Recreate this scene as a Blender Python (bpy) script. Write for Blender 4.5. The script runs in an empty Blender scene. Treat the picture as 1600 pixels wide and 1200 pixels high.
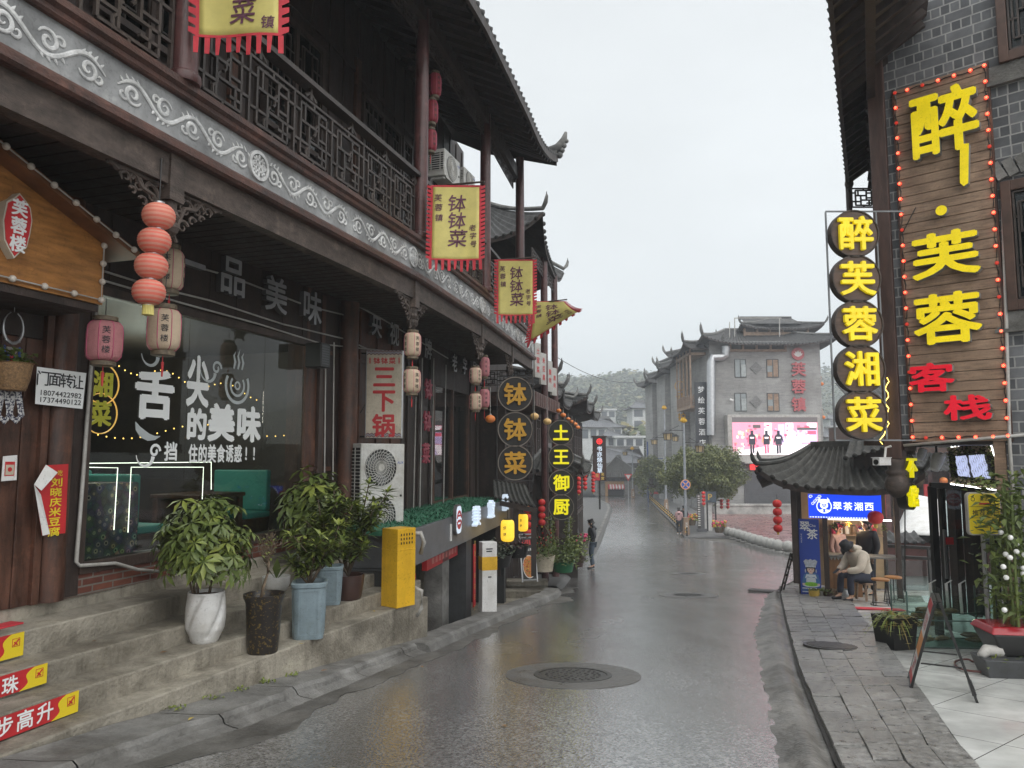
import bpy,math,random
from mathutils import Matrix,Vector,noise as mnoise
random.seed(7)
R=math.radians
SC=bpy.context.scene
COL=SC.collection
# camera
FPX=1150.0
PITCH=R(5.5)
EYE=1.5
cam_d=bpy.data.cameras.new('camera')
cam=bpy.data.objects.new('camera',cam_d)
COL.objects.link(cam)
cam.location=(0,0,EYE)
cam.rotation_euler=(R(90)+PITCH,0,0)
cam_d.sensor_width=36
cam_d.sensor_fit='HORIZONTAL'
cam_d.lens=36*FPX/1600
cam_d.clip_start=0.05
cam_d.clip_end=6000
SC.camera=cam
# sky and sun (overcast)
SUN_EL,SUN_AZ=55.0,150.0
w=bpy.data.worlds.new('World')
SC.world=w
w.use_nodes=True
wn=w.node_tree.nodes
wl=w.node_tree.links
wn.clear()
w_out=wn.new('ShaderNodeOutputWorld')
w_bg=wn.new('ShaderNodeBackground')
w_sky=wn.new('ShaderNodeTexSky')
w_sky.sky_type='NISHITA'
w_sky.sun_disc=False
w_sky.sun_elevation=R(SUN_EL)
w_sky.sun_rotation=R(SUN_AZ)
w_sky.air_density=1.6
w_sky.dust_density=3.5
w_sky.ozone_density=1.0
w_hsv=wn.new('ShaderNodeHueSaturation')
w_hsv.inputs['Saturation'].default_value=0.10
w_tc=wn.new('ShaderNodeTexCoord')
w_map=wn.new('ShaderNodeMapping')
w_map.inputs['Scale'].default_value=(1.0,1.0,2.6)
w_no=wn.new('ShaderNodeTexNoise')
w_no.inputs['Scale'].default_value=1.5
w_no.inputs['Detail'].default_value=5.0
w_no.inputs['Roughness'].default_value=0.5
w_cr=wn.new('ShaderNodeMapRange')
w_cr.inputs['From Min'].default_value=0.3
w_cr.inputs['From Max'].default_value=0.72
w_cr.inputs['To Min'].default_value=0.84
w_cr.inputs['To Max'].default_value=1.09
w_mul=wn.new('ShaderNodeMixRGB')
w_mul.blend_type='MULTIPLY'
w_mul.inputs[0].default_value=1.0
# an even layer of stratus over the clear sky
w_str=wn.new('ShaderNodeMixRGB')
w_str.inputs[0].default_value=0.86
w_str.inputs[2].default_value=(3.45,3.59,3.66,1)
wl.new(w_sky.outputs[0],w_hsv.inputs['Color'])
wl.new(w_hsv.outputs[0],w_str.inputs[1])
wl.new(w_tc.outputs['Generated'],w_map.inputs[0])
wl.new(w_map.outputs[0],w_no.inputs['Vector'])
wl.new(w_no.outputs['Fac'],w_cr.inputs[0])
wl.new(w_str.outputs[0],w_mul.inputs[1])
wl.new(w_cr.outputs[0],w_mul.inputs[2])
wl.new(w_mul.outputs[0],w_bg.inputs[0])
w_bg.inputs[1].default_value=0.10
wl.new(w_bg.outputs[0],w_out.inputs[0])
sun_d=bpy.data.lights.new('sun','SUN')
sun_d.energy=1.5
sun_d.angle=R(110)
sun_d.color=(1.0,0.97,0.93)
sun=bpy.data.objects.new('sun',sun_d)
COL.objects.link(sun)
sun.location=(0,0,60)
sun.rotation_euler=(R(90-SUN_EL),0,R(180-SUN_AZ))
SC.view_settings.view_transform='Standard'
SC.view_settings.look='None'
SC.view_settings.gamma=1
SC.view_settings.exposure=1.40
SC.cycles.max_bounces=8
SC.cycles.transparent_max_bounces=16
SC.cycles.volume_bounces=1
SC.cycles.caustics_reflective=False
SC.cycles.caustics_refractive=False
SC.cycles.sample_clamp_indirect=6
# measuring helpers
def ray(px,py):
 u=(px-800)/FPX
 v=(600-py)/FPX
 return Vector((u,math.cos(PITCH)-v*math.sin(PITCH),math.sin(PITCH)+v*math.cos(PITCH)))
def at(px,py,Y):
 d=ray(px,py)
 t=Y/d.y
 return Vector((t*d.x,Y,EYE+t*d.z))
def sz(npx,Y):
 return npx*Y/FPX
K=0.097
def gz(y):
 if y<=34:return-K*y
 if y>=46:return-K*40
 t=(y-34)/12.0
 return-K*(34+12*(t-t*t/2))
def gnd(px,py,k=K):
 d=ray(px,py)
 Y=1.0
 for _ in range(60):
  Y2=(gz(Y)-EYE)/d.z*d.y
  Y=Y*.5+Y2*.5
 return at(px,py,Y)
def FR(o,adeg,z=0):
 a=R(adeg)
 X=Vector((math.cos(a),math.sin(a),0))
 n=Vector((X.y,-X.x,0))
 m=Matrix.Identity(4)
 for i in range(3):
  m[i][0]=X[i];m[i][1]=(0,0,1)[i];m[i][2]=n[i]
 m[0][3],m[1][3],m[2][3]=o[0],o[1],z
 return m
def onp(px,py,M,off=0):
 Mi=M.inverted()
 c=Mi@Vector((0,0,EYE))
 d=Mi.to_3x3()@ray(px,py)
 t=(off-c.z)/d.z
 return(c.x+t*d.x,c.y+t*d.y)
def TR(x=0,y=0,z=0,rz=0,rx=0,ry=0,s=1):
 return Matrix.Translation((x,y,z))@Matrix.Rotation(R(rz),4,'Z')@Matrix.Rotation(R(ry),4,'Y')@Matrix.Rotation(R(rx),4,'X')@Matrix.Scale(s,4)
 # materials
def lin(c):
 if isinstance(c,str):
  c=[int(c[i:i+2],16)/255 for i in(0,2,4)]
  c=[x/12.92 if x<=.04045 else((x+.055)/1.055)**2.4 for x in c]
 return(c[0],c[1],c[2],1)
MATS={}
M_={}
def mat(name,col,rough=.6,var=.25,scale=4,col2=None,bump=0,bscale=60,metal=0,spec=.5,emit=0,ecol=None,stretch=(1,1,1),detail=5,thr=None,rvar=0,coat=0,alpha=None,trans=0):
 m=bpy.data.materials.new(name)
 m.use_nodes=True
 nt=m.node_tree
 N,L=nt.nodes,nt.links
 p=N['Principled BSDF']
 col=lin(col)
 p.inputs['Roughness'].default_value=rough
 p.inputs['Metallic'].default_value=metal
 p.inputs['Specular IOR Level'].default_value=spec
 p.inputs['Coat Weight'].default_value=coat
 tc=N.new('ShaderNodeTexCoord')
 mp=N.new('ShaderNodeMapping')
 mp.inputs['Scale'].default_value=stretch
 L.new(tc.outputs['Object'],mp.inputs[0])
 no=N.new('ShaderNodeTexNoise')
 no.inputs['Scale'].default_value=scale
 no.inputs['Detail'].default_value=detail
 no.inputs['Roughness'].default_value=.62
 L.new(mp.outputs[0],no.inputs['Vector'])
 cr=N.new('ShaderNodeValToRGB')
 a,b=thr if thr else(.3,.7)
 cr.color_ramp.elements[0].position=a
 cr.color_ramp.elements[1].position=b
 if col2 is not None:
  c0,c1=col,lin(col2)
 else:
  c0=tuple(x*(1-var)for x in col[:3])+(1,)
  c1=tuple(min(1,x*(1+var))for x in col[:3])+(1,)
 cr.color_ramp.elements[0].color=c0
 cr.color_ramp.elements[1].color=c1
 L.new(no.outputs['Fac'],cr.inputs[0])
 L.new(cr.outputs[0],p.inputs['Base Color'])
 if rvar:
  mr=N.new('ShaderNodeMapRange')
  mr.inputs['To Min'].default_value=max(.03,rough-rvar)
  mr.inputs['To Max'].default_value=min(1,rough+rvar)
  mr.inputs['From Min'].default_value=.3
  mr.inputs['From Max'].default_value=.7
  L.new(no.outputs['Fac'],mr.inputs[0])
  L.new(mr.outputs[0],p.inputs['Roughness'])
 if bump:
  n2=N.new('ShaderNodeTexNoise')
  n2.inputs['Scale'].default_value=bscale
  n2.inputs['Detail'].default_value=4
  L.new(mp.outputs[0],n2.inputs['Vector'])
  bp=N.new('ShaderNodeBump')
  bp.inputs['Strength'].default_value=min(1,bump)
  bp.inputs['Distance'].default_value=.02
  L.new(n2.outputs['Fac'],bp.inputs['Height'])
  L.new(bp.outputs[0],p.inputs['Normal'])
 if emit:
  p.inputs['Emission Color'].default_value=lin(ecol)if ecol is not None else col
  p.inputs['Emission Strength'].default_value=emit
 if trans:
  p.inputs['Transmission Weight'].default_value=trans
 m['p']=1
 MATS[name]=m
 M_.setdefault(name,m)
 return m
def nodes(m):
 return m.node_tree.nodes,m.node_tree.links,m.node_tree.nodes['Principled BSDF']
def base_ramp(m):
 for n in m.node_tree.nodes:
  if n.type=='VALTORGB':return n
def wall_vec(m,adeg):
 N,L,p=nodes(m)
 tc=N.new('ShaderNodeTexCoord')
 d=N.new('ShaderNodeVectorMath');d.operation='DOT_PRODUCT'
 d.inputs[1].default_value=(math.cos(R(adeg)),math.sin(R(adeg)),0)
 L.new(tc.outputs['Object'],d.inputs[0])
 sp=N.new('ShaderNodeSeparateXYZ');L.new(tc.outputs['Object'],sp.inputs[0])
 cb=N.new('ShaderNodeCombineXYZ')
 L.new(d.outputs['Value'],cb.inputs[0]);L.new(sp.outputs[2],cb.inputs[1])
 return cb
def brickify(m,vec,bw,bh,mortar,mcol,c1,c2,offset=.5,squash=1,freq=2,bump=.5,sat=None):
 N,L,p=nodes(m)
 b=N.new('ShaderNodeTexBrick')
 b.offset=offset;b.squash=squash;b.squash_frequency=freq
 b.inputs['Scale'].default_value=1
 b.inputs['Brick Width'].default_value=bw
 b.inputs['Row Height'].default_value=bh
 b.inputs['Mortar Size'].default_value=mortar
 b.inputs['Mortar Smooth'].default_value=.15
 b.inputs['Bias'].default_value=0
 b.inputs['Color1'].default_value=lin(c1)
 b.inputs['Color2'].default_value=lin(c2)
 b.inputs['Mortar'].default_value=lin(mcol)
 L.new(vec.outputs[0],b.inputs['Vector'])
 r=base_ramp(m)
 mx=N.new('ShaderNodeMixRGB');mx.blend_type='MULTIPLY';mx.inputs[0].default_value=1
 L.new(b.outputs['Color'],mx.inputs[1]);L.new(r.outputs[0],mx.inputs[2])
 L.new(mx.outputs[0],p.inputs['Base Color'])
 bp=N.new('ShaderNodeBump');bp.inputs['Strength'].default_value=bump;bp.inputs['Distance'].default_value=.01
 bp.invert=True
 L.new(b.outputs['Fac'],bp.inputs['Height']);L.new(bp.outputs[0],p.inputs['Normal'])
 return b
def glass(name,tint=(.75,.8,.8),gl=.06):
 m=bpy.data.materials.new(name);m.use_nodes=True
 N,L=m.node_tree.nodes,m.node_tree.links
 N.clear()
 o=N.new('ShaderNodeOutputMaterial')
 t=N.new('ShaderNodeBsdfTransparent');t.inputs[0].default_value=(*tint,1)
 g=N.new('ShaderNodeBsdfGlossy');g.inputs['Roughness'].default_value=.02
 g.inputs[0].default_value=(.9,.9,.9,1)
 f=N.new('ShaderNodeFresnel');f.inputs[0].default_value=1.5
 mx=N.new('ShaderNodeMixShader')
 ge=N.new('ShaderNodeNewGeometry');iv=N.new('ShaderNodeMath');iv.operation='SUBTRACT';iv.inputs[0].default_value=1
 L.new(ge.outputs['Backfacing'],iv.inputs[1]);ml=N.new('ShaderNodeMath');ml.operation='MULTIPLY'
 L.new(f.outputs[0],ml.inputs[0]);L.new(iv.outputs[0],ml.inputs[1]);L.new(ml.outputs[0],mx.inputs[0]);L.new(t.outputs[0],mx.inputs[1]);L.new(g.outputs[0],mx.inputs[2])
 L.new(mx.outputs[0],o.inputs[0])
 MATS[name]=m
 return m
def defm():
 a=M_
 a['dark_wood']=mat('dark_wood',(.034,.022,.018),.55,.5,3,stretch=(3,3,.6),bump=.25,bscale=30,rvar=.12)
 a['frame_wood']=mat('frame_wood',(.045,.030,.024),.5,.45,5,stretch=(2,2,1),bump=.2,bscale=40)
 a['lattice_wood']=mat('lattice_wood',(.048,.036,.031),.5,.4,5,bump=.2,bscale=60)
 a['brown_trim']=mat('brown_trim',(.082,.037,.028),.5,.55,4,stretch=(1,1,2),bump=.35,bscale=40,rvar=.15)
 a['column_wood']=mat('column_wood',(.092,.037,.035),.36,.35,5,stretch=(3,3,.5),bump=.15,bscale=30,rvar=.12)
 a['old_beam']=mat('old_beam',(.074,.055,.046),.65,.45,5,stretch=(1.2,1.2,3),bump=.4,bscale=35)
 a['door_wood']=mat('door_wood',(.082,.035,.021),.5,.6,4,stretch=(3,3,.6),bump=.25,bscale=40,rvar=.15)
 a['orange_wood']=mat('orange_wood',(.34,.15,.04),.42,.4,3.2,stretch=(1,1,6),bump=.1,bscale=40)
 a['plank_wood']=mat('plank_wood',(.30,.205,.14),.6,.35,4,stretch=(1,1,8),bump=.2,bscale=50)
 a['frieze']=mat('frieze_plaster',(.27,.276,.28),.75,.45,1.8,bump=.25,bscale=25)
 a['carving']=mat('carving_white',(.56,.565,.565),.75,.3,12,bump=.25,bscale=60)
 a['concrete']=mat('concrete',(.215,.200,.168),.8,.42,1.6,bump=.35,bscale=40,detail=9)
 a['step_top']=mat('step_concrete',(.24,.222,.185),.75,.25,2.4,bump=.25,bscale=50,detail=8)
 a['kerb']=mat('kerb_stone',(.19,.187,.178),.72,.38,2.6,bump=.5,bscale=45,detail=9,rvar=.15)
 a['tile']=mat('roof_tile',(.050,.050,.051),.7,.5,6,bump=.3,bscale=40)
 a['tile_old']=mat('old_roof_tile',(.046,.045,.040),.75,.6,5,bump=.4,bscale=40)
 a['ridge']=mat('ridge_plaster',(.20,.20,.19),.8,.5,5,col2=(.05,.05,.05),bump=.4,bscale=25)
 a['black']=mat('black_paint',(.012,.012,.012),.4,.2)
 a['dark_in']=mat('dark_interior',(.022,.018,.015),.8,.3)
 a['white']=mat('white_paint',(.72,.72,.71),.5,.06)
 a['white_decal']=mat('white_vinyl',(.80,.82,.82),.4,.03)
 a['grey_decal']=mat('grey_vinyl',(.42,.46,.47),.4,.05)
 a['red_paint']=mat('red_paint',(.50,.025,.03),.45,.15)
 a['red_cloth']=mat('red_cloth',(.52,.035,.05),.7,.2,8)
 a['yellow_paint']=mat('yellow_paint',(.72,.42,.02),.4,.08)
 a['yellow_cloth']=mat('yellow_cloth',(.60,.52,.16),.6,.12,5)
 a['purple_ink']=mat('purple_ink',(.13,.045,.075),.7,.15)
 a['black_ink']=mat('black_ink',(.02,.02,.025),.6,.1)
 a['blue_ink']=mat('blue_ink',(.03,.08,.35),.5,.1)
 a['steel']=mat('steel',(.42,.43,.44),.35,.12,metal=.85)
 a['letter_steel']=mat('letter_steel',(.50,.50,.52),.3,.18,metal=.5)
 a['letter_side']=mat('letter_side',(.09,.085,.085),.5,.2)
 a['conduit']=mat('conduit_plastic',(.42,.41,.39),.5,.15)
 a['pink_lantern']=mat('pink_lantern_silk',(.46,.19,.20),.75,.15,9,bump=.3,bscale=90)
 a['cream_lantern']=mat('cream_lantern_silk',(.55,.43,.31),.75,.12,9,bump=.3,bscale=90)
 a['pink_trim']=mat('pink_trim',(.55,.10,.20),.6,.1)
 a['brass_band']=mat('woven_band',(.13,.10,.065),.6,.5,30)
 a['pale_red']=mat('pleated_paper',(.62,.085,.06),.6,.25,3,col2=(.66,.22,.15))
 a['red_lantern']=mat('red_lantern_cloth',(.55,.022,.022),.55,.15)
 a['orange_lantern']=mat('orange_lantern_cloth',(.68,.20,.04),.55,.15)
 a['cream_ball']=mat('cream_lantern_cloth',(.70,.45,.18),.55,.15)
 a['gold']=mat('gold_tassel',(.62,.42,.08),.5,.15)
 a['leaf']=mat('leaf',(.055,.088,.020),.45,.5,6,col2=(.14,.18,.042))
 a['leaf2']=mat('leaf_bright',(.11,.16,.028),.42,.5,6,col2=(.25,.28,.06))
 a['leaf3']=mat('tree_leaf',(.060,.085,.025),.5,.5,1.1,col2=(.17,.18,.055))
 a['bark']=mat('bark',(.10,.075,.05),.8,.4,12,bump=.3)
 a['soil']=mat('soil',(.10,.05,.03),.9,.4,20,bump=.4)
 a['teal']=mat('teal_upholstery',(.06,.30,.25),.5,.1)
 a['screen_grey']=mat('dark_grey_panel',(.055,.058,.062),.45,.12)
 a['grey_panel']=mat('grey_panel',(.12,.125,.135),.4,.1)
 a['white_ball']=mat('white_bulb',(.8,.8,.78),.4,.05)
 a['skin']=mat('skin',(.50,.30,.21),.5,.1)
 a['hair']=mat('hair',(.012,.010,.009),.5,.3)
defm()
def stain(m,dark=(.35,.33,.30),s1=1.1,s2=6,k=.75,streak=True,light=1.25):
 N,L,p=nodes(m)
 src=p.inputs['Base Color'].links[0].from_socket
 tc=N.new('ShaderNodeTexCoord')
 for sc,st,lo,hi,c,f in((s1,(1,1,1.6),.44,.60,dark,k),(s2,(1,1,.16 if streak else 1),.50,.66,tuple(.2+.8*x for x in dark),k*.8),(s1*2.7,(1,1,1),.56,.66,(light,light,light*.98),.8),(38,(1,1,1),.56,.63,(.6,.6,.6),.5)):
  mp=N.new('ShaderNodeMapping');mp.inputs['Scale'].default_value=st;mp.inputs['Location'].default_value=(sc,3*sc,0)
  n=N.new('ShaderNodeTexNoise');n.inputs['Scale'].default_value=sc;n.inputs['Detail'].default_value=8;n.inputs['Roughness'].default_value=.65
  r=N.new('ShaderNodeMapRange');r.inputs['From Min'].default_value=lo;r.inputs['From Max'].default_value=hi;r.inputs['To Max'].default_value=f
  mx=N.new('ShaderNodeMixRGB');mx.blend_type='MULTIPLY';mx.inputs[2].default_value=(*c,1)
  L.new(tc.outputs['Object'],mp.inputs[0]);L.new(mp.outputs[0],n.inputs['Vector']);L.new(n.outputs['Fac'],r.inputs[0]);L.new(r.outputs[0],mx.inputs[0]);L.new(src,mx.inputs[1]);src=mx.outputs[0]
 L.new(src,p.inputs['Base Color'])
M_['concrete']=mat('stained_concrete',(.30,.275,.225),.8,.30,1.6,bump=.6,bscale=34,detail=10)
stain(M_['concrete'])
stain(M_['kerb'],k=.6,streak=False)
for k_ in('dark_wood','brown_trim','old_beam','door_wood','column_wood','lattice_wood'):stain(M_[k_],(.5,.48,.46),2.2,9,.6,True,1.7)
for k_ in('plank_wood','orange_wood'):stain(M_[k_],(.55,.5,.46),1.5,5,.55,True,1.25)
for k_ in('yellow_paint','white','grey_panel'):stain(M_[k_],(.72,.70,.66),1.7,7,.5,True,1.05)
for k_ in('tile','tile_old'):stain(M_[k_],(.4,.4,.37),3,8,.75,False,1.5)
stain(M_['carving'],(.6,.6,.6),2.5,11,.6,True,1.15)
stain(M_['frieze'],(.62,.62,.62),1.4,5,.7,True,1.35)
# mesh building
FULLM={}
def link(o):
 COL.objects.link(o)
 return o
_GL={}
def glyph(ch,depth,bold):
 """a character as (verts, faces, size), centred; heavier weights are thin offset copies laid over each other"""
 k=(ch,round(depth,3),round(bold,3))
 if k in _GL:return _GL[k]
 c=bpy.data.curves.new('t','FONT')
 c.body=ch
 c.size=1
 c.resolution_u=3
 c.offset=0
 c.extrude=depth/2
 c.fill_mode='BOTH'
 o=link(bpy.data.objects.new('t',c))
 dg=bpy.context.evaluated_depsgraph_get()
 me=bpy.data.meshes.new_from_object(o.evaluated_get(dg))
 v0=[Vector(x.co)for x in me.vertices]
 f0=[tuple(p.vertices)for p in me.polygons]
 bpy.data.objects.remove(o);bpy.data.curves.remove(c);bpy.data.meshes.remove(me)
 v,f=list(v0),list(f0)
 q=bold*.55
 if q>.0065:
  for i in range(6):
   a=math.pi*i/3+.4
   b=len(v)
   v+=[p+Vector((q*math.cos(a),q*math.sin(a),.0012*(i+1)*(1 if p.z>=0 else-1)))for p in v0]
   f+=[tuple(x+b for x in t)for t in f0]
 if v:
  x0=min(p.x for p in v);x1=max(p.x for p in v);y0=min(p.y for p in v);y1=max(p.y for p in v)
  cx,cy=(x0+x1)/2,(y0+y1)/2
  v=[Vector((p.x-cx,p.y-cy,p.z))for p in v]
  d=(x1-x0,y1-y0)
 else:
  d=(.3,.3)
 _GL[k]=(v,f,d)
 return _GL[k]
class MB:
 def __init__(s):
  s.v=[];s.f=[];s.mi=[]
 def add(s,verts,faces,M=None,m=0):
  b=len(s.v)
  s.v+=[M@Vector(p)for p in verts]if M is not None else[Vector(p)for p in verts]
  s.f+=[tuple(i+b for i in f)for f in faces]
  s.mi+=[m]*len(faces)
  return s
 def box(s,x0,y0,z0,x1,y1,z1,M=None,m=0):
  if x0>x1:x0,x1=x1,x0
  if y0>y1:y0,y1=y1,y0
  if z0>z1:z0,z1=z1,z0
  v=[(x0,y0,z0),(x1,y0,z0),(x1,y1,z0),(x0,y1,z0),(x0,y0,z1),(x1,y0,z1),(x1,y1,z1),(x0,y1,z1)]
  return s.add(v,[(0,3,2,1),(4,5,6,7),(0,1,5,4),(1,2,6,5),(2,3,7,6),(3,0,4,7)],M,m)
 def cbox(s,cx,cy,cz,dx,dy,dz,M=None,m=0):
  return s.box(cx-dx/2,cy-dy/2,cz-dz/2,cx+dx/2,cy+dy/2,cz+dz/2,M,m)
 def bar(s,p,q,wd,h=None,up=(0,0,1),M=None,m=0):
  p,q=Vector(p),Vector(q)
  h=h or wd
  d=q-p
  if d.length<1e-6:return s
  d.normalize()
  u=Vector(up)
  a=d.cross(u)
  if a.length<1e-4:a=d.cross(Vector((1,0,.01)))
  a.normalize()
  b=a.cross(d)
  vs=[c+a*(i*wd/2)+b*(j*h/2)for c in(p,q)for i,j in((-1,-1),(1,-1),(1,1),(-1,1))]
  return s.add(vs,[(0,1,2,3),(7,6,5,4),(0,4,5,1),(1,5,6,2),(2,6,7,3),(3,7,4,0)],M,m)
 def tube(s,pts,r,n=8,M=None,m=0,flat=None,up=(0,0,1)):
  pts=[Vector(p)for p in pts]
  k=len(pts)
  rs=r if isinstance(r,(list,tuple))else[r]*k
  vs=[];fs=[]
  ref=Vector(up)
  for i,p in enumerate(pts):
   d=pts[min(i+1,k-1)]-pts[max(i-1,0)]
   if d.length<1e-9:d=Vector((0,0,1))
   d.normalize()
   a=d.cross(ref)
   if a.length<.05:a=d.cross(Vector((1,.02,0)))
   a.normalize()
   b=a.cross(d)
   for j in range(n):
    t=2*math.pi*j/n
    vs.append(p+a*(math.cos(t)*rs[i])+b*(math.sin(t)*rs[i]*(flat or 1)))
  for i in range(k-1):
   for j in range(n):
    fs.append((i*n+j,i*n+(j+1)%n,(i+1)*n+(j+1)%n,(i+1)*n+j))
  fs.append(tuple(range(n))[::-1]);fs.append(tuple((k-1)*n+j for j in range(n)))
  return s.add(vs,fs,M,m)
 def lathe(s,prof,n=16,M=None,m=0,fn=None):
  vs=[];fs=[]
  for i,(r,z)in enumerate(prof):
   for j in range(n):
    t=2*math.pi*j/n
    q=r if fn is None else r*fn(t,z)
    vs.append((q*math.cos(t),q*math.sin(t),z))
  k=len(prof)
  for i in range(k-1):
   for j in range(n):
    fs.append((i*n+j,i*n+(j+1)%n,(i+1)*n+(j+1)%n,(i+1)*n+j))
  fs.append(tuple(range(n))[::-1]);fs.append(tuple((k-1)*n+j for j in range(n)))
  return s.add(vs,fs,M,m)
 def prism(s,poly,z0,z1,M=None,m=0):
  n=len(poly)
  if sum(poly[i][0]*poly[(i+1)%n][1]-poly[(i+1)%n][0]*poly[i][1]for i in range(n))<0:poly=poly[::-1]
  vs=[(x,y,z0)for x,y in poly]+[(x,y,z1)for x,y in poly]
  fs=[tuple(range(n))[::-1],tuple(range(n,2*n))]+[(i,(i+1)%n,n+(i+1)%n,n+i)for i in range(n)]
  return s.add(vs,fs,M,m)
 def disc(s,cx,cy,z0,z1,r,n=32,M=None,m=0,ry=None):
  ry=ry or r
  return s.prism([(cx+r*math.cos(2*math.pi*i/n),cy+ry*math.sin(2*math.pi*i/n))for i in range(n)],z0,z1,M,m)
 def ring(s,cx,cy,z0,z1,r0,r1,n=32,M=None,m=0,a0=0,a1=360):
  full=abs(a1-a0)>=360
  vs=[];fs=[]
  for i in range(n+(0 if full else 1)):
   t=R(a0+(a1-a0)*i/n)
   c,q=math.cos(t),math.sin(t)
   vs+=[(cx+r0*c,cy+r0*q,z0),(cx+r1*c,cy+r1*q,z0),(cx+r1*c,cy+r1*q,z1),(cx+r0*c,cy+r0*q,z1)]
  k=len(vs)//4
  for i in range(n):
   a,b=i*4,((i+1)%k)*4
   for j in range(4):
    fs.append((a+j,a+(j+1)%4,b+(j+1)%4,b+j))
  return s.add(vs,fs,M,m)
 def ball(s,c,r,n=12,k=8,M=None,m=0,rz=None):
  rz=rz or r
  prof=[(max(1e-4,r*math.sin(math.pi*i/k)),-rz*math.cos(math.pi*i/k))for i in range(k+1)]
  return s.lathe(prof,n,(M or Matrix.Identity(4))@Matrix.Translation(c),m)
 def text(s,st,size,M,depth=.0,bold=.02,m=0,dx=None,dy=None,fit=False,sx=1,sy=1,shear=0):
  """centred text in the xy plane of M; dx / dy: step between characters (row / column)"""
  if dx is None and dy is None:
   v,f,d=glyph(st,depth/size,bold)
   k=size*(1/max(d[0],.01)if fit else 1)
   return s.add([(p.x*k*sx,p.y*k*sy,p.z*size)for p in v],f,M,m)
  n=len(st)
  for i,ch in enumerate(st):
   if ch==' ':continue
   v,f,d=glyph(ch,depth/size,bold)
   q=i-(n-1)/2
   ox,oy=(q*dx if dx is not None else 0),(-q*dy if dy is not None else 0)
   s.add([(p.x*size*sx+ox+shear*p.y*size,p.y*size*sy+oy,p.z*size)for p in v],f,M,m)
  return s
 def build(s,name,mats,parent=None,smooth=False,bevel=0,world=True,sub=0):
  if not isinstance(mats,(list,tuple)):mats=[mats]
  mats=[M_[x]if isinstance(x,str)else x for x in mats]
  me=bpy.data.meshes.new(name)
  vs=s.v
  loc=Vector((0,0,0))
  if world:
   if parent is not None:
    mi=FULLM[parent.name].inverted()
    vs=[mi@p for p in vs]
   elif vs:
    lo=[min(p[i]for p in vs)for i in range(3)];hi=[max(p[i]for p in vs)for i in range(3)]
    loc=Vector(((lo[0]+hi[0])/2,(lo[1]+hi[1])/2,lo[2]))
    vs=[p-loc for p in vs]
  me.from_pydata([tuple(p)for p in vs],[],s.f)
  for x in mats:me.materials.append(x)
  if len(mats)>1:me.polygons.foreach_set('material_index',s.mi)
  if smooth:
   me.polygons.foreach_set('use_smooth',[True]*len(me.polygons))
  me.update()
  o=link(bpy.data.objects.new(name,me))
  o.location=loc
  if parent is not None:
   o.parent=parent
   FULLM[o.name]=FULLM[parent.name].copy()
  else:
   FULLM[o.name]=Matrix.Translation(loc)
  if smooth and smooth!='all':
   mod=o.modifiers.new('split','EDGE_SPLIT');mod.split_angle=R(38)
  if sub:
   mod=o.modifiers.new('sub','SUBSURF');mod.levels=sub;mod.render_levels=sub
  if bevel:
   mod=o.modifiers.new('bevel','BEVEL');mod.width=bevel;mod.segments=2;mod.limit_method='ANGLE';mod.angle_limit=R(40)
  return o
def thing(name,label,cat,loc=(0,0,0),rz=0,group=None):
 o=link(bpy.data.objects.new(name,None))
 o.empty_display_size=.2
 o.location=loc
 o.rotation_euler=(0,0,R(rz))
 FULLM[o.name]=TR(loc[0],loc[1],loc[2],rz)
 tag(o,label,cat,group)
 return o
def tag(o,label=None,cat=None,group=None,kind=None):
 if label:o['label']=label
 if cat:o['category']=cat
 if group:o['group']=group
 if kind:o['kind']=kind
 return o
def kids(o):
 return[c for c in bpy.data.objects if c.parent==o]
def dup(o,loc,rz=0,label=None,s=None,parent=None):
 c=o.copy();COL.objects.link(c)
 if parent is None:
  c.location=loc;c.rotation_euler=(0,0,R(rz))
  if s:c.scale=(s,s,s)if not isinstance(s,tuple)else s
  FULLM[c.name]=TR(loc[0],loc[1],loc[2],rz)
  if label:c['label']=label
 else:
  c.parent=parent
 for ch in kids(o):dup(ch,None,parent=c)
 return c
def spiral(cx,cy,r0,r1,a0,a1,n=14):
 return[(cx+(r0+(r1-r0)*i/n)*math.cos(R(a0+(a1-a0)*i/n)),cy+(r0+(r1-r0)*i/n)*math.sin(R(a0+(a1-a0)*i/n)),0)for i in range(n+1)]
def sweep(mb,path,prof,m=0):
 """path: plan points (x, y); prof: closed (off, z) profile, off to the right of travel"""
 P=[Vector(p)for p in path]
 rings=[]
 for i,p in enumerate(P):
  d0=(P[i]-P[i-1]).normalized()if i else None
  d1=(P[i+1]-P[i]).normalized()if i<len(P)-1 else None
  d=((d0 or d1)+(d1 or d0)).normalized()
  n=Vector((d.y,-d.x))
  k=1/max(.3,n.dot(Vector(((d1 or d0).y,-(d1 or d0).x))))
  rings.append([(p.x+n.x*o*k,p.y+n.y*o*k,z)for o,z in prof])
 q=len(prof)
 vs=[v for r_ in rings for v in r_]
 fs=[(i*q+j,i*q+(j+1)%q,(i+1)*q+(j+1)%q,(i+1)*q+j)for i in range(len(P)-1)for j in range(q)]
 fs+=[tuple(range(q))[::-1],tuple((len(P)-1)*q+j for j in range(q))]
 return mb.add(vs,fs,None,m)
def rect(o0,z0,o1,z1):
 return[(o0,z0),(o1,z0),(o1,z1),(o0,z1)]
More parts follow.
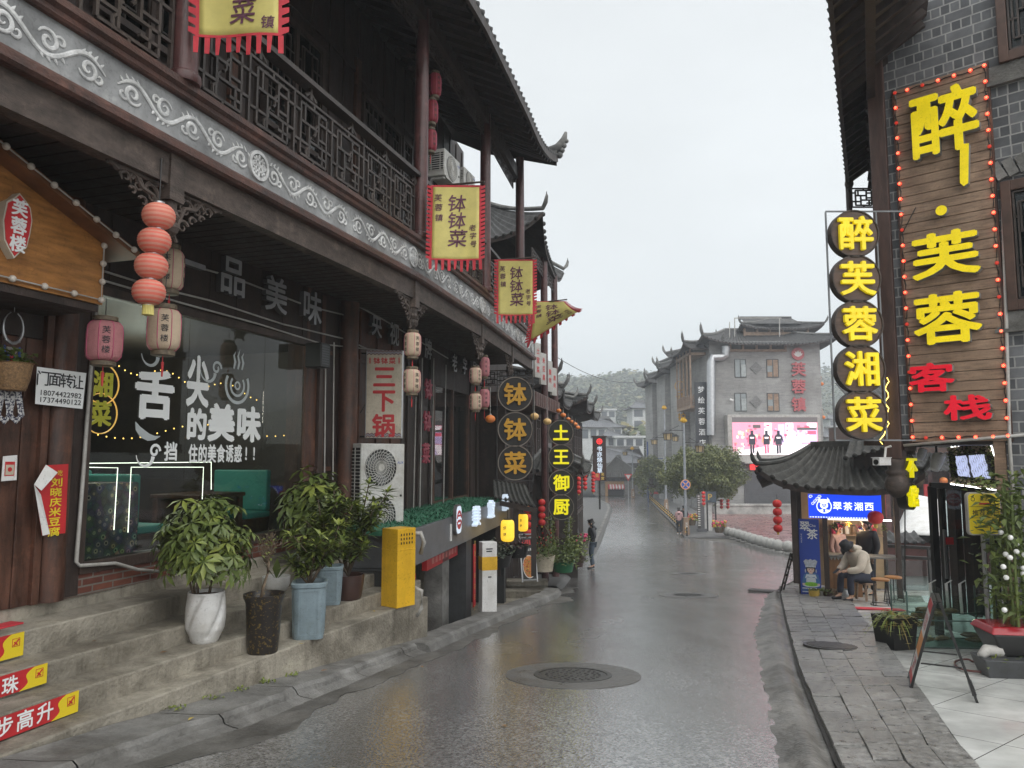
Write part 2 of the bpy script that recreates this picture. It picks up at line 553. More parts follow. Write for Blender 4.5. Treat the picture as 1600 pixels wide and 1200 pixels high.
def tiled(mb,eave,ridge,pitch=.2,amp=.05,nv=10,sag=.12,m=0,caps=True,thick=.03,capm=None):
 """tile-covered roof surface between two point functions of u in 0..1"""
 L=sum((Vector(eave((i+1)/24))-Vector(eave(i/24))).length for i in range(24))
 ncol=max(2,int(round(L/pitch)))
 sub=6
 nu=ncol*sub
 vs=[];fs=[]
 for i in range(nu+1):
  u=i/nu
  e,r=Vector(eave(u)),Vector(ridge(u))
  ph=(i%sub)/sub
  h=amp*max(0,math.sin(ph*2*math.pi))-amp*.35*max(0,-math.sin(ph*2*math.pi))
  for j in range(nv+1):
   v=j/nv
   p=e.lerp(r,v)
   step=.012*(1-(v*nv*1.0)%1)
   p=p+Vector((0,0,h+step-sag*math.sin(math.pi*v)))
   vs.append(p)
 for i in range(nu):
  for j in range(nv):
   a=i*(nv+1)+j
   fs.append((a,a+nv+1,a+nv+2,a+1))
 mb.add(vs,fs,None,m)
 if caps:
  for c in range(ncol):
   u=(c+.25)/ncol
   e,r=Vector(eave(u)),Vector(ridge(u))
   d=(e-r).normalized()
   p=e+Vector((0,0,amp*.35))
   mb.tube([p-d*.02,p+d*.03],pitch*.27,8,m=capm if capm is not None else m)
 return mb
def leafcloud(mb,pts,size,m=0,droop=.3,elong=1.8,up=.4):
 """one bent leaf per point: 6-vertex pointed blade"""
 for p in pts:
  a=random.uniform(0,2*math.pi)
  el=random.gauss(up,.5)
  d=Vector((math.cos(a)*math.cos(el),math.sin(a)*math.cos(el),math.sin(el)))
  s_=d.cross(Vector((random.uniform(-.3,.3),random.uniform(-.3,.3),1))).normalized()
  l=size*random.uniform(.7,1.25)*elong
  wd=size*random.uniform(.7,1.2)*.5
  p=Vector(p)
  mid=p+d*l*.5
  tip=p+d*l+Vector((0,0,-droop*l))
  mb.add([p,mid+s_*wd,tip,mid-s_*wd],[(0,1,2,3)],None,m)
  # plan of the place
TH0,TH1,TH2=17.8,13.6,11.5
V1=(-1.24,9.62)
V0=(V1[0]-9.2*math.sin(R(TH0)),V1[1]-9.2*math.cos(R(TH0)))
V2=(V1[0]+2.95*math.sin(R(TH1)),V1[1]+2.95*math.cos(R(TH1)))
V3=(V2[0]+5.45*math.sin(R(TH2)),V2[1]+5.45*math.cos(R(TH2)))
S0,S1,S2=FR(V0,90-TH0),FR(V1,90-TH1),FR(V2,90-TH2)
VA=(V0[0]-6*math.sin(R(TH0)),V0[1]-6*math.cos(R(TH0)))
OPATH=[VA,V1,V2,V3]
W=-1.43
def interp(tab,y):
 for(x0,y0),(x1,y1)in zip(tab,tab[1:]):
  if y<=y1:return x0+(x1-x0)*(y-y0)/(y1-y0)
 return tab[-1][0]
RL=[(-5.6,-6),(-2.43,4.87),(-1.98,5.91),(-.97,9.36),(0,13.04),(.96,16.18),(1.91,23.6),(2.45,27.6),(3.8,36),(5.4,45.4),(7.76,59.9),(9.9,73.4),(10.7,81),(10.6,88),(10.6,96)]
RR=[(-1.3,-6),(1.72,4.87),(2.24,6.6),(3.55,11),(5.76,16.94),(8.3,22),(13.2,34),(14.6,41),(14.3,45),(11.2,48.6),(13,62.3),(14.9,78),(16.6,92),(17,96)]
PA=[(-.6,-6),(2.07,4.87),(3.03,8.01),(4.5,12.4),(6.05,16.94),(7.0,19.6)]
PB=[(.3,-6),(2.9,4.87),(3.67,6.82),(4.59,9.21),(6.06,13.23),(7.4,16.6),(8.3,19.6)]
roadL=lambda y:interp(RL,y)
roadR=lambda y:interp(RR,y)
pavA=lambda y:interp(PA,y)
pavB=lambda y:interp(PB,y)
tz=lambda y:-.05-.0925*y
def asphalt():
 m=mat('wet_asphalt',(.135,.134,.133),.30,.28,1.1,bump=.0,stretch=(2.2,.22,1),detail=6)
 N,L,p=nodes(m)
 tc=N.new('ShaderNodeTexCoord')
 # broad damp and drier patches
 n1=N.new('ShaderNodeTexNoise');n1.inputs['Scale'].default_value=.55;n1.inputs['Detail'].default_value=6;n1.inputs['Distortion'].default_value=.6
 mp=N.new('ShaderNodeMapping');mp.inputs['Scale'].default_value=(1.3,.5,1);mp.inputs['Rotation'].default_value=(0,0,R(-14))
 L.new(tc.outputs['Object'],mp.inputs[0]);L.new(mp.outputs[0],n1.inputs['Vector'])
 r=N.new('ShaderNodeMapRange');r.inputs['From Min'].default_value=.28;r.inputs['From Max'].default_value=.74
 r.inputs['To Min'].default_value=.17;r.inputs['To Max'].default_value=.30
 L.new(n1.outputs['Fac'],r.inputs[0]);L.new(r.outputs[0],p.inputs['Roughness'])
 n2=N.new('ShaderNodeTexVoronoi');n2.inputs['Scale'].default_value=48
 L.new(tc.outputs['Object'],n2.inputs['Vector'])
 n3=N.new('ShaderNodeTexNoise');n3.inputs['Scale'].default_value=2.2;n3.inputs['Detail'].default_value=5
 L.new(tc.outputs['Object'],n3.inputs['Vector'])
 bp=N.new('ShaderNodeBump');bp.inputs['Strength'].default_value=.35;bp.inputs['Distance'].default_value=.006
 L.new(n2.outputs['Distance'],bp.inputs['Height'])
 b2=N.new('ShaderNodeBump');b2.inputs['Strength'].default_value=.04;b2.inputs['Distance'].default_value=.03
 L.new(n3.outputs['Fac'],b2.inputs['Height']);L.new(b2.outputs[0],bp.inputs['Normal'])
 L.new(bp.outputs[0],p.inputs['Normal'])
 # stones of the aggregate and a brownish tinge of dirt in places
 cr=base_ramp(m)
 ag=N.new('ShaderNodeValToRGB');ag.color_ramp.elements[0].color=(.3,.3,.3,1);ag.color_ramp.elements[1].color=(2.3,2.3,2.3,1)
 L.new(n2.outputs['Color'],ag.inputs[0])
 mx=N.new('ShaderNodeMixRGB');mx.blend_type='MULTIPLY';mx.inputs[0].default_value=1
 L.new(cr.outputs[0],mx.inputs[1]);L.new(ag.outputs[0],mx.inputs[2])
 d=N.new('ShaderNodeMixRGB');d.inputs[2].default_value=(.112,.104,.094,1)
 n4=N.new('ShaderNodeTexNoise');n4.inputs['Scale'].default_value=.35;n4.inputs['Detail'].default_value=3
 L.new(tc.outputs['Object'],n4.inputs['Vector'])
 r4=N.new('ShaderNodeMapRange');r4.inputs['From Min'].default_value=.45;r4.inputs['From Max'].default_value=.7;r4.inputs['To Max'].default_value=.8
 L.new(n4.outputs['Fac'],r4.inputs[0]);L.new(r4.outputs[0],d.inputs[0])
 L.new(mx.outputs[0],d.inputs[1]);L.new(d.outputs[0],p.inputs['Base Color'])
 p.inputs['Specular IOR Level'].default_value=.9
 p.inputs['Coat Weight'].default_value=.9;p.inputs['Coat Roughness'].default_value=.07;p.inputs['Coat IOR'].default_value=1.36
 b3=N.new('ShaderNodeBump');b3.inputs['Strength'].default_value=.48;b3.inputs['Distance'].default_value=.004
 L.new(n2.outputs['Distance'],b3.inputs['Height']);L.new(b2.outputs[0],b3.inputs['Normal']);L.new(b3.outputs[0],p.inputs['Coat Normal'])
 # the film of water is thinner in places
 cw=N.new('ShaderNodeMapRange');cw.inputs['From Min'].default_value=.34;cw.inputs['From Max'].default_value=.60;cw.inputs['To Min'].default_value=.5;cw.inputs['To Max'].default_value=1
 n5=N.new('ShaderNodeTexNoise');n5.inputs['Scale'].default_value=.9;n5.inputs['Detail'].default_value=7;n5.inputs['Roughness'].default_value=.7
 L.new(mp.outputs[0],n5.inputs['Vector']);L.new(n5.outputs['Fac'],cw.inputs[0]);L.new(cw.outputs[0],p.inputs['Coat Weight'])
 return m
M_['asphalt']=asphalt()
M_['earth']=mat('ground_earth',(.10,.095,.085),.8,.35,.6,bump=.3,bscale=8)
M_['gutter']=mat('gutter_concrete',(.175,.170,.160),.5,.42,1.8,bump=.5,bscale=30,detail=9,rvar=.18)
M_['paver']=mat('paving_stone',(.225,.222,.212),.42,.6,16,bump=.55,bscale=70,detail=8,rvar=.2)
M_['joint']=mat('paving_joint',(.030,.028,.026),.8,.4,10)
M_['iron']=mat('cast_iron',(.060,.058,.055),.42,.4,18,bump=.25,metal=.3)
M_['collar']=mat('manhole_concrete',(.105,.102,.097),.42,.35,5,bump=.4,bscale=50,rvar=.2)
def strip(mb,fa,fb,y0,y1,zf,step=.5,nx=1,m=0,jit=0):
 n=max(1,int((y1-y0)/step))
 vs=[]
 for i in range(n+1):
  y=y0+(y1-y0)*i/n
  for j in range(nx+1):
   t=j/nx
   x=fa(y)+(fb(y)-fa(y))*t
   z=zf(y,t)if zf.__code__.co_argcount==2 else zf(y)
   vs.append((x,y,z+jit*mnoise.noise(Vector((x*3,y*3,0)))))
 q=nx+1
 fs=[(i*q+j,i*q+j+1,(i+1)*q+j+1,(i+1)*q+j)for i in range(n)for j in range(nx)]
 return mb.add(vs,fs,None,m)
 # ground and road
def build_ground():
 xs=[-900,-400,-200,-100,-50,-25,-14]+[-9+.5*i for i in range(50)]+[17,22,30,45,60,90,150,300,500,900]
 ys=[-200,-60,-20,-8]+[-4+.5*i for i in range(100)]+[48,52,58,66,75,90,110,150,220,350,600,1500]
 vs=[]
 for y in ys:
  for x in xs:
   z=gz(max(y,-60))-.03
   if x<roadL(y)-.35 and 8.0<y<18.5:z-=.75
   elif x<roadL(y)-.35 and y<=8.0:z-=.25
   elif x>pavA(y)+.3 and y<30:z=min(z,tz(y)-.08)
   if y>100:z-=min(40,(y-100)*.1)
   vs.append((x,y,z))
 q=len(xs)
 fs=[(i*q+j,i*q+j+1,(i+1)*q+j+1,(i+1)*q+j)for i in range(len(ys)-1)for j in range(q-1)]
 tag(MB().add(vs,fs).build('ground','earth',smooth='all'),kind='structure')
 mb=MB()
 strip(mb,roadL,roadR,-6,95,lambda y,t:gz(y)+.012*math.sin(math.pi*t)+.004,.5,12)
 tag(mb.build('road','asphalt',smooth='all'),kind='structure')
 mb=MB()
 strip(mb,lambda y:roadL(y)-.02,lambda y:roadL(y)+max(.04,.26+.34*mnoise.noise(Vector((y*.8,4,2)))+.10*mnoise.noise(Vector((y*3.1,1,2)))),3.0,19,lambda y:gz(y)+.0085,.12,2)
 e=mat('road_edge_concrete',(.135,.130,.120),.6,.35,3,bump=.4,bscale=45,detail=9,rvar=.2);stain(e,(.5,.49,.47),1.5,8,.7,False)
 tag(mb.build('road_edge',e),kind='structure')
build_ground()
def build_steps():
 mb=MB()
 s0,s1=-6.0,9.45
 # (offset inner, offset outer, top z, right-hand end)
 for o0,o1,z,e,sk in((-3.2,-1.46,.30,12.6,.3),(-1.7,-1.10,.19,10.6,.6),(-1.5,-.80,.0,9.9,1),(-1.2,-.50,-.16,9.6,1),(-.9,-.26,-.32,9.35,1)):
  n=60
  for i in range(n):
   pass
  vs=[];fs=[]
  for i in range(n+1):
   s=s0+(e-s0)*i/n
   j1=.008*mnoise.noise(Vector((s*1.3,z*9,1)));j2=.006*mnoise.noise(Vector((s*2.1,z*7,5)))
   zz=z+j2
   r=.014
   o1s=o1;d_=max(0,s-4.4)*.075*sk;j1+=d_
   prof=[(o0,zz),(o1+j1-r,zz),(o1+j1-r*.3,zz-r*.35),(o1+j1,zz-r),(o1+d_+(j1-d_)*.4,zz-.5*(zz+1.2)),(o1+d_,-1.45),(o0,-1.45)]
   vs+=[S0@Vector((s,h,o))for o,h in prof]
  q=7
  fs=[(i*q+k,i*q+(k+1)%q,(i+1)*q+(k+1)%q,(i+1)*q+k)for i in range(n)for k in range(q)]
  fs+=[tuple(range(q)),tuple(n*q+k for k in range(q))[::-1]]
  mb.add(vs,fs)
 o=mb.build('steps','concrete')
 tag(o,kind='structure')
 # stone kerb between steps and road
 mb=MB()
 L_=S0.inverted()
 def inner(y):
  t=(y-V1[1])/math.cos(R(TH0))
  p=S0@Vector((9.2+t,0,-.27+max(0,4.8+t)*.075))
  return p.x
 def rough(y,a):return a*mnoise.noise(Vector((y*2.3,7,0)))+a*.6*mnoise.noise(Vector((y*6.1,3,0)))
 y=-5.0
 k=0
 while y<9.5:
  ln=random.uniform(.95,1.35)
  y1=min(9.75,y+ln)
  top=lambda yy:gz(yy)+.115
  n=8
  vs=[]
  for i in range(n+1):
   yy=y+.006+(y1-y-.012)*i/n
   xo=roadL(yy)-.14+rough(yy,.05)
   xi=inner(yy)
   zt=top(yy)+rough(yy+50,.012)
   vs+=[(xi,yy,zt+.01),(xi+(xo-xi)*.55,yy,zt+rough(yy+9,.01)),(xo-.03,yy,zt),(xo,yy,zt-.03),(xo+.01+rough(yy+4,.015),yy,gz(yy)+.045),(xo+.05,yy,gz(yy)+.03),(roadL(yy)+.03+rough(yy+70,.05),yy,gz(yy)-.004)]
  q=7
  mb.add(vs,[(i*q+j,i*q+j+1,(i+1)*q+j+1,(i+1)*q+j)for i in range(n)for j in range(q-1)])
  y=y1
 tag(mb.build('kerb','kerb'),kind='structure')
build_steps()
def build_ramp_wall():
 mb=MB()
 ys=[9.2+.3*i for i in range(28)]
 vs=[]
 for y in ys:
  x=roadL(y)
  t=.13+.02*mnoise.noise(Vector((y*2,0,0)))
  vs+=[(x-.34,y,gz(y)-1.0),(x-.34,y,gz(y)+t),(x-.05,y,gz(y)+t-.01),(x+.0,y,gz(y)+t-.04),(x+.05,y,gz(y)-.02)]
 q=5
 mb.add(vs,[(i*q+j,i*q+j+1,(i+1)*q+j+1,(i+1)*q+j)for i in range(len(ys)-1)for j in range(q-1)])
 mb.add(vs[:5],[(0,1,2,3,4)]);mb.add(vs[-5:],[(4,3,2,1,0)])
 o=mb.build('retaining_wall','kerb')
 tag(o,'low stone retaining wall sloping down along the left edge of the wet road','wall')
 # the sunken forecourt in front of the shop, with a few steps back up at its far end
 mb=MB()
 for k in range(4):
  y0=17.0+k*.42
  mb.box(-1.1,y0,-3,roadL(y0)-.35,y0+.44,gz(17.0)-.55+.16*(k+1))
 mb.box(-3.2,18.68,-3,roadL(18.7)-.3,19.4,gz(18.8)+.02)
 tag(mb.build('forecourt_steps','concrete',bevel=.01),kind='structure')
build_ramp_wall()
def build_pavements():
# far left pavement, from the shop steps on
 mb=MB()
 strip(mb,lambda y:roadL(y)-3.4-max(0,y-40)*.05,lambda y:roadL(y)-.22,18.2,92,lambda y:gz(y)+.11,.6,4)
 strip(mb,lambda y:roadL(y)-.22,lambda y:roadL(y)-.0,18.2,92,lambda y,t:gz(y)+.11-.12*t*t,.6,3)
 m=mat('far_pavement',(.10,.10,.098),.7,.3,1.5,bump=.2,rvar=.15)
 tag(mb.build('pavement',m),kind='structure')
 # pale kerb line along the far left pavement
 mb=MB()
 ys=[26+.8*i for i in range(80)]
 vs=[]
 for y in ys:
  x=roadL(y)-.25
  vs+=[(x-.2,y,gz(y)+.10),(x-.2,y,gz(y)+.16),(x,y,gz(y)+.16),(x+.02,y,gz(y))]
 mb.add(vs,[(i*4+j,i*4+j+1,(i+1)*4+j+1,(i+1)*4+j)for i in range(len(ys)-1)for j in range(3)])
 tag(mb.build('kerb',M_['kerb']),kind='structure')
 # right: worn concrete gutter, swelling up towards the stones
 mb=MB()
 def gzz(y,t):
  h=.07*math.sin(math.pi*min(1,t*1.12)**1.6)**1.2*(.8+.5*mnoise.noise(Vector((y*.9,2,0))))
  return gz(y)+.004+h+.012*mnoise.noise(Vector((y*3,t*3,4)))
 strip(mb,lambda y:roadR(y)-.04+.05*mnoise.noise(Vector((y*1.1,0,9))),lambda y:pavA(y)-.025,-6,17.5,gzz,.12,14)
 stain(M_['gutter'],(.45,.44,.42),1.6,7,.8,False);stain(M_['paver'],(.5,.49,.47),.9,9,.6,False)
 tag(mb.build('gutter','gutter',smooth='all'),kind='structure')
 # right: hand laid paving stones
 mb=MB();bed=MB()
 strip(bed,lambda y:pavA(y)-.03,lambda y:pavB(y)+.02,-6,19.2,lambda y:gz(y)+.028,.4,4)
 tag(bed.build('pavement_bed','joint'),kind='structure')
 y=-5.0
 rnd=random.Random(3)
 rows=4
 for c in range(rows):
  y=-5.0+rnd.random()*.3
  while y<18.9:
   ln=rnd.uniform(.22,.50)
   t0,t1=c/rows,(c+1)/rows
   g=.007
   dz=rnd.uniform(-.005,.006);tl=rnd.uniform(-.005,.005)
   def P(yy,t):
    j=.014*mnoise.noise(Vector((yy*3,round(t*rows)*3.7,1)))
    return pavA(yy)+(pavB(yy)-pavA(yy))*t+j
   skew=.10
   vs=[]
   for(yy,t,q)in((y+g,t0,1),(y+g,t1,-1),(y+ln-g,t1,-1),(y+ln-g,t0,1)):
    wd=pavB(yy)-pavA(yy)
    vs.append((P(yy,t)+q*.001,yy-skew*t*wd*0,gz(yy)+.062+dz+tl*q))
   b=.003
   cx=sum(v[0]for v in vs)/4;cy=sum(v[1]for v in vs)/4
   top=[(v[0]+(b if v[0]<cx else-b),v[1]+(b if v[1]<cy else-b),v[2])for v in vs]
   mid=[(v[0],v[1],v[2]-.008)for v in vs]
   low=[(v[0],v[1],v[2]-.06)for v in vs]
   mb.add(top+mid+low,[(0,1,2,3)]+[(4+i,4+(i+1)%4,(i+1)%4,i)for i in range(4)]+[(8+i,8+(i+1)%4,4+(i+1)%4,4+i)for i in range(4)])
   y+=ln
 tag(mb.build('pavement','paver'),kind='structure')
 # edge slab and the tiled terrace
 m=mat('terrace_tile',(.60,.61,.59),.16,.18,2.2,rvar=.1)
 N,L,p=nodes(m)
 tc=N.new('ShaderNodeTexCoord');mp=N.new('ShaderNodeMapping');mp.inputs['Rotation'].default_value=(0,0,R(-39))
 L.new(tc.outputs['Object'],mp.inputs[0])
 brickify(m,mp,.8,.8,.004,(.09,.09,.085),(.98,.98,.98),(1,1,1),offset=0,bump=.15)
 mb=MB()
 strip(mb,lambda y:pavB(y)+.0+.05*mnoise.noise(Vector((y*2.2,0,3))),lambda y:16+y*.1,-3,19.5,tz,.25,8)
 tag(mb.build('terrace',m,smooth='all'),kind='structure')
build_pavements()
def build_plaza():
 m=mat('red_paving',(.22,.125,.12),.30,.28,1.2,rvar=.14)
 N,L,p=nodes(m)
 tc=N.new('ShaderNodeTexCoord');mp=N.new('ShaderNodeMapping');mp.inputs['Rotation'].default_value=(0,0,R(-8))
 L.new(tc.outputs['Object'],mp.inputs[0])
 brickify(m,mp,1.2,.6,.03,(.22,.17,.165),(.8,.8,.8),(1.2,1.15,1.15),bump=.2)
 mb=MB()
 def pl(y):return interp([(15.2,20),(15.4,38.5),(14.8,45),(14.4,49),(15.2,58),(15.5,72)],y)
 strip(mb,pl,lambda y:60,30,72,lambda y:gz(y)+.02,.7,8)
 tag(mb.build('plaza',m,smooth='all'),kind='structure')
 # pavement behind the railing, right of the far road
 mb=MB()
 strip(mb,lambda y:roadR(y)+.02,lambda y:roadR(y)+3.4 if y>55 else 15.4,48.6,92,lambda y:gz(y)+.09,.6,3)
 mb.add([(roadR(48.6)+.02,48.6,gz(48.6)),(15.4,48.6,gz(48.6)),(15.4,48.6,gz(48.6)+.09),(roadR(48.6)+.02,48.6,gz(48.6)+.09)],[(0,1,2,3)])
 tag(mb.build('pavement',mat('far_right_pavement',(.15,.15,.152),.4,.3,1.5,bump=.2,rvar=.15)),kind='structure')
build_plaza()
def manhole(px,py,lab,ro=.69,ri=.37):
 p=gnd(px,py)
 t=thing('manhole_cover',lab,'manhole cover',p,0,'manhole covers in the road')
 sl=math.atan(K)
 def lift(mb):mb.v=[Matrix.Rotation(-sl,4,'X')@v for v in mb.v];return mb
 a=MB().ring(0,0,-.02,.020,ri,ro,40);lift(a).build('concrete_collar','collar',t,world=False)
 a=MB().ring(0,0,-.02,.024,ri-.05,ri-.004,40);lift(a).build('iron_frame','iron',t,world=False)
 a=MB().disc(0,0,-.02,.018,ri-.056,36)
 for r_ in(.08,.15,.22,.27):
  n=int(r_*90)
  for i in range(n):
   u=2*math.pi*i/n
   if r_<ri-.08:a.cbox(r_*math.cos(u),r_*math.sin(u),.020,.026,.026,.012)
 lift(a).build('iron_lid','iron',t,world=False)
manhole(895,1057,'round iron manhole cover with wide pale concrete collar, nearest one in the foreground road',.69,.40)
manhole(1075,931,'round manhole cover in the middle of the road, second one down the slope',.66,.36)
manhole(1075,897,'small manhole cover flush in the road, farthest of the round covers',.6,.34)
def grate():
 p=gnd(1198,925)
 mb=MB()
 a=TR(p.x,p.y,gz(p.y)+.035,-22,-math.degrees(math.atan(K)))
 mb.box(-.42,-.32,-.01,.42,.32,.0,a)
 for i in range(14):mb.box(-.38+i*.057,-.29,.0,-.355+i*.057,.29,.012,a)
 tag(mb.build('drain_grate','iron'),'square iron drain grate at the edge of the road beside the stone pavement','drain grate')
 p=gnd(1300,1018)
 mb=MB()
 a=TR(p.x,p.y,gz(p.y)+.072,-20,-math.degrees(math.atan(K)))
 mb.disc(0,0,-.02,.002,.33,32,a)
 for i in range(-5,6):
  h=math.sqrt(max(0,.29**2-(i*.052)**2))
  mb.box(-h,i*.052-.014,.0,h,i*.052+.014,.010,a)
 tag(mb.build('manhole_cover','iron'),'ribbed round cover set among the stones of the right pavement','manhole cover')
grate()
def litter():
 rn=random.Random(40)
 base=None
 for px,py in((245,1132),(284,1112),(330,1098),(372,1086),(405,1074)):
  p=gnd(px,py);p=S0@Vector(((S0.inverted()@p).x,0,-.22));p.z=gz(p.y)+.12
  k=max(0,(S0.inverted()@p).x-4.4)*.075
  p+=Vector((S0[0][2],S0[1][2],0))*k
  t=thing('weed_tuft','small green weed growing in the joint between the lowest step and the kerb','weed',p,0,'weeds along the kerb')
  mb=MB();leafcloud(mb,[Vector((rn.uniform(-.09,.09),rn.uniform(-.05,.05),rn.uniform(0,.03)))for _ in range(34)],.022,up=.7);mb.build('leaves','leaf2',t,world=False)
 m=[mat('fallen_leaf_yellow',(.42,.32,.08),.6,.3),mat('fallen_leaf_brown',(.20,.11,.05),.6,.3)]
 for i,(s,off,z)in enumerate(((6.3,-.62,-.158),(6.6,-.30,-.318),(6.75,-.05,-.318),(5.6,-.62,-.158),(6.2,-.75,-.158),(7.4,-.2,-.318),(7.0,-1.0,.002),(5.2,-.95,.002),(8.3,-.1,-.318),(6.9,.12,None),(5.0,.2,None),(7.9,.7,None),(4.6,1.6,None),(5.9,2.3,None))):
  p=S0@Vector((s,0,off));p.z=(z if z is not None else gz(p.y)+(.125 if off<.3 else .02))+.004
  a=rn.uniform(0,6.28);u=Vector((math.cos(a),math.sin(a),0));v=Vector((-u.y,u.x,0));l=rn.uniform(.022,.04)
  mb=MB();mb.add([p-u*l,p+v*l*.5+Vector((0,0,.006)),p+u*l+Vector((0,0,.004)),p-v*l*.5+Vector((0,0,.008))],[(0,3,2,1)])
  tag(mb.build('fallen_leaf',m[i%2]),'single dry fallen leaf lying on the steps or the road below them','leaf','fallen leaves')
litter()
# left: the long timber restaurant
LEN=17.6
def op(s,off=0.0,z=0.0):
 """point at arc length s along the balcony line, off metres towards the street"""
 def ang(q):
  return TH0 if q<9.2 else(TH1 if q<12.15 else TH2)
 if s<9.2:b,a,d=V0,TH0,s
 elif s<12.15:b,a,d=V1,TH1,s-9.2
 else:b,a,d=V2,TH2,s-12.15
 a2=sum(ang(s+k*.12)for k in range(-4,5))/9
 return Vector((b[0]+d*math.sin(R(a))+off*math.cos(R(a2)),b[1]+d*math.cos(R(a))-off*math.sin(R(a2)),z))
def ofr(s,off=0,z=0):
 a=TH0 if s<9.2 else(TH1 if s<12.15 else TH2)
 p=op(s,off)
 return FR((p.x,p.y),90-a,z)
REST=thing('timber_restaurant','long dark two storey timber restaurant with balcony, carved grey frieze and big shop window','building',(-3.2,7.5,.3))
def rb(mb,name,m,**k):return mb.build(name,m,REST,**k)
def lattice(mb,M,x0,x1,y0,y1,off=0,t=.026,unit=.74,wavy=True):
 n=max(1,round((x1-x0)/unit));u=(x1-x0)/n
 h=y1-y0
 B=lambda a,b,c,d:mb.box(x0+a,y0+b,off-t*.6,x0+c,y0+d,off+t*.6,M)
 V=lambda x,a,b:B(x-t/2,a,x+t/2,b)
 H=lambda y,a,b:B(a,y-t/2,b,y+t/2)
 V(0,0,h);V(x1-x0,0,h);H(0,0,x1-x0);H(h,0,x1-x0)
 for i in range(n):
  a=i*u
  if i:V(a,.0,h)
  V(a+u*.16,.10*h,.9*h);V(a+u*.84,.1*h,.9*h)
  H(.10*h,a+u*.16,a+u*.84);H(.9*h,a+u*.16,a+u*.84)
  V(a+u*.38,.10*h,.62*h);V(a+u*.62,.38*h,.9*h)
  H(.30*h,a,a+u*.38);H(.62*h,a+u*.16,a+u*.62);H(.38*h,a+u*.38,a+u)
  H(.76*h,a+u*.62,a+u);H(.76*h,a,a+u*.16);H(.22*h,a+u*.62,a+u*.84);V(a+u*.5,0,.1*h);V(a+u*.5,.9*h,h)
  H(.5*h,a+u*.62,a+u*.84);V(a+u*.27,.62*h,.9*h);V(a+u*.73,.1*h,.38*h)
  if wavy:
   for q in(0,1):
    pts=[(x0+a+u*(.30+q*.22)+.10*(k/8),y0+h*(.08+q*.42)+h*.38*k/8,off+.0)for k in range(9)]
    pts=[(p[0]+.014*math.sin(k*1.6),p[1],p[2])for k,p in enumerate(pts)]
    mb.tube(pts,t*.62,6,M)
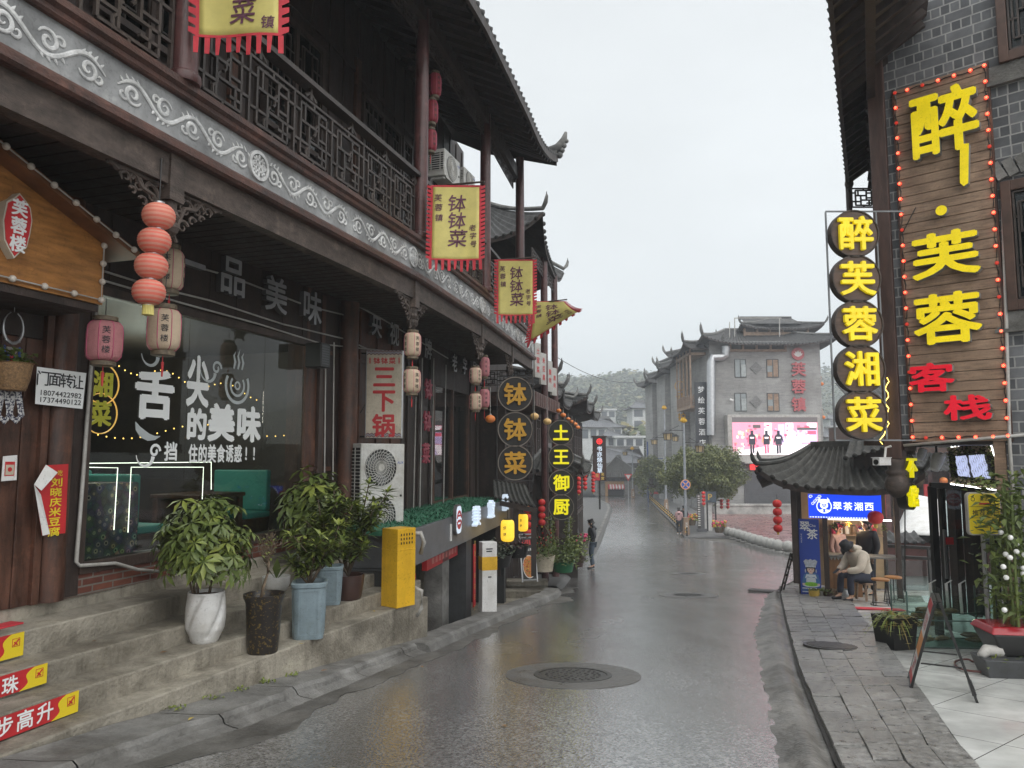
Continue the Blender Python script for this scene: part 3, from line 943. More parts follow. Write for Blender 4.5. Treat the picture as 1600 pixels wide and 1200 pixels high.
def build_restaurant():
 path=[op(s)for s in[-6,-3,0,3,6,8.6,9.0,9.2,9.4,9.8,11,11.7,12,12.15,12.3,12.7,15,LEN]]
 path=[(p.x,p.y)for p in path]
 mb=MB();sweep(mb,path,rect(-.10,3.90,0,4.25));rb(mb,'frieze','frieze')
 mb=MB()
 sweep(mb,path,[(-.12,4.25),(.035,4.25),(.05,4.265),(.05,4.30),(.085,4.32),(.085,4.37),(-.12,4.37)])
 rb(mb,'upper_moulding','brown_trim')
 mb=MB()
 sweep(mb,path,[(-.12,3.80),(.03,3.80),(.055,3.82),(.055,3.87),(.03,3.90),(-.12,3.90)])
 rb(mb,'lower_moulding','brown_trim')
 mb=MB();sweep(mb,path,rect(-.16,3.56,-.035,3.797));rb(mb,'edge_beam','old_beam')
 mb=MB();sweep(mb,path,rect(W-.1,3.74,-.17,3.79))
 for i in range(150):
  s=-5.9+i*.157
  if s<LEN-.1:mb.box(-.07,3.71,W+.06,.07,3.738,-.18,ofr(s))
 rb(mb,'soffit','dark_wood')
 mb=MB();sweep(mb,path,rect(-1.55,4.18,-.12,4.24));rb(mb,'balcony_floor','dark_wood')
 # carved frieze: running vines and round medallions
 def vine(mb,s0,s1,flip):
  L=s1-s0
  zc=4.075
  P=lambda q,z,o=.004:op(s0+q if not flip else s1-q,o,z)
  nz=(P(L/2,zc,1)-P(L/2,zc,0)).normalized()
  T=lambda pl,r,n=6:mb.tube([P(x,z)for x,z in pl],r,n,None,0,.55,nz)
  wl=L/2.25
  A=.078
  cz=lambda q:zc+A*math.cos(2*math.pi*q/wl)
  T([(L*i/64,cz(L*i/64))for i in range(65)],[.006+.012*min(1,min(i,64-i)/6)for i in range(65)])
  k=0
  while wl*(k+.5)/2<L+.01:
   q0=wl*k/2
   up=-1 if k%2==0 else 1
   qc,z0=q0+.01,zc+up*.018
   sp=[(qc+x,z0-up*z)for x,z,_ in spiral(0,0,.078,.014,-160,330,22)]
   T(sp,[.006+.011*math.sin(math.pi*min(1,i/20))**.6 for i in range(23)])
   sp=[(qc+.085+x,z0+up*.028+up*z)for x,z,_ in spiral(0,0,.045,.010,200,-150,14)]
   T(sp,[.005+.008*math.sin(math.pi*min(1,i/13))for i in range(15)])
   for j in range(5):
    a=q0-.10+.05*j
    zz=cz(a)
    T([(a,zz),(a+.016,zz-up*.020),(a+.030,zz-up*(.036+.006*(j%2)))],[.011,.012,.003],5)
   k+=1
 def medal(mb,s):
  Mf=ofr(s,.0,4.078)
  mb.ring(0,0,-.01,.022,.105,.135,28,Mf)
  mb.box(-.012,-.10,0,.012,.10,.018,Mf);mb.box(-.10,-.012,0,.10,.012,.018,Mf)
  for a in(-1,1):
   mb.box(.045*a-.01,-.08,0,.045*a+.01,.08,.018,Mf);mb.box(-.08,.05*a-.01,0,.08,.05*a+.01,.018,Mf)
   mb.ring(.06*a,0,0,.016,.02,.034,12,Mf)
 for lo,hi in((-2.6,2.6),(2.6,5.8),(5.8,9.0),(9.0,12.2),(12.2,15.4),(15.4,17.5)):
  mb=MB()
  mid=(lo+hi)/2
  if hi-lo>3:vine(mb,lo+.22,mid-.05,False);vine(mb,mid+.05,hi-.22,True)
  else:vine(mb,lo+.22,hi-.1,False)
  medal(mb,hi if hi<17 else 17.3)
  rb(mb,'frieze_carving','carving',smooth=True)
  # hung posts with lotus ends and scrolled brackets
 def bracket(mb,s,side):
  Mf=ofr(s,-.09,3.56)
  w_,h_=.52,.36
  B=lambda x,y:(side*x,y,0)
  mb.tube([B(.05,0),B(.05,-h_),B(.09,-h_-.05)],.018,6,Mf)
  out=[(.06+w_*(1-math.cos(math.pi/2*i/10)),-h_+h_*math.sin(math.pi/2*i/10))for i in range(11)]
  out=[(a,b+.03*math.sin(i*1.9))for i,(a,b)in enumerate(out)]
  mb.tube([B(a,b)for a,b in out],.02,6,Mf)
  mb.tube([B(.05,-.015),B(w_+.06,-.015)],.018,6,Mf)
  for cx,cy,r_ in((.17,-.12,.085),(.31,-.09,.065),(.42,-.07,.045),(.15,-.27,.06),(.25,-.2,.045),(.10,-.19,.04),(.35,-.15,.035)):
   mb.tube([B(cx+p[0],cy+p[1])for p in spiral(0,0,r_,r_*.2,20,430 if r_>.05 else 320,16)],[.015-.0006*k for k in range(17)],6,Mf)
  for k in range(5):
   a=.12+.08*k
   mb.tube([B(a,-.02),B(a+.03,-.06),B(a+.01,-.10)],[.012,.014,.004],5,Mf)
 for s in(.6,4.87,9.2,12.45,15.1):
  mb=MB()
  Mf=ofr(s,-.09)
  mb.cbox(0,3.62,0,.15,.36,.15,Mf)
  T_=Mf@Matrix.Rotation(R(-90),4,'X')
  mb.lathe([(.055,3.30),(.06,3.45),(.07,3.5)],10,T_)
  prof=[(.001,3.16),(.03,3.17),(.062,3.20),(.078,3.24),(.07,3.275),(.05,3.285),(.062,3.30),(.075,3.33),(.062,3.36),(.056,3.37)]
  mb.lathe(prof,20,T_,fn=lambda t,z:1+.09*abs(math.sin(5*t)))
  rb(mb,'hung_post','old_beam',bevel=0)
  for side in(-1,1):
   if s==15.1 and side==1:continue
   mb=MB();bracket(mb,s,side);rb(mb,'carved_bracket','old_beam',smooth=True)
   # balcony columns
 for s in(.6,4.86,9.2,12.45,15.15):
  mb=MB()
  p=op(s,.01 if s<15 else .12)
  a=TR(p.x,p.y,0)
  mb.lathe([(.10,4.372),(.098,5),(.095,6.2),(.09,7.9)],20,a)
  mb.lathe([(.12,4.371),(.13,4.40),(.125,4.44),(.10,4.46)],20,a)
  rb(mb,'balcony_column','column_wood',smooth=True)
  # railings
 for s0,s1 in((-5.8,.5),(.72,4.74),(4.98,9.05),(9.33,12.3),(12.6,15.0),(15.3,17.5)):
  c=9.2 if s0>9 else 0
  c=12.15 if s0>12.3 else c
  Mf=S0 if c==0 else(S1 if c==9.2 else S2)
  mb=MB()
  lattice(mb,Mf,s0-c,s1-c,4.40,5.06,-.02)
  rb(mb,'railing_lattice','lattice_wood')
  mb=MB()
  mb.box(s0-c-.12,5.20,-.085,s1-c+.12,5.25,.055,Mf)
  mb.box(s0-c-.12,5.255,-.06,s1-c+.12,5.275,.03,Mf)
  n=max(2,round((s1-s0)/.9))
  for i in range(n+1):
   x=s0-c+(s1-s0)*i/n
   mb.tube([(x-.09,5.09,-.02),(x,5.16,-.02),(x+.09,5.09,-.02)],.022,6,Mf)
   mb.cbox(x,5.14,-.02,.04,.12,.04,Mf)
  rb(mb,'handrail','lattice_wood')
  # upper storey wall behind the balcony
 mb=MB()
 up=[op(s,W)for s in(-6,0,5,8.8,9.2,9.6,11.8,12.15,12.5,16.2)]
 sweep(mb,[(p.x,p.y)for p in up],rect(-.12,4.2,0,8.6))
 e=op(16.2,W)
 mb.box(-.1,4.2,-5,.0,8.6,-.1,ofr(16.2,W))
 for i in range(46):
  s=-5.8+i*.485
  if s<16.1:mb.box(-.03,4.25,.0,.03,8.5,.022,ofr(s,W))
 for z in(5.35,7.35):
  sweep(mb,[(p.x,p.y)for p in up],rect(-.01,z,.028,z+.09))
 rb(mb,'upper_wall','dark_wood')
 for s in(3.4,7.15,10.15,13.6):
  mb=MB();Mf=ofr(s,W)
  mb.cbox(0,5.9,.02,.16,3.4,.06,Mf)
  rb(mb,'wall_post','door_wood')
 def up_window(s,w_,z0,z1):
  Mf=ofr(s,W)
  mb=MB()
  for x in(-w_/2,0,w_/2):mb.cbox(x,(z0+z1)/2,.05,.07,z1-z0,.06,Mf)
  for z in(z0,z1):mb.cbox(0,z,.05,w_+.07,.07,.064,Mf)
  f=rb(mb,'window','frame_wood')
  mb=MB()
  for q in(0,1):
   x0=-w_/2+.04+q*w_/2
   lattice(mb,Mf,x0,x0+w_/2-.08,z0+.04,z1-.04,.05,.017,.4,False)
  mb.build('lattice','lattice_wood',f)
  mb=MB();mb.box(-w_/2,z0,.022,w_/2,z1,.03,Mf)
  mb.build('pane','win_glass',f)
 for s,w_ in((5.9,1.3),(8.3,1.25),(11.05,1.5),(12.4,.9),(14.6,1.2)):
  up_window(s,w_,5.55,7.1)
  # eave beam, hanging lattice, rafters, roof
 ep=[op(s)for s in(-6,0,5,8.6,9.0,9.2,9.4,9.8,11.6,12.15,12.7,15.3)]
 mb=MB();sweep(mb,[(p.x,p.y)for p in ep],rect(-.09,7.42,.09,7.68));rb(mb,'eave_beam','dark_wood')
 for s0,s1 in((-5.8,.5),(.72,4.74),(4.98,9.05),(9.33,12.3),(12.6,15.0)):
  c=9.2 if s0>9 else 0
  c=12.15 if s0>12.3 else c
  Mf=S0 if c==0 else(S1 if c==9.2 else S2)
  mb=MB();lattice(mb,Mf,s0-c,s1-c,7.18,7.40,0,.016,.42,False)
  rb(mb,'hanging_lattice','lattice_wood')
 def lift(s):return .62*max(0,(s-12.6)/2.9)**2
 sA,sB=-6.0,15.2
 ez=7.40
 eave=lambda u:op(sA+(sB-sA)*u,.86+.12*lift(sA+(sB-sA)*u),ez+lift(sA+(sB-sA)*u))
 rid=lambda u:op(sA+(sB-sA)*u,-2.9,9.5+.4*lift(sA+(sB-sA)*u))
 mb=MB();tiled(mb,eave,rid,.19,.05,8,.14);rb(mb,'tiled_roof','tile',smooth='all')
 mb=MB()
 n=70
 vs=[]
 for i in range(n+1):
  u=i/n
  a,b=eave(u),rid(u)
  for t in(.03,.25,.5,.75,1):
   q=a.lerp(b,t);vs.append(q+Vector((0,0,-.09-.14*math.sin(math.pi*t))))
 mb.add(vs,[(i*5+j,i*5+j+1,(i+1)*5+j+1,(i+1)*5+j)for i in range(n)for j in range(4)])
 for i in range(74):
  u=i/73.0
  a,b=eave(u),rid(u)
  p,q=a.lerp(b,.02)+Vector((0,0,-.14)),a.lerp(b,.55)+Vector((0,0,-.28))
  mb.bar(p,q,.07,.09)
 for i in range(40):
  a,b=eave(i/40)+Vector((0,0,-.05)),eave((i+1)/40)+Vector((0,0,-.05))
  mb.bar(a,b,.05,.16)
 rb(mb,'rafters','dark_wood')
 mb=MB()
 e1,r1=eave(1),rid(1)
 pts=[r1.lerp(e1,t)+Vector((0,0,.06-.14*math.sin(math.pi*t)))for t in[i/8 for i in range(9)]]
 mb.tube(pts,.09,8)
 d=(e1-r1);d.z=0;d.normalize()
 mb.tube([e1+d*(-.25)+Vector((0,0,.10)),e1+d*.02+Vector((0,0,.18)),e1+d*.16+Vector((0,0,.36)),e1+d*.20+Vector((0,0,.52))],[.10,.10,.075,.03],8)
 for k in range(4):
  mb.ball(e1+d*(.02+.05*k)+Vector((.04,0,.02+.1*k)),.075-.008*k,8,6)
 rb(mb,'roof_end_ornament','ridge',smooth='all')
 # gable boards closing the roof end
 mb=MB()
 mb.add([e1+Vector((0,0,-.02)),r1,r1+Vector((0,0,-.5)),e1.lerp(r1,.4)+Vector((0,0,-.55)),e1+Vector((0,0,-.22))],[(0,1,2,3,4)])
 rb(mb,'gable_board','dark_wood')
M_['win_glass']=glass('win_glass',(.45,.52,.52))
M_['shop_glass']=glass('shop_glass',(.68,.74,.74))
build_restaurant()
# ground floor front
def build_ground_floor():
 F=S0
 w0=W
 D=.25
 gx0,gx1,gz0,gz1=5.47,9.08,.57,2.94
 mb=MB()
 mb.box(-6,.3,w0-D,3.2,3.76,w0,F)
 mb.box(3.2,2.45,w0-D,5.05,3.76,w0,F)
 mb.box(5.28,.3,w0-D,gx0-.03,3.76,w0+.02,F)
 mb.box(gx0-.03,3.02,w0-D,gx1+.1,3.76,w0+.0,F)
 for i in range(9):mb.box(5.6+i*.44,3.06,w0,5.614+i*.44,3.72,w0+.012,F)
 mb.box(gx1+.1,.3,w0-D,9.64,3.76,w0-.02,F)
 rb(mb,'front_wall','dark_wood',bevel=.006)
 mb=MB()
 mb.box(5.05,.3,w0-D,5.28,3.76,w0-.06,F)
 for i in range(9):
  x=3.2+i*.205
  mb.box(x,.3,w0-.08,x+.2,2.445,w0-.01+.008*(i%3),F)
 mb.box(4.98,.3,w0-.02,5.045,3.0,w0+.05,F)
 rb(mb,'plank_door','door_wood',bevel=.004)
 mb=MB()
 T_=F@Matrix.Translation((5.17,0,w0+.0))@Matrix.Rotation(R(-90),4,'X')
 mb.lathe([(.115,.3),(.112,2),(.108,3.74)],18,T_)
 rb(mb,'round_post','door_wood',smooth=True)
 mb=MB()
 T_=F@Matrix.Translation((9.78,0,w0+.06))@Matrix.Rotation(R(-90),4,'X')
 mb.lathe([(.14,.3),(.138,2),(.135,3.74)],18,T_)
 rb(mb,'round_post','door_wood',smooth=True)
 mb=MB()
 mb.box(gx0-.03,.47,w0-.14,gx1+.1,.57,w0+.03,F)
 mb.box(gx0-.06,.57,w0-.08,gx0,gz1+.06,w0+.04,F)
 mb.box(gx1,.57,w0-.08,gx1+.10,gz1+.06,w0+.035,F)
 mb.box(gx0,gz1,w0-.08,gx1,gz1+.08,w0+.033,F)
 win=rb(mb,'shop_window','frame_wood',bevel=.005)
 mb=MB()
 cuts=[gx0,6.68,7.95,gx1]
 for a,b in zip(cuts,cuts[1:]):mb.box(a+.004,.571,w0-.03,b-.004,gz1-.001,w0-.022,F)
 mb.build('pane','shop_glass',win)
 m=mat('base_brick',(1,1,1),.85,.3,8)
 brickify(m,wall_vec(m,90-TH0),.22,.065,.008,(.16,.14,.12),(.12,.035,.022),(.17,.055,.032))
 mb=MB();mb.box(gx0-.2,.29,w0-.2,9.62,.47,w0+.012,F);rb(mb,'brick_base',m)
 # vinyl lettering on the window
 mb=MB()
 o=w0-.018
 def put(st,px0,py0,px1,py1,m=0,bold=.085):
  a,b=onp(px0,py0,F,o),onp(px1,py1,F,o)
  cx,cy=(a[0]+b[0])/2,(a[1]+b[1])/2
  n=len(st)
  v=[glyph(c,0,bold)[2]for c in st if c!=' ']
  ww=abs(b[0]-a[0])/n
  h=abs(b[1]-a[1])
  sh=max(d[1]for d in v);sw=max(d[0]for d in v)
  mb.text(st,1,F@Matrix.Translation((cx,cy,o)),0,bold,m,dx=ww,sx=ww*.94/sw,sy=h/sh)
 put('舌',210,572,272,658)
 put('尖',292,552,326,638,0,.07)
 put('的',292,636,322,688);put('美味',324,628,408,692)
 put('挡',256,690,276,720,0,.05);put('住的美食诱惑!!',294,693,402,722,0,.05)
 # steaming bowl, clouds and a chilli
 c=onp(371,600,F,o);u=sz(1,8.2)
 Mt=F@Matrix.Translation((c[0],c[1],o))
 r_=.15
 mb.ring(0,-.02,0,.002,r_*1.18,r_*1.42,30,Mt,1,150,390)
 mb.ring(0,-.02,0,.0022,r_*.68,r_*.86,24,Mt,1,140,400)
 mb.ring(0,-.02,0,.0024,r_*.2,r_*.34,16,Mt,1)
 for k in range(3):
  mb.tube([(-.07+.07*k,.17,0),(-.05+.07*k,.25,0),(-.075+.07*k,.32,0),(-.045+.07*k,.40-.03*abs(k-1),0)],[.012,.018,.014,.002],6,Mt,1,flat=.1,up=(0,0,1))
 for px,py,q in((240,552,1),(330,577,1.1),(232,708,1)):
  c=onp(px,py,F,o);Mt=F@Matrix.Translation((c[0],c[1],o))
  mb.tube([(p[0]*q,p[1]*q,0)for p in spiral(.08,.02,.07,.02,0,400,16)],.014,6,Mt,1 if px!=232 else 0,flat=.1)
  mb.tube([(p[0]*q,p[1]*q,0)for p in spiral(-.02,-.02,.13,.08,180,350,12)],[.004+.0016*i for i in range(13)],6,Mt,1 if px!=232 else 0,flat=.1)
 c=onp(230,676,F,o);Mt=F@Matrix.Translation((c[0],c[1],o))
 mb.tube([(-.15,.10,0),(-.12,.04,0),(-.06,-.01,0),(.02,-.045,0),(.10,-.05,0),(.17,-.03,0)],[.004,.03,.042,.036,.02,.002],8,Mt,1,flat=.06)
 mb.build('lettering',['white_decal','grey_decal'],win)
 # dim room behind the window
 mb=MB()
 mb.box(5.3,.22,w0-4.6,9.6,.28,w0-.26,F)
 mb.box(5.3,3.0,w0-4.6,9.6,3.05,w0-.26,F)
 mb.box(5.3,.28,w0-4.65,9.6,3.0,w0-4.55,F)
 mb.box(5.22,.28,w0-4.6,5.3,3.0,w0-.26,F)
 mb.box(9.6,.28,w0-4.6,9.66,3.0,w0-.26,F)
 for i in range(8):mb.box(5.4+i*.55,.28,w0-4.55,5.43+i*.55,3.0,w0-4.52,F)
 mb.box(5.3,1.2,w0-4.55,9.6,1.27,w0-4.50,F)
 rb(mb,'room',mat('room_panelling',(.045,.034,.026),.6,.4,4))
 # lettering boards over the window: polished raised characters
 def raised(st,pts,h,name,label,MF,off,m=('letter_steel','letter_side')):
  t=None
  x0,y0=onp(*pts[0],MF,off)
  p0=MF@Vector((x0,y0,off))
  t=thing(name,label,'sign',p0)
  for ch,(px,py)in zip(st,pts):
   x,y=onp(px,py,MF,off)
   mb=MB()
   mb.text(ch,h,MF@Matrix.Translation((x,y,off+.035)),.06,.03,1)
   mb.text(ch,h,MF@Matrix.Translation((x,y,off+.067)),.0,.035,0)
   mb.build('letter',m,t)
  return t
 raised('一品美味',[(290,412),(357,433),(425,461),(482,481)],.46,'raised_lettering','four large polished metal characters fixed on the dark boards above the big shop window',F,w0+.012)
 raised('央视品牌',[(583,508),(611,522),(638,536),(664,545)],.40,'raised_lettering','polished metal characters on the dark wall, half hidden by the cream sign and lantern',S1,w0+.012)
 raised('老字号',[(706,567),(722,572),(737,577)],.40,'raised_lettering','three small polished metal characters, farthest group along the dark timber front',S2,w0+.06)
 # conduits along the wall
 mb=MB()
 for pl in([(150,292),(190,300),(330,365),(430,420),(530,462),(600,500),(700,560)],[(163,424),(240,448),(330,470),(440,506),(540,530),(580,548)],[(160,438),(300,478),(400,505),(505,538),(600,548)],[(310,418),(360,432),(480,478),(545,494),(546,525)]):
  mb.tube([F@Vector((*onp(a,b,F,w0+.03),w0+.03))for a,b in pl],.011,6)
 mb.tube([F@Vector((*onp(a,b,F,w0+.055),w0+.055))for a,b in((152,470),(140,600),(130,740),(119,878),(124,884),(180,880),(215,890),(250,893))],.017,6)
 rb(mb,'conduit','conduit',smooth='all')
 # the front past the corner post
 mb=MB()
 mb.box(-.30,.3,w0-.3,3.3,3.76,w0-.02,S1)
 for x,q in((.05,.1),(.62,.05),(1.25,.05),(1.9,.07),(2.5,.05)):mb.box(x,.3,w0-.02,x+q,3.7,w0+.012,S1)
 for z in(1.28,2.9):mb.box(-.2,z,w0-.02,3.1,z+.06,w0+.006,S1)
 rb(mb,'front_wall','door_wood',bevel=.005)
 x0,x1=2.6,5.5
 mb=MB()
 mb.box(.1,.3,w0-.3,1.86,3.76,w0+.0,S2)
 mb.box(.1,2.9,w0-.3,9,3.76,w0+.0,S2)
 mb.box(1.86,.3,w0-.25,4.6,.52,w0+.0,S2)
 mb.box(4.6,.3,w0-.3,9,2.9,w0,S2)
 for x in(.3,.9,1.6,4.7,5.3,6.0):mb.box(x,.3,w0,x+.08,3.7,w0+.04,S2)
 rb(mb,'front_wall','dark_wood',bevel=.005)
 mb=MB()
 for x in(1.86,3.2,4.52):mb.box(x,.52,w0-.06,x+.08,2.9,w0+.03,S2)
 mb.box(1.94,.521,w0-.05,4.52,.58,w0+.02,S2)
 f=rb(mb,'shop_window','door_wood')
 mb=MB();mb.box(1.94,.58,w0-.03,3.2,2.9,w0-.02,S2);mb.box(3.28,.58,w0-.03,4.52,2.9,w0-.02,S2)
 mb.build('pane','shop_glass',f)
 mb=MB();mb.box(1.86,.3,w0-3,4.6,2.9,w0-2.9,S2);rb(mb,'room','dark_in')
 # vertical conduits beside the cream sign
 mb=MB()
 for px,ya,yb in((509,548,745),(522,535,750)):
  mb.tube([F@Vector((*onp(px,ya,F,w0+.05),w0+.05)),F@Vector((*onp(px-2,yb,F,w0+.05),w0+.05))],.010,6)
 for px,ya,yb in((660,560,795),(678,560,795),(650,620,800),(697,570,790)):
  mb.tube([S1@Vector((*onp(px,ya,S1,w0+.05),w0+.05)),S1@Vector((*onp(px-4,yb,S1,w0+.05),w0+.05))],.012,6)
 rb(mb,'conduit','conduit')
 # end lattice screen under the balcony
 mb=MB();Mf=FR((op(LEN-.1,W).x,op(LEN-.1,W).y),-TH2)
 lattice(mb,Mf,.1,1.4,3.2,3.55,0,.02,.4,False)
 mb.box(-.1,.3,-.1,.05,3.7,.05,Mf)
 rb(mb,'hanging_lattice','lattice_wood')
build_ground_floor()
def wall_text_sign(name,st,px0,py0,px1,py1,M,off,label,m,h):
 mb=MB()
 n=len(st)
 t=None
 a=M@Vector((*onp(px0,py0,M,off),off))
 t=thing(name,label,'sign',a)
 for i,ch in enumerate(st):
  f=i/(n-1)
  x,y=onp(px0+(px1-px0)*f,py0+(py1-py0)*f,M,off)
  mb=MB();mb.text(ch,h,M@Matrix.Translation((x,y,off+.02)),.03,.03)
  mb.build('letter',m,t)
wall_text_sign('raised_lettering','钵钵菜',668,606,664,712,S1,W+.05,'three red characters running down the dark panel beside the white pipes','red_lettering',.42)if False else None
M_['red_letter']=mat('faded_red_letter',(.34,.06,.09),.5,.2)
wall_text_sign('raised_lettering','钵钵菜',668,608,664,708,S1,W+.05,'three faded red characters running down the dark wall between white pipes','red_letter',.40)
# furniture inside the window
M_['fairy2']=mat('amber_tube',(.8,.4,.1),.5,.02,emit=.5,ecol=(1,.5,.12))
M_['dim_yellow']=mat('dim_yellow',(.62,.52,.06),.5,.1,emit=.12,ecol=(1,.8,.1))
def build_inside():
 F=S0
 def bench(x,o,wd,lab,rz=0):
  p=F@Vector((x,.28,o))
  t=thing('booth_seat',lab,'bench',p,90-TH0+rz,'teal booth seats behind the glass')
  mb=MB();mb.box(-wd/2,-.25,.0,wd/2,.25,.40);mb.build('base','door_wood',t,bevel=.01,world=False)
  mb=MB();mb.box(-wd/2,-.25,.401,wd/2,.27,.48);mb.build('seat','teal',t,bevel=.02,world=False)
  mb=MB();mb.box(-wd/2,.17,.481,wd/2,.27,1.02);mb.build('backrest','teal',t,bevel=.02,world=False)
 def tbl(x,o,lab,m='door_wood',cloth=None):
  p=F@Vector((x,.28,o))
  t=thing('dining_table',lab,'table',p,90-TH0,'tables behind the glass')
  mb=MB();mb.box(-.42,-.36,.70,.42,.36,.75);mb.build('tabletop',m,t,bevel=.01,world=False)
  for a in(-1,1):
   for b in(-1,1):
    mb=MB();mb.box(a*.36-.04,b*.3-.04,0,a*.36+.04,b*.3+.04,.70);mb.build('leg',m,t,bevel=.01,world=False)
  mb=MB();mb.box(-.36,-.30,.58,.36,.30,.69);mb.build('apron',m,t,world=False)
 o0=W-.25
 bench(6.75,o0-.62,.8,'teal booth seat next to the flowered table cover, behind the big window',90)
 bench(8.65,o0-.75,.85,'teal booth seat at the right end of the big window, beside carved table',-90)
 bench(7.6,o0-2.3,.9,'teal booth seat deep in the room, seen between the other two',0)
 tbl(8.0,o0-.7,'carved brown table between teal seats behind the window')
 tbl(7.3,o0-2.2,'brown table further back in the dim room')
 # flowered cover over the near table
 m=mat('flowered_cloth',(.16,.14,.135),.8,.2)
 N,L,p=nodes(m)
 v=N.new('ShaderNodeTexVoronoi');v.inputs['Scale'].default_value=14;v.feature='F1'
 tc=N.new('ShaderNodeTexCoord');L.new(tc.outputs['Object'],v.inputs['Vector'])
 cr=N.new('ShaderNodeValToRGB');cr.color_ramp.interpolation='CONSTANT'
 e=cr.color_ramp.elements
 e[0].position=0;e[0].color=(.03,.02,.02,1);e[1].position=.16;e[1].color=(.55,.45,.30,1)
 e.new(.34).color=(.17,.155,.155,1);e.new(.60).color=(.13,.115,.12,1)
 L.new(v.outputs['Distance'],cr.inputs[0])
 hs=N.new('ShaderNodeMixRGB');hs.blend_type='MULTIPLY';hs.inputs[0].default_value=.45
 L.new(cr.outputs[0],hs.inputs[1]);L.new(v.outputs['Color'],hs.inputs[2]);L.new(hs.outputs[0],p.inputs['Base Color'])
 mb=MB()
 n=40
 x0,x1,oA,oB=5.5,6.36,o0-.06,o0-.8
 ring=[(x0,oA),(x1,oA),(x1,oB),(x0,oB)]
 per=[]
 for i in range(4):
  a,b=ring[i],ring[(i+1)%4]
  for k in range(n//4):per.append((a[0]+(b[0]-a[0])*k/(n//4),a[1]+(b[1]-a[1])*k/(n//4)))
 vs=[]
 cx,cz=(x0+x1)/2,(oA+oB)/2
 for j,z in enumerate((1.23,1.22,1.05,.8,.55,.34)):
  for i,(x,o)in enumerate(per):
   k=1+(.0 if j==0 else .02+.035*j*.5+.03*math.sin(i*2.4)*j/3)
   vs.append(F@Vector((cx+(x-cx)*k,z,cz+(o-cz)*min(k,1.04))))
 mb.add(vs,[(j*n+i,j*n+(i+1)%n,(j+1)*n+(i+1)%n,(j+1)*n+i)for j in range(5)for i in range(n)]+[tuple(range(n))])
 tag(mb.build('tablecloth',m,smooth='all'),'grey flowered cloth gathered over a table at the left end of the shop window','tablecloth')
 # neon strip round an opening inside
 M_['neon']=mat('neon_strip',(1,1,.85),.5,.02,emit=1.3,ecol=(1,.97,.78))
 mb=MB()
 o=o0-.02
 for pl in([(132,724),(330,722),(330,765)],[(132,730),(184,731),(178,828)],[(200,832),(205,730),(318,730),(316,780)]):
  mb.tube([F@Vector((*onp(a,b,F,o),o))for a,b in pl],.0045,6)
 for q,(x,z)in enumerate(((6.3,2.2),(8.0,2.3))):
  L=bpy.data.lights.new('room_fill_lamp','POINT');L.energy=20;L.color=(1,.93,.78);L.shadow_soft_size=.25  # fill lamps added to brighten the room, apart from the strips
  lo=link(bpy.data.objects.new('room_fill_lamp',L));lo.location=F@Vector((x,z,o0-.9-q*.8))
 tag(mb.build('neon_strip','neon'),'thin glowing white strip light outlining shelves behind the shop window','strip light')
 # two ringed yellow characters hung inside, left end of the window
 o=o0+.02
 for ch,px,py,lab in(('湘',160,600,'yellow character in a thin amber ring inside the window, upper one'),('菜',157,646,'yellow character in a thin amber ring inside the window, lower one')):
  x,y=onp(px,py,F,o)
  t=thing('ring_sign',lab,'sign',F@Vector((x,y-.2,o)),0,'ringed characters inside the window')
  mb=MB();mb.ring(x,y,o-.006,o+.006,.185,.193,30,F);mb.tube([(x,y+.19,o),(x,y+.5,o)],.004,4,F);mb.build('amber_ring','fairy2',t)
  mb=MB();mb.text(ch,.25,F@Matrix.Translation((x,y,o)),.01,.05);mb.build('letter','dim_yellow',t)
  # little warm fairy lights inside
 M_['fairy']=mat('warm_bulb',(1,.6,.2),.5,.02,emit=2.0,ecol=(1,.55,.12))
 mb=MB()
 o=o0-.3
 for i in range(26):
  f=i/25
  x,y=onp(140+330*f,676+10*math.sin(f*9)-5*f,F,o)
  mb.ball(F@Vector((x,y,o)),.008,6,4)
 for i in range(24):
  f=i/23
  x,y=onp(186+215*f,572+45*f+8*math.sin(f*14),F,o)
  mb.ball(F@Vector((x,y,o)),.008,6,4)
 tag(mb.build('string_lights','fairy'),'strings of tiny amber lights hung across the inside of the shop window','string lights')
build_inside()
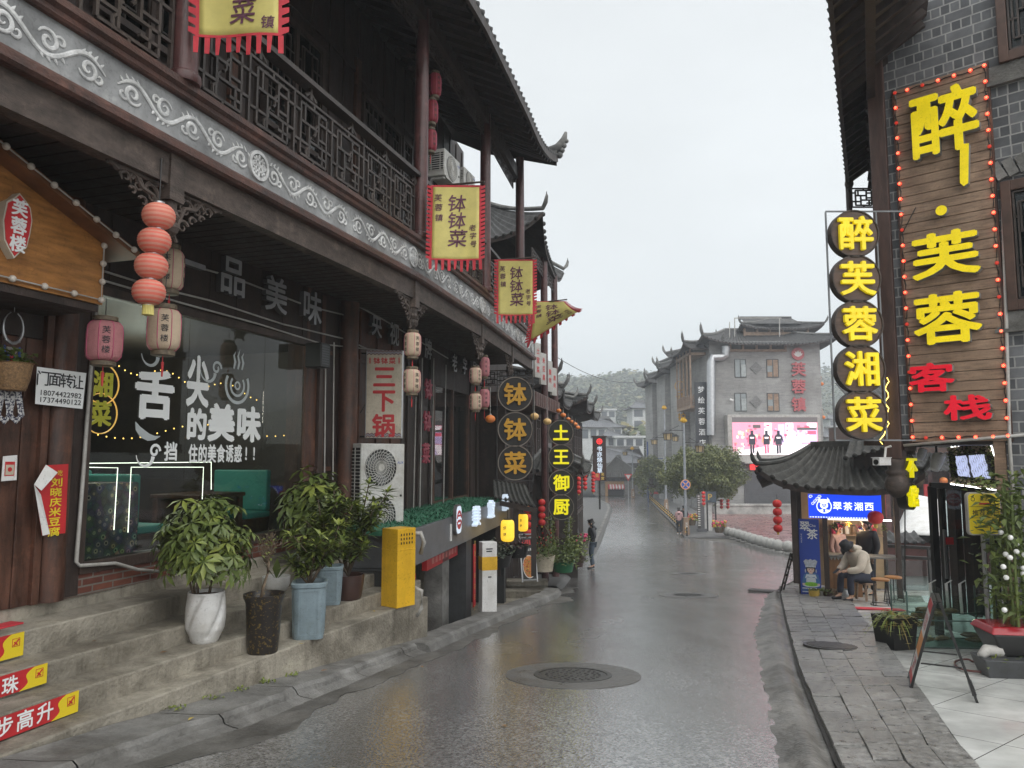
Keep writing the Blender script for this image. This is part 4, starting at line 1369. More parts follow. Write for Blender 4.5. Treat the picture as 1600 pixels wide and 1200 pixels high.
# lanterns
def hex_lantern(name,label,p,r,h,cloth,text='芙蓉楼',group=None,hang=.12,rz=0,fine=True,trim='pink_trim'):
 """barrel lantern with cloth panels, its top at p"""
 t=thing(name,label,'lantern',p,rz,group)
 n=8
 prof=[(.60,0),(.80,.04),(.95,.12),(1.0,.3),(1.0,.7),(.95,.88),(.80,.96),(.60,1.0)]
 mb=MB();mb.lathe([(q*r,-.12*h-h*z)for q,z in prof],n*3,None,0,fn=lambda t_,z:1-.035*abs(math.sin(t_*n/2)))
 mb.build('shade',cloth,t,smooth='all',world=False)
 mb=MB()
 for i in range(n):
  a=2*math.pi*i/n
  pts=[(q*r*1.0*math.cos(a),q*r*1.0*math.sin(a),-.12*h-h*z)for q,z in prof]
  mb.tube(pts,r*.028,5)
 mb.build('seams',trim,t,smooth='all',world=False)
 for z in(0,-1.12*h):
  mb=MB();mb.lathe([(r*.62,z-.12*h),(r*.68,z-.11*h),(r*.68,z-.01*h),(r*.62,z)],20)
  mb.build('woven_band','brass_band',t,smooth=True,world=False)
 mb=MB()
 for i in range(n):
  if i%2:continue
  a=360/n*(i+.5)
  M=Matrix.Rotation(R(a),4,'Z')@Matrix.Translation((r*.985,0,-.12*h-h*.5))@Matrix(((0,0,1,0),(1,0,0,0),(0,1,0,0),(0,0,0,1)))
  mb.text(text,r*.46,M,0,.012,dy=h*.24)
 mb.build('lettering','black_ink',t,world=False)
 mb=MB();mb.tube([(0,0,hang),(0,0,0)],.004,5)
 mb.build('hanging_wire','black',t,world=False)
 mb=MB();mb.tube([(0,0,-1.24*h),(0,0,-1.24*h-h*.14),(0,0,-1.24*h-h*.16),(0,0,-1.24*h-h*.5)],[.004,.004,r*.09,r*.05],8)
 mb.build('tassel','red_paint',t,world=False)
 return t
def px_lantern(px,ytop,ybot,Y,wpx,cloth,label,group='lanterns printed with three black characters',hang=.15,rz=0):
 p=at(px,ytop,Y);h=(p.z-at(px,ybot,Y).z)/1.24
 return hex_lantern('paper_lantern',label,p,sz(wpx,Y)/2,h,cloth,group=group,hang=hang,rz=rz)
px_lantern(165,495,572,6.0,54,'pink_lantern','faded pink barrel lantern with black characters before the left edge of the shop window',rz=12)
px_lantern(258,476,556,6.35,52,'cream_lantern','cream barrel lantern with pink seams hanging just below the string of pleated red lanterns',hang=.5,rz=5)
px_lantern(268,383,460,6.6,42,'cream_lantern','cream barrel lantern half hidden behind the string of pleated red lanterns',hang=.5,rz=-10)
px_lantern(645,516,561,9.5,27,'cream_lantern','cream lantern, upper one of the pair under the hung post beside the cream sign',rz=20)
px_lantern(644,573,618,9.5,28,'cream_lantern','cream lantern, lower one of the pair under the hung post beside the cream sign',hang=.06,rz=20)
px_lantern(743,572,602,12.4,20,'cream_lantern','small cream lantern, upper one of the pair in front of the narrow window',rz=20)
px_lantern(743,612,644,12.4,20,'cream_lantern','small cream lantern, lower one of the pair in front of the narrow window',hang=.06,rz=20)
for q,(ya,yb)in enumerate(((112,154),(154,196),(200,240))):
 M_['deep_red']=M_.get('deep_red')or mat('deep_red_silk',(.26,.028,.04),.6,.2,8)
 px_lantern((680,675,673)[q],ya,yb,10.3,21,'deep_red',('red lantern, top one of the three hanging from the balcony ceiling','red lantern, middle one of the three hanging from the balcony ceiling','red lantern, bottom one of the three hanging above the outdoor fan unit')[q],group='red lanterns on the balcony',hang=.05,rz=20)
for(px,ya,yb,Y)in((757,555,592,13.6),(757,605,640,13.6)):
 px_lantern(px,ya,yb,Y,16,'pink_lantern','small pinkish lantern, %s one of the two left of the black discs'%('upper' if ya<580 else 'lower'),hang=.1)
def pleated_string(px,ytop,Y,wpx,steps,label,cloth,n_rib=15):
 p=at(px,ytop,Y)
 t=thing('lantern_string',label,'lanterns',p)
 r=sz(wpx,Y)/2
 for k,(dx,z)in enumerate(steps):
  z=-sz(z,Y);x=sz(dx,Y)
  hh=r*.82
  mb=MB()
  prof=[]
  for i in range(n_rib*2+1):
   f=i/(n_rib*2)
   a=math.pi*(.07+.86*f)
   q=math.sin(a)**.8
   prof.append((r*q*(1-(.05 if i%2 else 0)),hh*-math.cos(a)))
  mb.lathe(prof,26,TR(x,0,z-hh))
  mb.mi=[1 if(q//26)%4 in(1,2)else 0 for q in range(len(mb.mi))]
  b=mb.build('pleated_shade',[M_[cloth],M_['pale_rib']],t,smooth='all',world=False)
  mb=MB();mb.lathe([(r*.30,z+.012),(r*.32,z+.01),(r*.32,z-.02),(r*.28,z-.022)],16,TR(x,0,0))
  mb.lathe([(r*.30,-.012),(r*.32,-.01),(r*.32,.02),(r*.28,.022)],16,TR(x,0,z-2*hh*.97))
  mb.build('metal_ring','steel',t,smooth=True,world=False)
 zb=-sz(steps[-1][1],Y)-2*r*.82
 xb=sz(steps[-1][0],Y)
 mb=MB()
 for i in range(22):
  a=2*math.pi*i/22
  mb.tube([(xb+r*.28*math.cos(a),r*.28*math.sin(a),zb+.01),(xb+r*.30*math.cos(a),r*.30*math.sin(a),zb-r*.62)],.006,4)
 mb.build('fringe',M_['yellow_cloth'],t,world=False)
 mb=MB();mb.tube([(0,0,.35),(0,0,0)]+[(sz(dx,Y),0,-sz(z,Y))for dx,z in steps],.005,5);mb.build('cord','black',t,world=False)
M_['pale_rib']=mat('pale_rib',(.62,.26,.19),.6,.25,3)
pleated_string(249,318,5.35,51,[(0,0),(-5,41),(-8,82),(-10,124)],'string of four pale red pleated lanterns with yellow fringe, hanging by the carved post','pale_red')
def round_string(name,label,p,r,n,cloth,group=None,gap=1.78,flat=.84,tassel=.5):
 t=thing(name,label,'lanterns',p,0,group)
 for k in range(n):
  z=-k*r*gap
  mb=MB();mb.lathe([(r*max(.24,math.sin(math.pi*(.08+.84*i/8))),z-r*flat-r*flat*math.cos(math.pi*i/8))for i in range(9)],14,None,0,fn=lambda a,z_:1-.03*abs(math.sin(a*6)))
  mb.build('lantern',cloth,t,smooth='all',world=False)
  mb=MB();mb.lathe([(r*.26,z+.06*r),(r*.3,z),(r*.26,z-.1*r)],10);mb.lathe([(r*.26,z-1.6*r),(r*.3,z-1.68*r),(r*.26,z-1.76*r)],10)
  mb.build('gold_ring','gold',t,world=False)
 zb=-(n-1)*r*gap-r*1.7
 if tassel:
  mb=MB();mb.lathe([(r*.2,zb),(r*.26,zb-r*tassel*.4),(r*.22,zb-r*tassel)],10);mb.build('tassel','gold',t,world=False)
 mb=MB();mb.tube([(0,0,r*1.2),(0,0,0)],.005,4);mb.build('cord','black',t,world=False)
 return t
 # yellow banners
def banner(label,px0,px1,ytop,ybot,Y,chars,pole,seed=1,fold=False,yaw=0):
 p=at((px0+px1)/2,ytop,Y)
 t=thing('yellow_banner',label,'banner',p,yaw,'yellow banners with red fringe')
 wd=sz(px1-px0,Y);h=p.z-at((px0+px1)/2,ybot,Y).z
 fr=wd*.07
 hw=wd/2
 rn=random.Random(seed)
 def bend(x,z):
  y=.02*math.sin(x*9+seed)*min(1,-z/h*2)+.035*math.sin(z*3.1+seed*2)
  if fold:
   y+=.30*(-z/h)**2
   x=x+.25*(-z/h)*(x/hw+.4)
   z=z*.55+.20*(x/hw)*(-z)
  return Vector((x,y,z))
 def cloth(x0,x1,z0,z1,nx,nz,mb,dy=0,m=0):
  vs=[bend(x0+(x1-x0)*i/nx,z0+(z1-z0)*j/nz)+Vector((0,dy,0))for j in range(nz+1)for i in range(nx+1)]
  q=nx+1
  mb.add(vs,[(j*q+i,j*q+i+1,(j+1)*q+i+1,(j+1)*q+i)for j in range(nz)for i in range(nx)],None,m)
 mb=MB();cloth(-hw+fr,hw-fr,0,-h,14,18,mb)
 o=mb.build('cloth','yellow_cloth',t,smooth='all',world=False)
 mod=o.modifiers.new('thick','SOLIDIFY');mod.thickness=.004;mod.offset=1
 mb=MB()
 cloth(-hw+fr*.5,-hw+fr,0,-h,1,18,mb,-.001);cloth(hw-fr,hw-fr*.5,0,-h,1,18,mb,-.001)
 cloth(-hw+fr*.5,hw-fr*.5,0,-fr*.5,12,1,mb,-.003)
 n=18
 for s in(-1,1):
  for i in range(n):
   z=-h*(i+.2)/n
   a=s*(hw-fr*.55)
   tip=s*(hw+fr*.55)
   mb.add([bend(a,z),bend(tip,z+.012),bend(tip,z-h/n*.35),bend(a,z-h/n*.75)],[(0,1,2,3)])
 cloth(-hw+fr*.5,hw-fr*.5,-h+fr*.3,-h-fr*.1,12,1,mb,-.002)
 n=9
 for i in range(n):
  x=-hw+fr*.6+(2*hw-fr*1.2)*i/(n-1)
  l=wd*rn.uniform(.17,.22)
  b=wd*.028
  q=[bend(x-b,-h),bend(x+b,-h),bend(x+b*.8+rn.uniform(-.01,.01),-h-l),bend(x-b*.8,-h-l)]
  mb.add(q,[(0,1,2,3)])
 o=mb.build('red_fringe','red_cloth',t,world=False)
 mod=o.modifiers.new('thick','SOLIDIFY');mod.thickness=.004;mod.offset=1
 mb=MB()
 def putc(ch,x,z,s,dy=-.007):
  v,f,d=glyph(ch,0,.022)
  mb.add([bend(x+(p_.x+p_.y*.12)*s,z+p_.y*s)+Vector((0,dy,0))for p_ in v],f)
 for ch,x,z,s in chars:putc(ch,x*wd,-z*h,s*wd)
 mb.build('lettering','purple_ink',t,world=False)
 mb=MB()
 a,b=at(*pole[0],pole[0][2]if len(pole[0])>2 else Y)if False else None,None
 (ax,ay,aY),(bx,by,bY)=pole
 loc=Vector(p)
 rot=Matrix.Rotation(R(-yaw),3,'Z')
 mb.tube([rot@(at(ax,ay,aY)-loc),rot@(at(bx,by,bY)-loc)],.014,8)
 mb.build('pole','old_beam',t,world=False)
 return t
CH=[('钵',.02,.24,.34),('钵',.02,.47,.34),('菜',.04,.71,.36),('芙',-.33,.17,.15),('蓉',-.32,.30,.15),('镇',-.31,.44,.15),('老',.31,.57,.13),('字',.32,.68,.13),('号',.33,.79,.13)]
banner('yellow fringed banner hanging in front of the balcony post, nearest whole one',669,756,288,407,9.35,CH,((638,294,9.7),(757,284,9.3)),1)
banner('smaller yellow fringed banner further along the balcony, left of the crumpled one',774,837,406,492,13.0,CH,((752,408,13.1),(836,402,12.9)),2)
banner('yellow fringed banner cut off by the top edge of the photo',303,457,-210,52,5.3,[('钵',-.05,.42,.34),('菜',.05,.86,.30),('镇',.32,.93,.15),('钵',-.04,.62,.3)],((280,-208,5.45),(470,-216,5.2)),3)
banner('crumpled yellow fringed banner blown sideways, farthest of them',834,884,470,545,15.3,CH,((828,474,15.5),(886,468,15.2)),4,fold=True)
# cream sign hung off the wall
def cream_sign():
 Y=11.2
 a,b=at(575,548,Y),at(627,685,Y)
 t=thing('hanging_sign','cream vertical sign box with three big red characters beside the outdoor unit','sign',((a.x+b.x)/2,Y,b.z),0)
 wd,h=b.x-a.x,a.z-b.z
 mb=MB();mb.box(-wd/2-.02,-.04,0,wd/2+.02,.08,h);mb.build('sign_box','steel',t,bevel=.008,world=False)
 M_['cream']=mat('cream_board',(.60,.54,.43),.5,.05)
 mb=MB();mb.box(-wd/2,-.046,.012,wd/2,-.0405,h-.012);mb.build('face','cream',t,world=False)
 mb=MB()
 Mf=TR(0,-.048,0)@Matrix(((1,0,0,0),(0,0,-1,0),(0,1,0,0),(0,0,0,1)))
 mb.text('三下锅',wd*.68,Mf@Matrix.Translation((0,h*.42,0)),.0,.055,0,dy=h*.275)
 mb.text('钵钵菜',wd*.2,Mf@Matrix.Translation((0,h*.88,0)),.0,.05,0,dx=wd*.22)
 for s in(-1,1):
  for k in range(3):mb.ring(s*wd*.42,h*(.86+.022*k),0,.001,.008,.016,12,Mf)
 mb.build('lettering','red_paint',t,world=False)
 mb=MB()
 for y0 in(.012,h-.075):
  for row,m in((0,0),(1,1),(2,0)):
   n=9
   for i in range(n):
    x0,x1=-wd/2+wd*i/n,-wd/2+wd*(i+1)/n
    z=y0+row*.02
    xm=(x0+x1)/2
    mb.add([(x0,z,.001),(xm,z+.02,.001),(x1,z,.001),(x1,z+.014,.001),(xm,z+.034,.001),(x0,z+.014,.001)],[(0,1,4,5),(1,2,3,4)],Mf,m)
 mb.build('border_pattern',[M_['purple_ink'],mat('grey_blue',(.2,.22,.3),.5)],t,world=False)
 mb=MB()
 for z in(.03,h-.03):mb.bar((-wd/2-.32,.09,z),(wd/2,.09,z),.025)
 mb.bar((-wd/2-.32,.09,.03),(-wd/2,.09,.6),.012)
 mb.build('bracket','black',t,world=False)
cream_sign()
def wall_speaker():
 p=at(496,570,9.6)
 t=thing('wall_speaker','small black box speaker fixed beside the top right corner of the shop window','speaker',p,90-TH0)
 mb=MB();mb.box(-.11,-.12,-.04,.11,.12,.28);mb.build('cabinet','black',t,bevel=.012,world=False)
 mb=MB()
 for i in range(8):mb.box(-.095,-.126,.0+i*.033,.095,-.121,.018+i*.033)
 mb.build('grille','screen_grey',t,world=False)
wall_speaker()
# outdoor fan units
def ac_unit(name,label,p,rz,wd,dp,h,fans,group='outdoor fan units'):
 t=thing(name,label,'air conditioner',p,rz,group)
 M_['ac_white']=M_.get('ac_white')or mat('ac_white',(.58,.58,.56),.45,.1,6)
 mb=MB();mb.box(-wd/2,-dp/2,.04,wd/2,dp/2,h);mb.box(-wd/2+.05,-dp/2+.03,0,-wd/2+.12,dp/2-.03,.04);mb.box(wd/2-.12,-dp/2+.03,0,wd/2-.05,dp/2-.03,.04)
 mb.build('casing','ac_white',t,bevel=.012,world=False)
 Mf=TR(0,-dp/2,0)@Matrix(((1,0,0,0),(0,0,-1,0),(0,1,0,0),(0,0,0,1)))
 fh=h/fans
 for k in range(fans):
  cz=fh*(k+.5)
  r=min(fh*.42,wd*.36)
  cx=-wd*.06
  mb=MB();mb.disc(cx,cz,-.004,.004,r,30,Mf,0);
  mb.box(cx-r*1.08,cz-r*1.12,.001,cx+r*1.08,cz+r*1.12,.003,Mf,1)
  f=mb.build('fan_opening',['black','ac_white'],t,world=False)
  mb=MB()
  for q in(1.0,.84,.68,.52,.36):mb.ring(cx,cz,.012,.020,r*q-.006,r*q,28,Mf)
  for i in range(28):
   a=2*math.pi*i/28
   pts=[(cx+r*q*math.cos(a+(1-q)*.9),cz+r*q*math.sin(a+(1-q)*.9),.016)for q in(.15,.4,.7,1)]
   mb.tube(pts,.0045,4,Mf)
  mb.disc(cx,cz,.010,.024,r*.18,18,Mf)
  mb.build('fan_guard','ac_white',t,world=False)
  mb=MB()
  for i in range(3):
   a=2*math.pi*i/3
   mb.tube([(cx+r*.1*math.cos(a),cz+r*.1*math.sin(a),.006),(cx+r*.6*math.cos(a+.4),cz+r*.6*math.sin(a+.4),.006),(cx+r*.9*math.cos(a+.9),cz+r*.9*math.sin(a+.9),.006)],[.03,.10,.05],6,Mf,flat=.05)
  mb.build('fan_blades','grey_panel',t,world=False)
  # side grille
 Ms=TR(-wd/2,0,0)@Matrix(((0,0,-1,0),(-1,0,0,0),(0,1,0,0),(0,0,0,1)))
 mb=MB()
 mb.box(-dp/2+.025,.12,.001,dp/2-.025,h-.06,.003,Ms,1)
 nr=int(h/.055)
 for i in range(nr):mb.box(-dp/2+.02,.12+i*(h-.18)/nr,.003,dp/2-.02,.132+i*(h-.18)/nr,.012,Ms,0)
 for x in(-.09,.06):mb.box(x,.12,.003,x+.012,h-.06,.013,Ms,0)
 mb.build('side_grille',['ac_white','black'],t,world=False)
 mb=MB();mb.text('ALJX' if False else 'AUX',.05,Mf@Matrix.Translation((wd*.40,h*.80,.002)),0,.02,dx=.035);mb.build('badge','blue_ink',t,world=False)
 mb=MB();mb.cbox(wd*.42,h*.45,.003,.03,.03,.006,Mf);mb.build('handle','black',t,world=False)
 return t
q=at(588,800,10.7)
ac_unit('outdoor_fan_unit','tall white outdoor air conditioner with two fans behind the potted shrubs',(q.x-.04,10.75,.30),44,.74,.42,1.36,2)
p=at(697,284,10.6)
ac_unit('outdoor_fan_unit','white outdoor air conditioner standing on the balcony beside the red lanterns',(at(694,280,11.2).x,11.2,at(694,289,11.2).z),72,.62,.28,.46,1)
ac_unit('outdoor_fan_unit','second outdoor air conditioner on the balcony, mostly hidden behind the nearer one',(at(722,296,12.2).x,12.2,at(722,300,12.2).z),72,.5,.28,.34,1)
# left edge: wooden gable shop sign
def gable():
 F=S0;o=W+.62
 pl=[onp(x,y,F,o)for x,y in((165,380),(157,476),(-160,380),(-160,130),(0,262))]
 t=thing('wooden_awning','orange wooden gable board with a row of bulbs over the shop at the left edge','awning',F@Vector((pl[2][0],pl[2][1],o)))
 pr=[pl[0],pl[1],(pl[1][0]-2.2,pl[1][1]),(pl[0][0]-2.2,pl[0][1]),(pl[0][0]-1.35,pl[0][1]+.85)]
 # true gable: right slope passes through the two measured edge points
 s0=onp(180,385,F,o);s1=onp(0,243,F,o)
 k=(s1[1]-s0[1])/(s1[0]-s0[0])
 xr=pl[0][0];top=lambda x:s0[1]+k*(x-s0[0])
 xa=xr-1.5
 poly=[(xr,pl[1][1]),(xr,top(xr)-.05),(xa,top(xa)-.05),(xa-1.5,top(xr)-.05),(xa-1.5,pl[1][1])]
 mb=MB();mb.prism(poly,o-.05,o,F);mb.build('gable_board','orange_wood',t)
 mb=MB()
 mb.add([F@Vector(v)for v in((s0[0]+.10,top(s0[0]+.10),o+.16),(xa,top(xa),o+.16),(xa,top(xa),o-.7),(s0[0]+.10,top(s0[0]+.1),o-.7),(s0[0]+.10,top(s0[0]+.10)-.06,o+.16),(xa,top(xa)-.06,o+.16),(xa,top(xa)-.06,o-.7),(s0[0]+.10,top(s0[0]+.1)-.06,o-.7))],[(0,1,2,3),(4,7,6,5),(0,4,5,1),(1,5,6,2),(2,6,7,3),(3,7,4,0)])
 x2=2*xa-s0[0]-.1
 mb.add([F@Vector(v)for v in((xa,top(xa),o+.16),(x2,top(s0[0]+.1),o+.16),(x2,top(s0[0]+.1),o-.7),(xa,top(xa),o-.7),(xa,top(xa)-.06,o+.16),(x2,top(s0[0]+.1)-.06,o+.16),(x2,top(s0[0]+.1)-.06,o-.7),(xa,top(xa)-.06,o-.7))],[(0,1,2,3),(4,7,6,5),(0,4,5,1),(1,5,6,2),(2,6,7,3),(3,7,4,0)])
 mb.build('awning_roof',M_['door_wood']if False else mat('awning_roof_wood',(.16,.065,.028),.5,.4,4),t)
 mb=MB()
 mb.box(xa-1.5,pl[1][1]-.06,o-.68,xr-.02,pl[1][1]-.003,o-.02,F)
 mb.bar(F@Vector((xr-.12,pl[1][1]-.03,o-.6)),F@Vector((xr-.12,top(xr)-.1,o-.6)),.06)
 mb.build('soffit_boards','dark_wood',t)
 mb=MB()
 pts=[]
 for i in range(7):pts.append((xr-.03-1.5*i/6,pl[1][1]+.035))
 for i in range(1,4):pts.append((xr-.03,pl[1][1]+.035+(top(xr)-.1-pl[1][1])*i/3))
 bl=[F@Vector((a,b,o+.02))for a,b in pts]
 for i in range(9):
  x=s0[0]+.02-1.5*i/8
  bl.append(F@Vector((x,top(x)-.03,o+.18)))
 m=mat('clear_bulb',(.55,.50,.44),.25,.3,30)
 for b in bl:
  mb=MB();mb.ball(b,.026,10,6);mb.build('bulb',m,t,smooth='all')
 mb=MB();mb.tube([bl[i]for i in range(6,-1,-1)]+bl[7:10],.006,5);mb.tube(bl[10:],.006,5);mb.build('bulb_wire','conduit',t)
 # red plaque
 c=onp(16,352,F,o)
 u=sz(1,5.7)
 out=[(-22,0),(-18,28),(-8,36),(0,46),(10,38),(18,30),(22,12),(20,-8),(16,-30),(6,-40),(-2,-50),(-10,-40),(-18,-28)]
 pl_=[(c[0]+a*u,c[1]+b*u)for a,b in out]
 t2=thing('red_plaque','red plaque with wavy pale rim and three white characters on the wooden gable','sign',F@Vector((c[0],c[1]-50*u,o)))
 mb=MB();mb.prism(pl_,o+.002,o+.07,F);mb.build('plaque_rim',mat('plaque_rim',(.5,.46,.38),.5),t2)
 mb=MB();mb.prism([(c[0]+a*u*.9,c[1]+b*u*.93)for a,b in out],o+.07,o+.074,F);mb.build('plaque_face','red_paint',t2)
 mb=MB();mb.text('芙蓉楼',25*u,F@Matrix.Translation((c[0]+u,c[1]-2*u,o+.077)),.004,.05,dy=26*u);mb.build('lettering','white_decal',t2)
gable()
def left_edge_things():
 F=S0
 # silver collar with tassels, basket, hanging straps
 o=W+.14
 t_=thing('silver_necklace','silver collar necklace with blue and red tassels hanging at the left edge','necklace',F@Vector((*onp(20,545,F,o),o)))
 mb=MB();c=onp(21,512,F,o);u=sz(1,5.9)
 mb.tube([(c[0]+16*u*math.cos(R(a)),c[1]+24*u*math.sin(R(a)),o)for a in range(110,431,20)],[.004+.010*math.sin(math.pi*i/16)**2 for i in range(17)],8,F)
 mb.tube([(c[0],c[1]+24*u,o),(c[0],c[1]+60*u,o)],.003,4,F)
 for k in range(-2,3):mb.ball(F@Vector((c[0]+k*5*u,c[1]-(24-abs(k)*2)*u,o)),.013,8,5)
 mb.prism([(c[0]-9*u,c[1]-30*u),(c[0]+9*u,c[1]-30*u),(c[0]+7*u,c[1]-38*u),(c[0],c[1]-42*u),(c[0]-7*u,c[1]-38*u)],o-.006,o+.006,F)
 mb.build('collar','steel',t_,smooth=True)
 for k,m in((-2,'blue_ink'),(-1,'blue_ink'),(0,'red_cloth'),(1,'blue_ink'),(2,'blue_ink')):
  mb=MB();x=c[0]+k*6*u;y=c[1]-(38 if abs(k)<2 else 28)*u
  mb.tube([(x,y,o),(x,y-4*u,o),(x,y-16*u,o)],[.004,.010,.012],8,F);mb.build('tassel',m,t_)
 c=onp(8,590,F,o)
 mb=MB();T_=F@Matrix.Translation((c[0],0,W+.2))@Matrix.Rotation(R(-90),4,'X')
 mb.lathe([(.10,c[1]-.10),(.125,c[1]-.02),(.14,c[1]+.10),(.15,c[1]+.11),(.13,c[1]+.10),(.11,c[1]-.08)],20,T_)
 b=mb.build('wicker_basket',mat('wicker',(.22,.13,.06),.7,.5,60,bump=.5,bscale=120))
 tag(b,'small wicker basket of greenery hung on the wooden wall at the left edge','basket')
 mb=MB();leafcloud(mb,[F@Vector((c[0]+random.uniform(-.12,.12),c[1]+.10+random.uniform(0,.10),W+.2+random.uniform(-.08,.1)))for _ in range(70)],.05)
 g=mb.build('leaves','leaf',b)
 for k in(0,1):
  mb=MB();c=onp(4+18*k,632,F,o)
  m=M_.get('strap')or mat('patterned_strap',(.5,.5,.5),.7,.2,60,col2=(.03,.03,.06),thr=(.48,.52));M_['strap']=m
  mb.tube([(c[0],c[1]+.14,o),(c[0]-.05,c[1]-.08,o+.02),(c[0],c[1]-.13,o+.03),(c[0]+.05,c[1]-.08,o+.02),(c[0]+.02,c[1]+.14,o)],.026,8,F,flat=.25)
  tag(mb.build('woven_strap',m),'black and white patterned woven strap under the basket, %s one'%('right' if k else 'left'),'strap','woven straps')
  # white tag
 o=W+.07
 def sheet(name,label,cat,quad,m,off=o,curl=None):
  t=thing(name,label,cat,F@Vector((*onp(*quad[3],F,off),off)))
  pts=[onp(*q,F,off)for q in quad]
  mb=MB();mb.prism(pts,off-.003,off,F);mb.build('sheet',m,t)
  cx=sum(q[0]for q in pts)/len(pts);cy=sum(q[1]for q in pts)/len(pts)
  return t,pts,cx,cy
 t,pts,cx,cy=sheet('paper_notice','small white notice with a red square print on the brown boards at the left edge','notice',[(5,713),(27,711),(26,750),(2,752)],'white')
 mb=MB();mb.box(cx-.04,cy-.06,o,cx+.04,cy+.05,o+.002,F);mb.build('print','red_paint',t)
 mb=MB();mb.box(cx-.034,cy-.052,o+.002,cx+.034,cy+.026,o+.003,F);mb.disc(cx,cy-.01,o+.003,o+.004,.018,14,F,1);mb.build('print_field',['cream','red_paint'],t)
 t,pts,cx,cy=sheet('paper_notice','white rental notice with black characters and two phone numbers','notice',[(58,573),(135,583),(129,639),(55,631)],'white_decal',W+.13)
 oo=W+.133
 ang=math.atan2(pts[1][1]-pts[0][1],pts[1][0]-pts[0][0]);wd=pts[1][0]-pts[0][0];h=pts[0][1]-pts[3][1]
 B=F@Matrix.Translation((cx,cy,oo))@Matrix.Rotation(ang,4,'Z')
 mb=MB();mb.text('门面转让',h*.42,B@Matrix.Translation((-.01,h*.22,0)),0,.02,dx=wd*.235)
 mb.text('18074422982',h*.2,B@Matrix.Translation((0,-h*.17,0)),0,.02,dx=wd*.078,sx=1.15);mb.text('17374490122',h*.2,B@Matrix.Translation((0,-h*.36,0)),0,.02,dx=wd*.078,sx=1.15)
 mb.build('lettering','black_ink',t)
 # red poster, one edge curled over
 oo=W+.135
 quad=[(71,727),(107,725),(102,833),(66,837),(54,757)]
 t,pts,cx,cy=sheet('red_poster','red paper poster with yellow characters, curling off the round post','poster',quad,'red_paint',oo)
 a0,a1,a2,a3,a4=pts
 mb=MB()
 crv=[(a0,a4),((a0[0]+.05,a0[1]-.10),(a4[0]+.03,a4[1]-.02))]
 mb.add([F@Vector((a0[0],a0[1]+.005,oo+.004)),F@Vector((a0[0]+.085,a0[1]-.06,oo+.035)),F@Vector((a4[0]+.03,a4[1]-.05,oo+.04)),F@Vector((a4[0]-.01,a4[1],oo+.006))],[(0,1,2,3)])
 mb.add([F@Vector((a4[0]-.01,a4[1],oo+.006)),F@Vector((a4[0]+.035,a4[1]-.08,oo+.03)),F@Vector((a3[0]+.05,a3[1]+.01,oo+.02)),F@Vector((a3[0],a3[1],oo+.004))],[(0,1,2,3)])
 o_=mb.build('curled_edge','white',t)
 mod=o_.modifiers.new('thick','SOLIDIFY');mod.thickness=.002
 mb=MB()
 x,y=onp(86,792,F,oo)
 mb.text('刘晓庆米豆腐',.088,F@Matrix.Translation((x,y,oo+.003)),0,.04,dy=.080,sx=1.3,sy=.85)
 x,y=onp(88,739,F,oo)
 mb.text('小吃',.05,F@Matrix.Translation((x,y,oo+.003)),0,.015,dx=.07)
 mb.build('lettering',mat('yellow_ink',(.75,.58,.03),.5),t)
 # red mat at the shop threshold
 mb=MB();mb.box(2.6,.191,W,4.86,.203,W+.13,F)
 tag(mb.build("door_mat","red_cloth"),"red mat on the top step in front of the wooden door at the left edge","mat")
 # banners on the step risers
 yel=M_['yel_flat']=mat('yellow_print',(.72,.55,.02),.5,.05)
 def riser(label,zt,zb,off,xr,txt,wd,px,tsize):
  o=off+.014+max(0,xr-4.4)*.08
  F_=S0
  t=thing('step_banner',label,'banner',F_@Vector((xr,zb,o)),0,'red and yellow strips on the step risers')
  mb=MB();mb.box(xr-wd,zb,o-.004,xr,zt,o,F_);mb.build('strip','red_paint',t)
  mb=MB()
  h=zt-zb
  n=10
  poly=[(xr,zb),(xr,zt),(xr-.09,zt)]
  for i in range(n+1):
   f=i/n
   poly.append((xr-.10-.11*f-.03*math.sin(2*math.pi*f),zt-h*f))
  mb.prism(poly,o+.0005,o+.0025,F_);mb.build('yellow_swoosh',yel,t)
  mb=MB()
  c=(xr-.062,zb+h*.62)
  for a,b,c_,d in((-.03,-.03,.03,-.026),(-.03,.026,.03,.03),(-.03,-.03,-.026,.03),(.026,-.03,.03,.03)):mb.box(c[0]+a,c[1]+b,o+.003,c[0]+c_,c[1]+d,o+.004,F_)
  mb.bar(F_@Vector((c[0]-.02,c[1]-.02,o+.004)),F_@Vector((c[0]+.02,c[1]+.02,o+.004)),.008);mb.bar(F_@Vector((c[0]-.015,c[1]+.005,o+.004)),F_@Vector((c[0]+.01,c[1]-.018,o+.004)),.008)
  mb.text('小巴鱼鲜' if False else '小山逸客',.022,F_@Matrix.Translation((c[0],c[1]-.055,o+.004)),0,.01,dx=.024)if False else None
  mb.build('emblem','red_paint',t)
  mb=MB();
  if txt:
   x,y=onp(px[0],px[1],F_,o+.003)
   mb.text(txt,tsize,F_@Matrix.Translation((x,y,o+.003)),0,.03,dx=tsize*1.12)
   mb.build('lettering','white_decal',t)
 riser('red and yellow strip on the third riser, only its yellow corner in view',.19,.02,-1.10,onp(31,1005,S0,-1.10)[0],'',1.2,(0,0),.1)
 riser('red and yellow strip with one white character on the middle riser at the left edge',.0,-.14,-.80,onp(67,1065,S0,-.80)[0],'珠',1.2,(16,1070),.125)
 riser('red and yellow strip with white characters on the lowest bannered riser',-.165,-.31,-.50,onp(116,1105,S0,-.50)[0],'步步高升',1.3,(23,1130),.13)
left_edge_things()
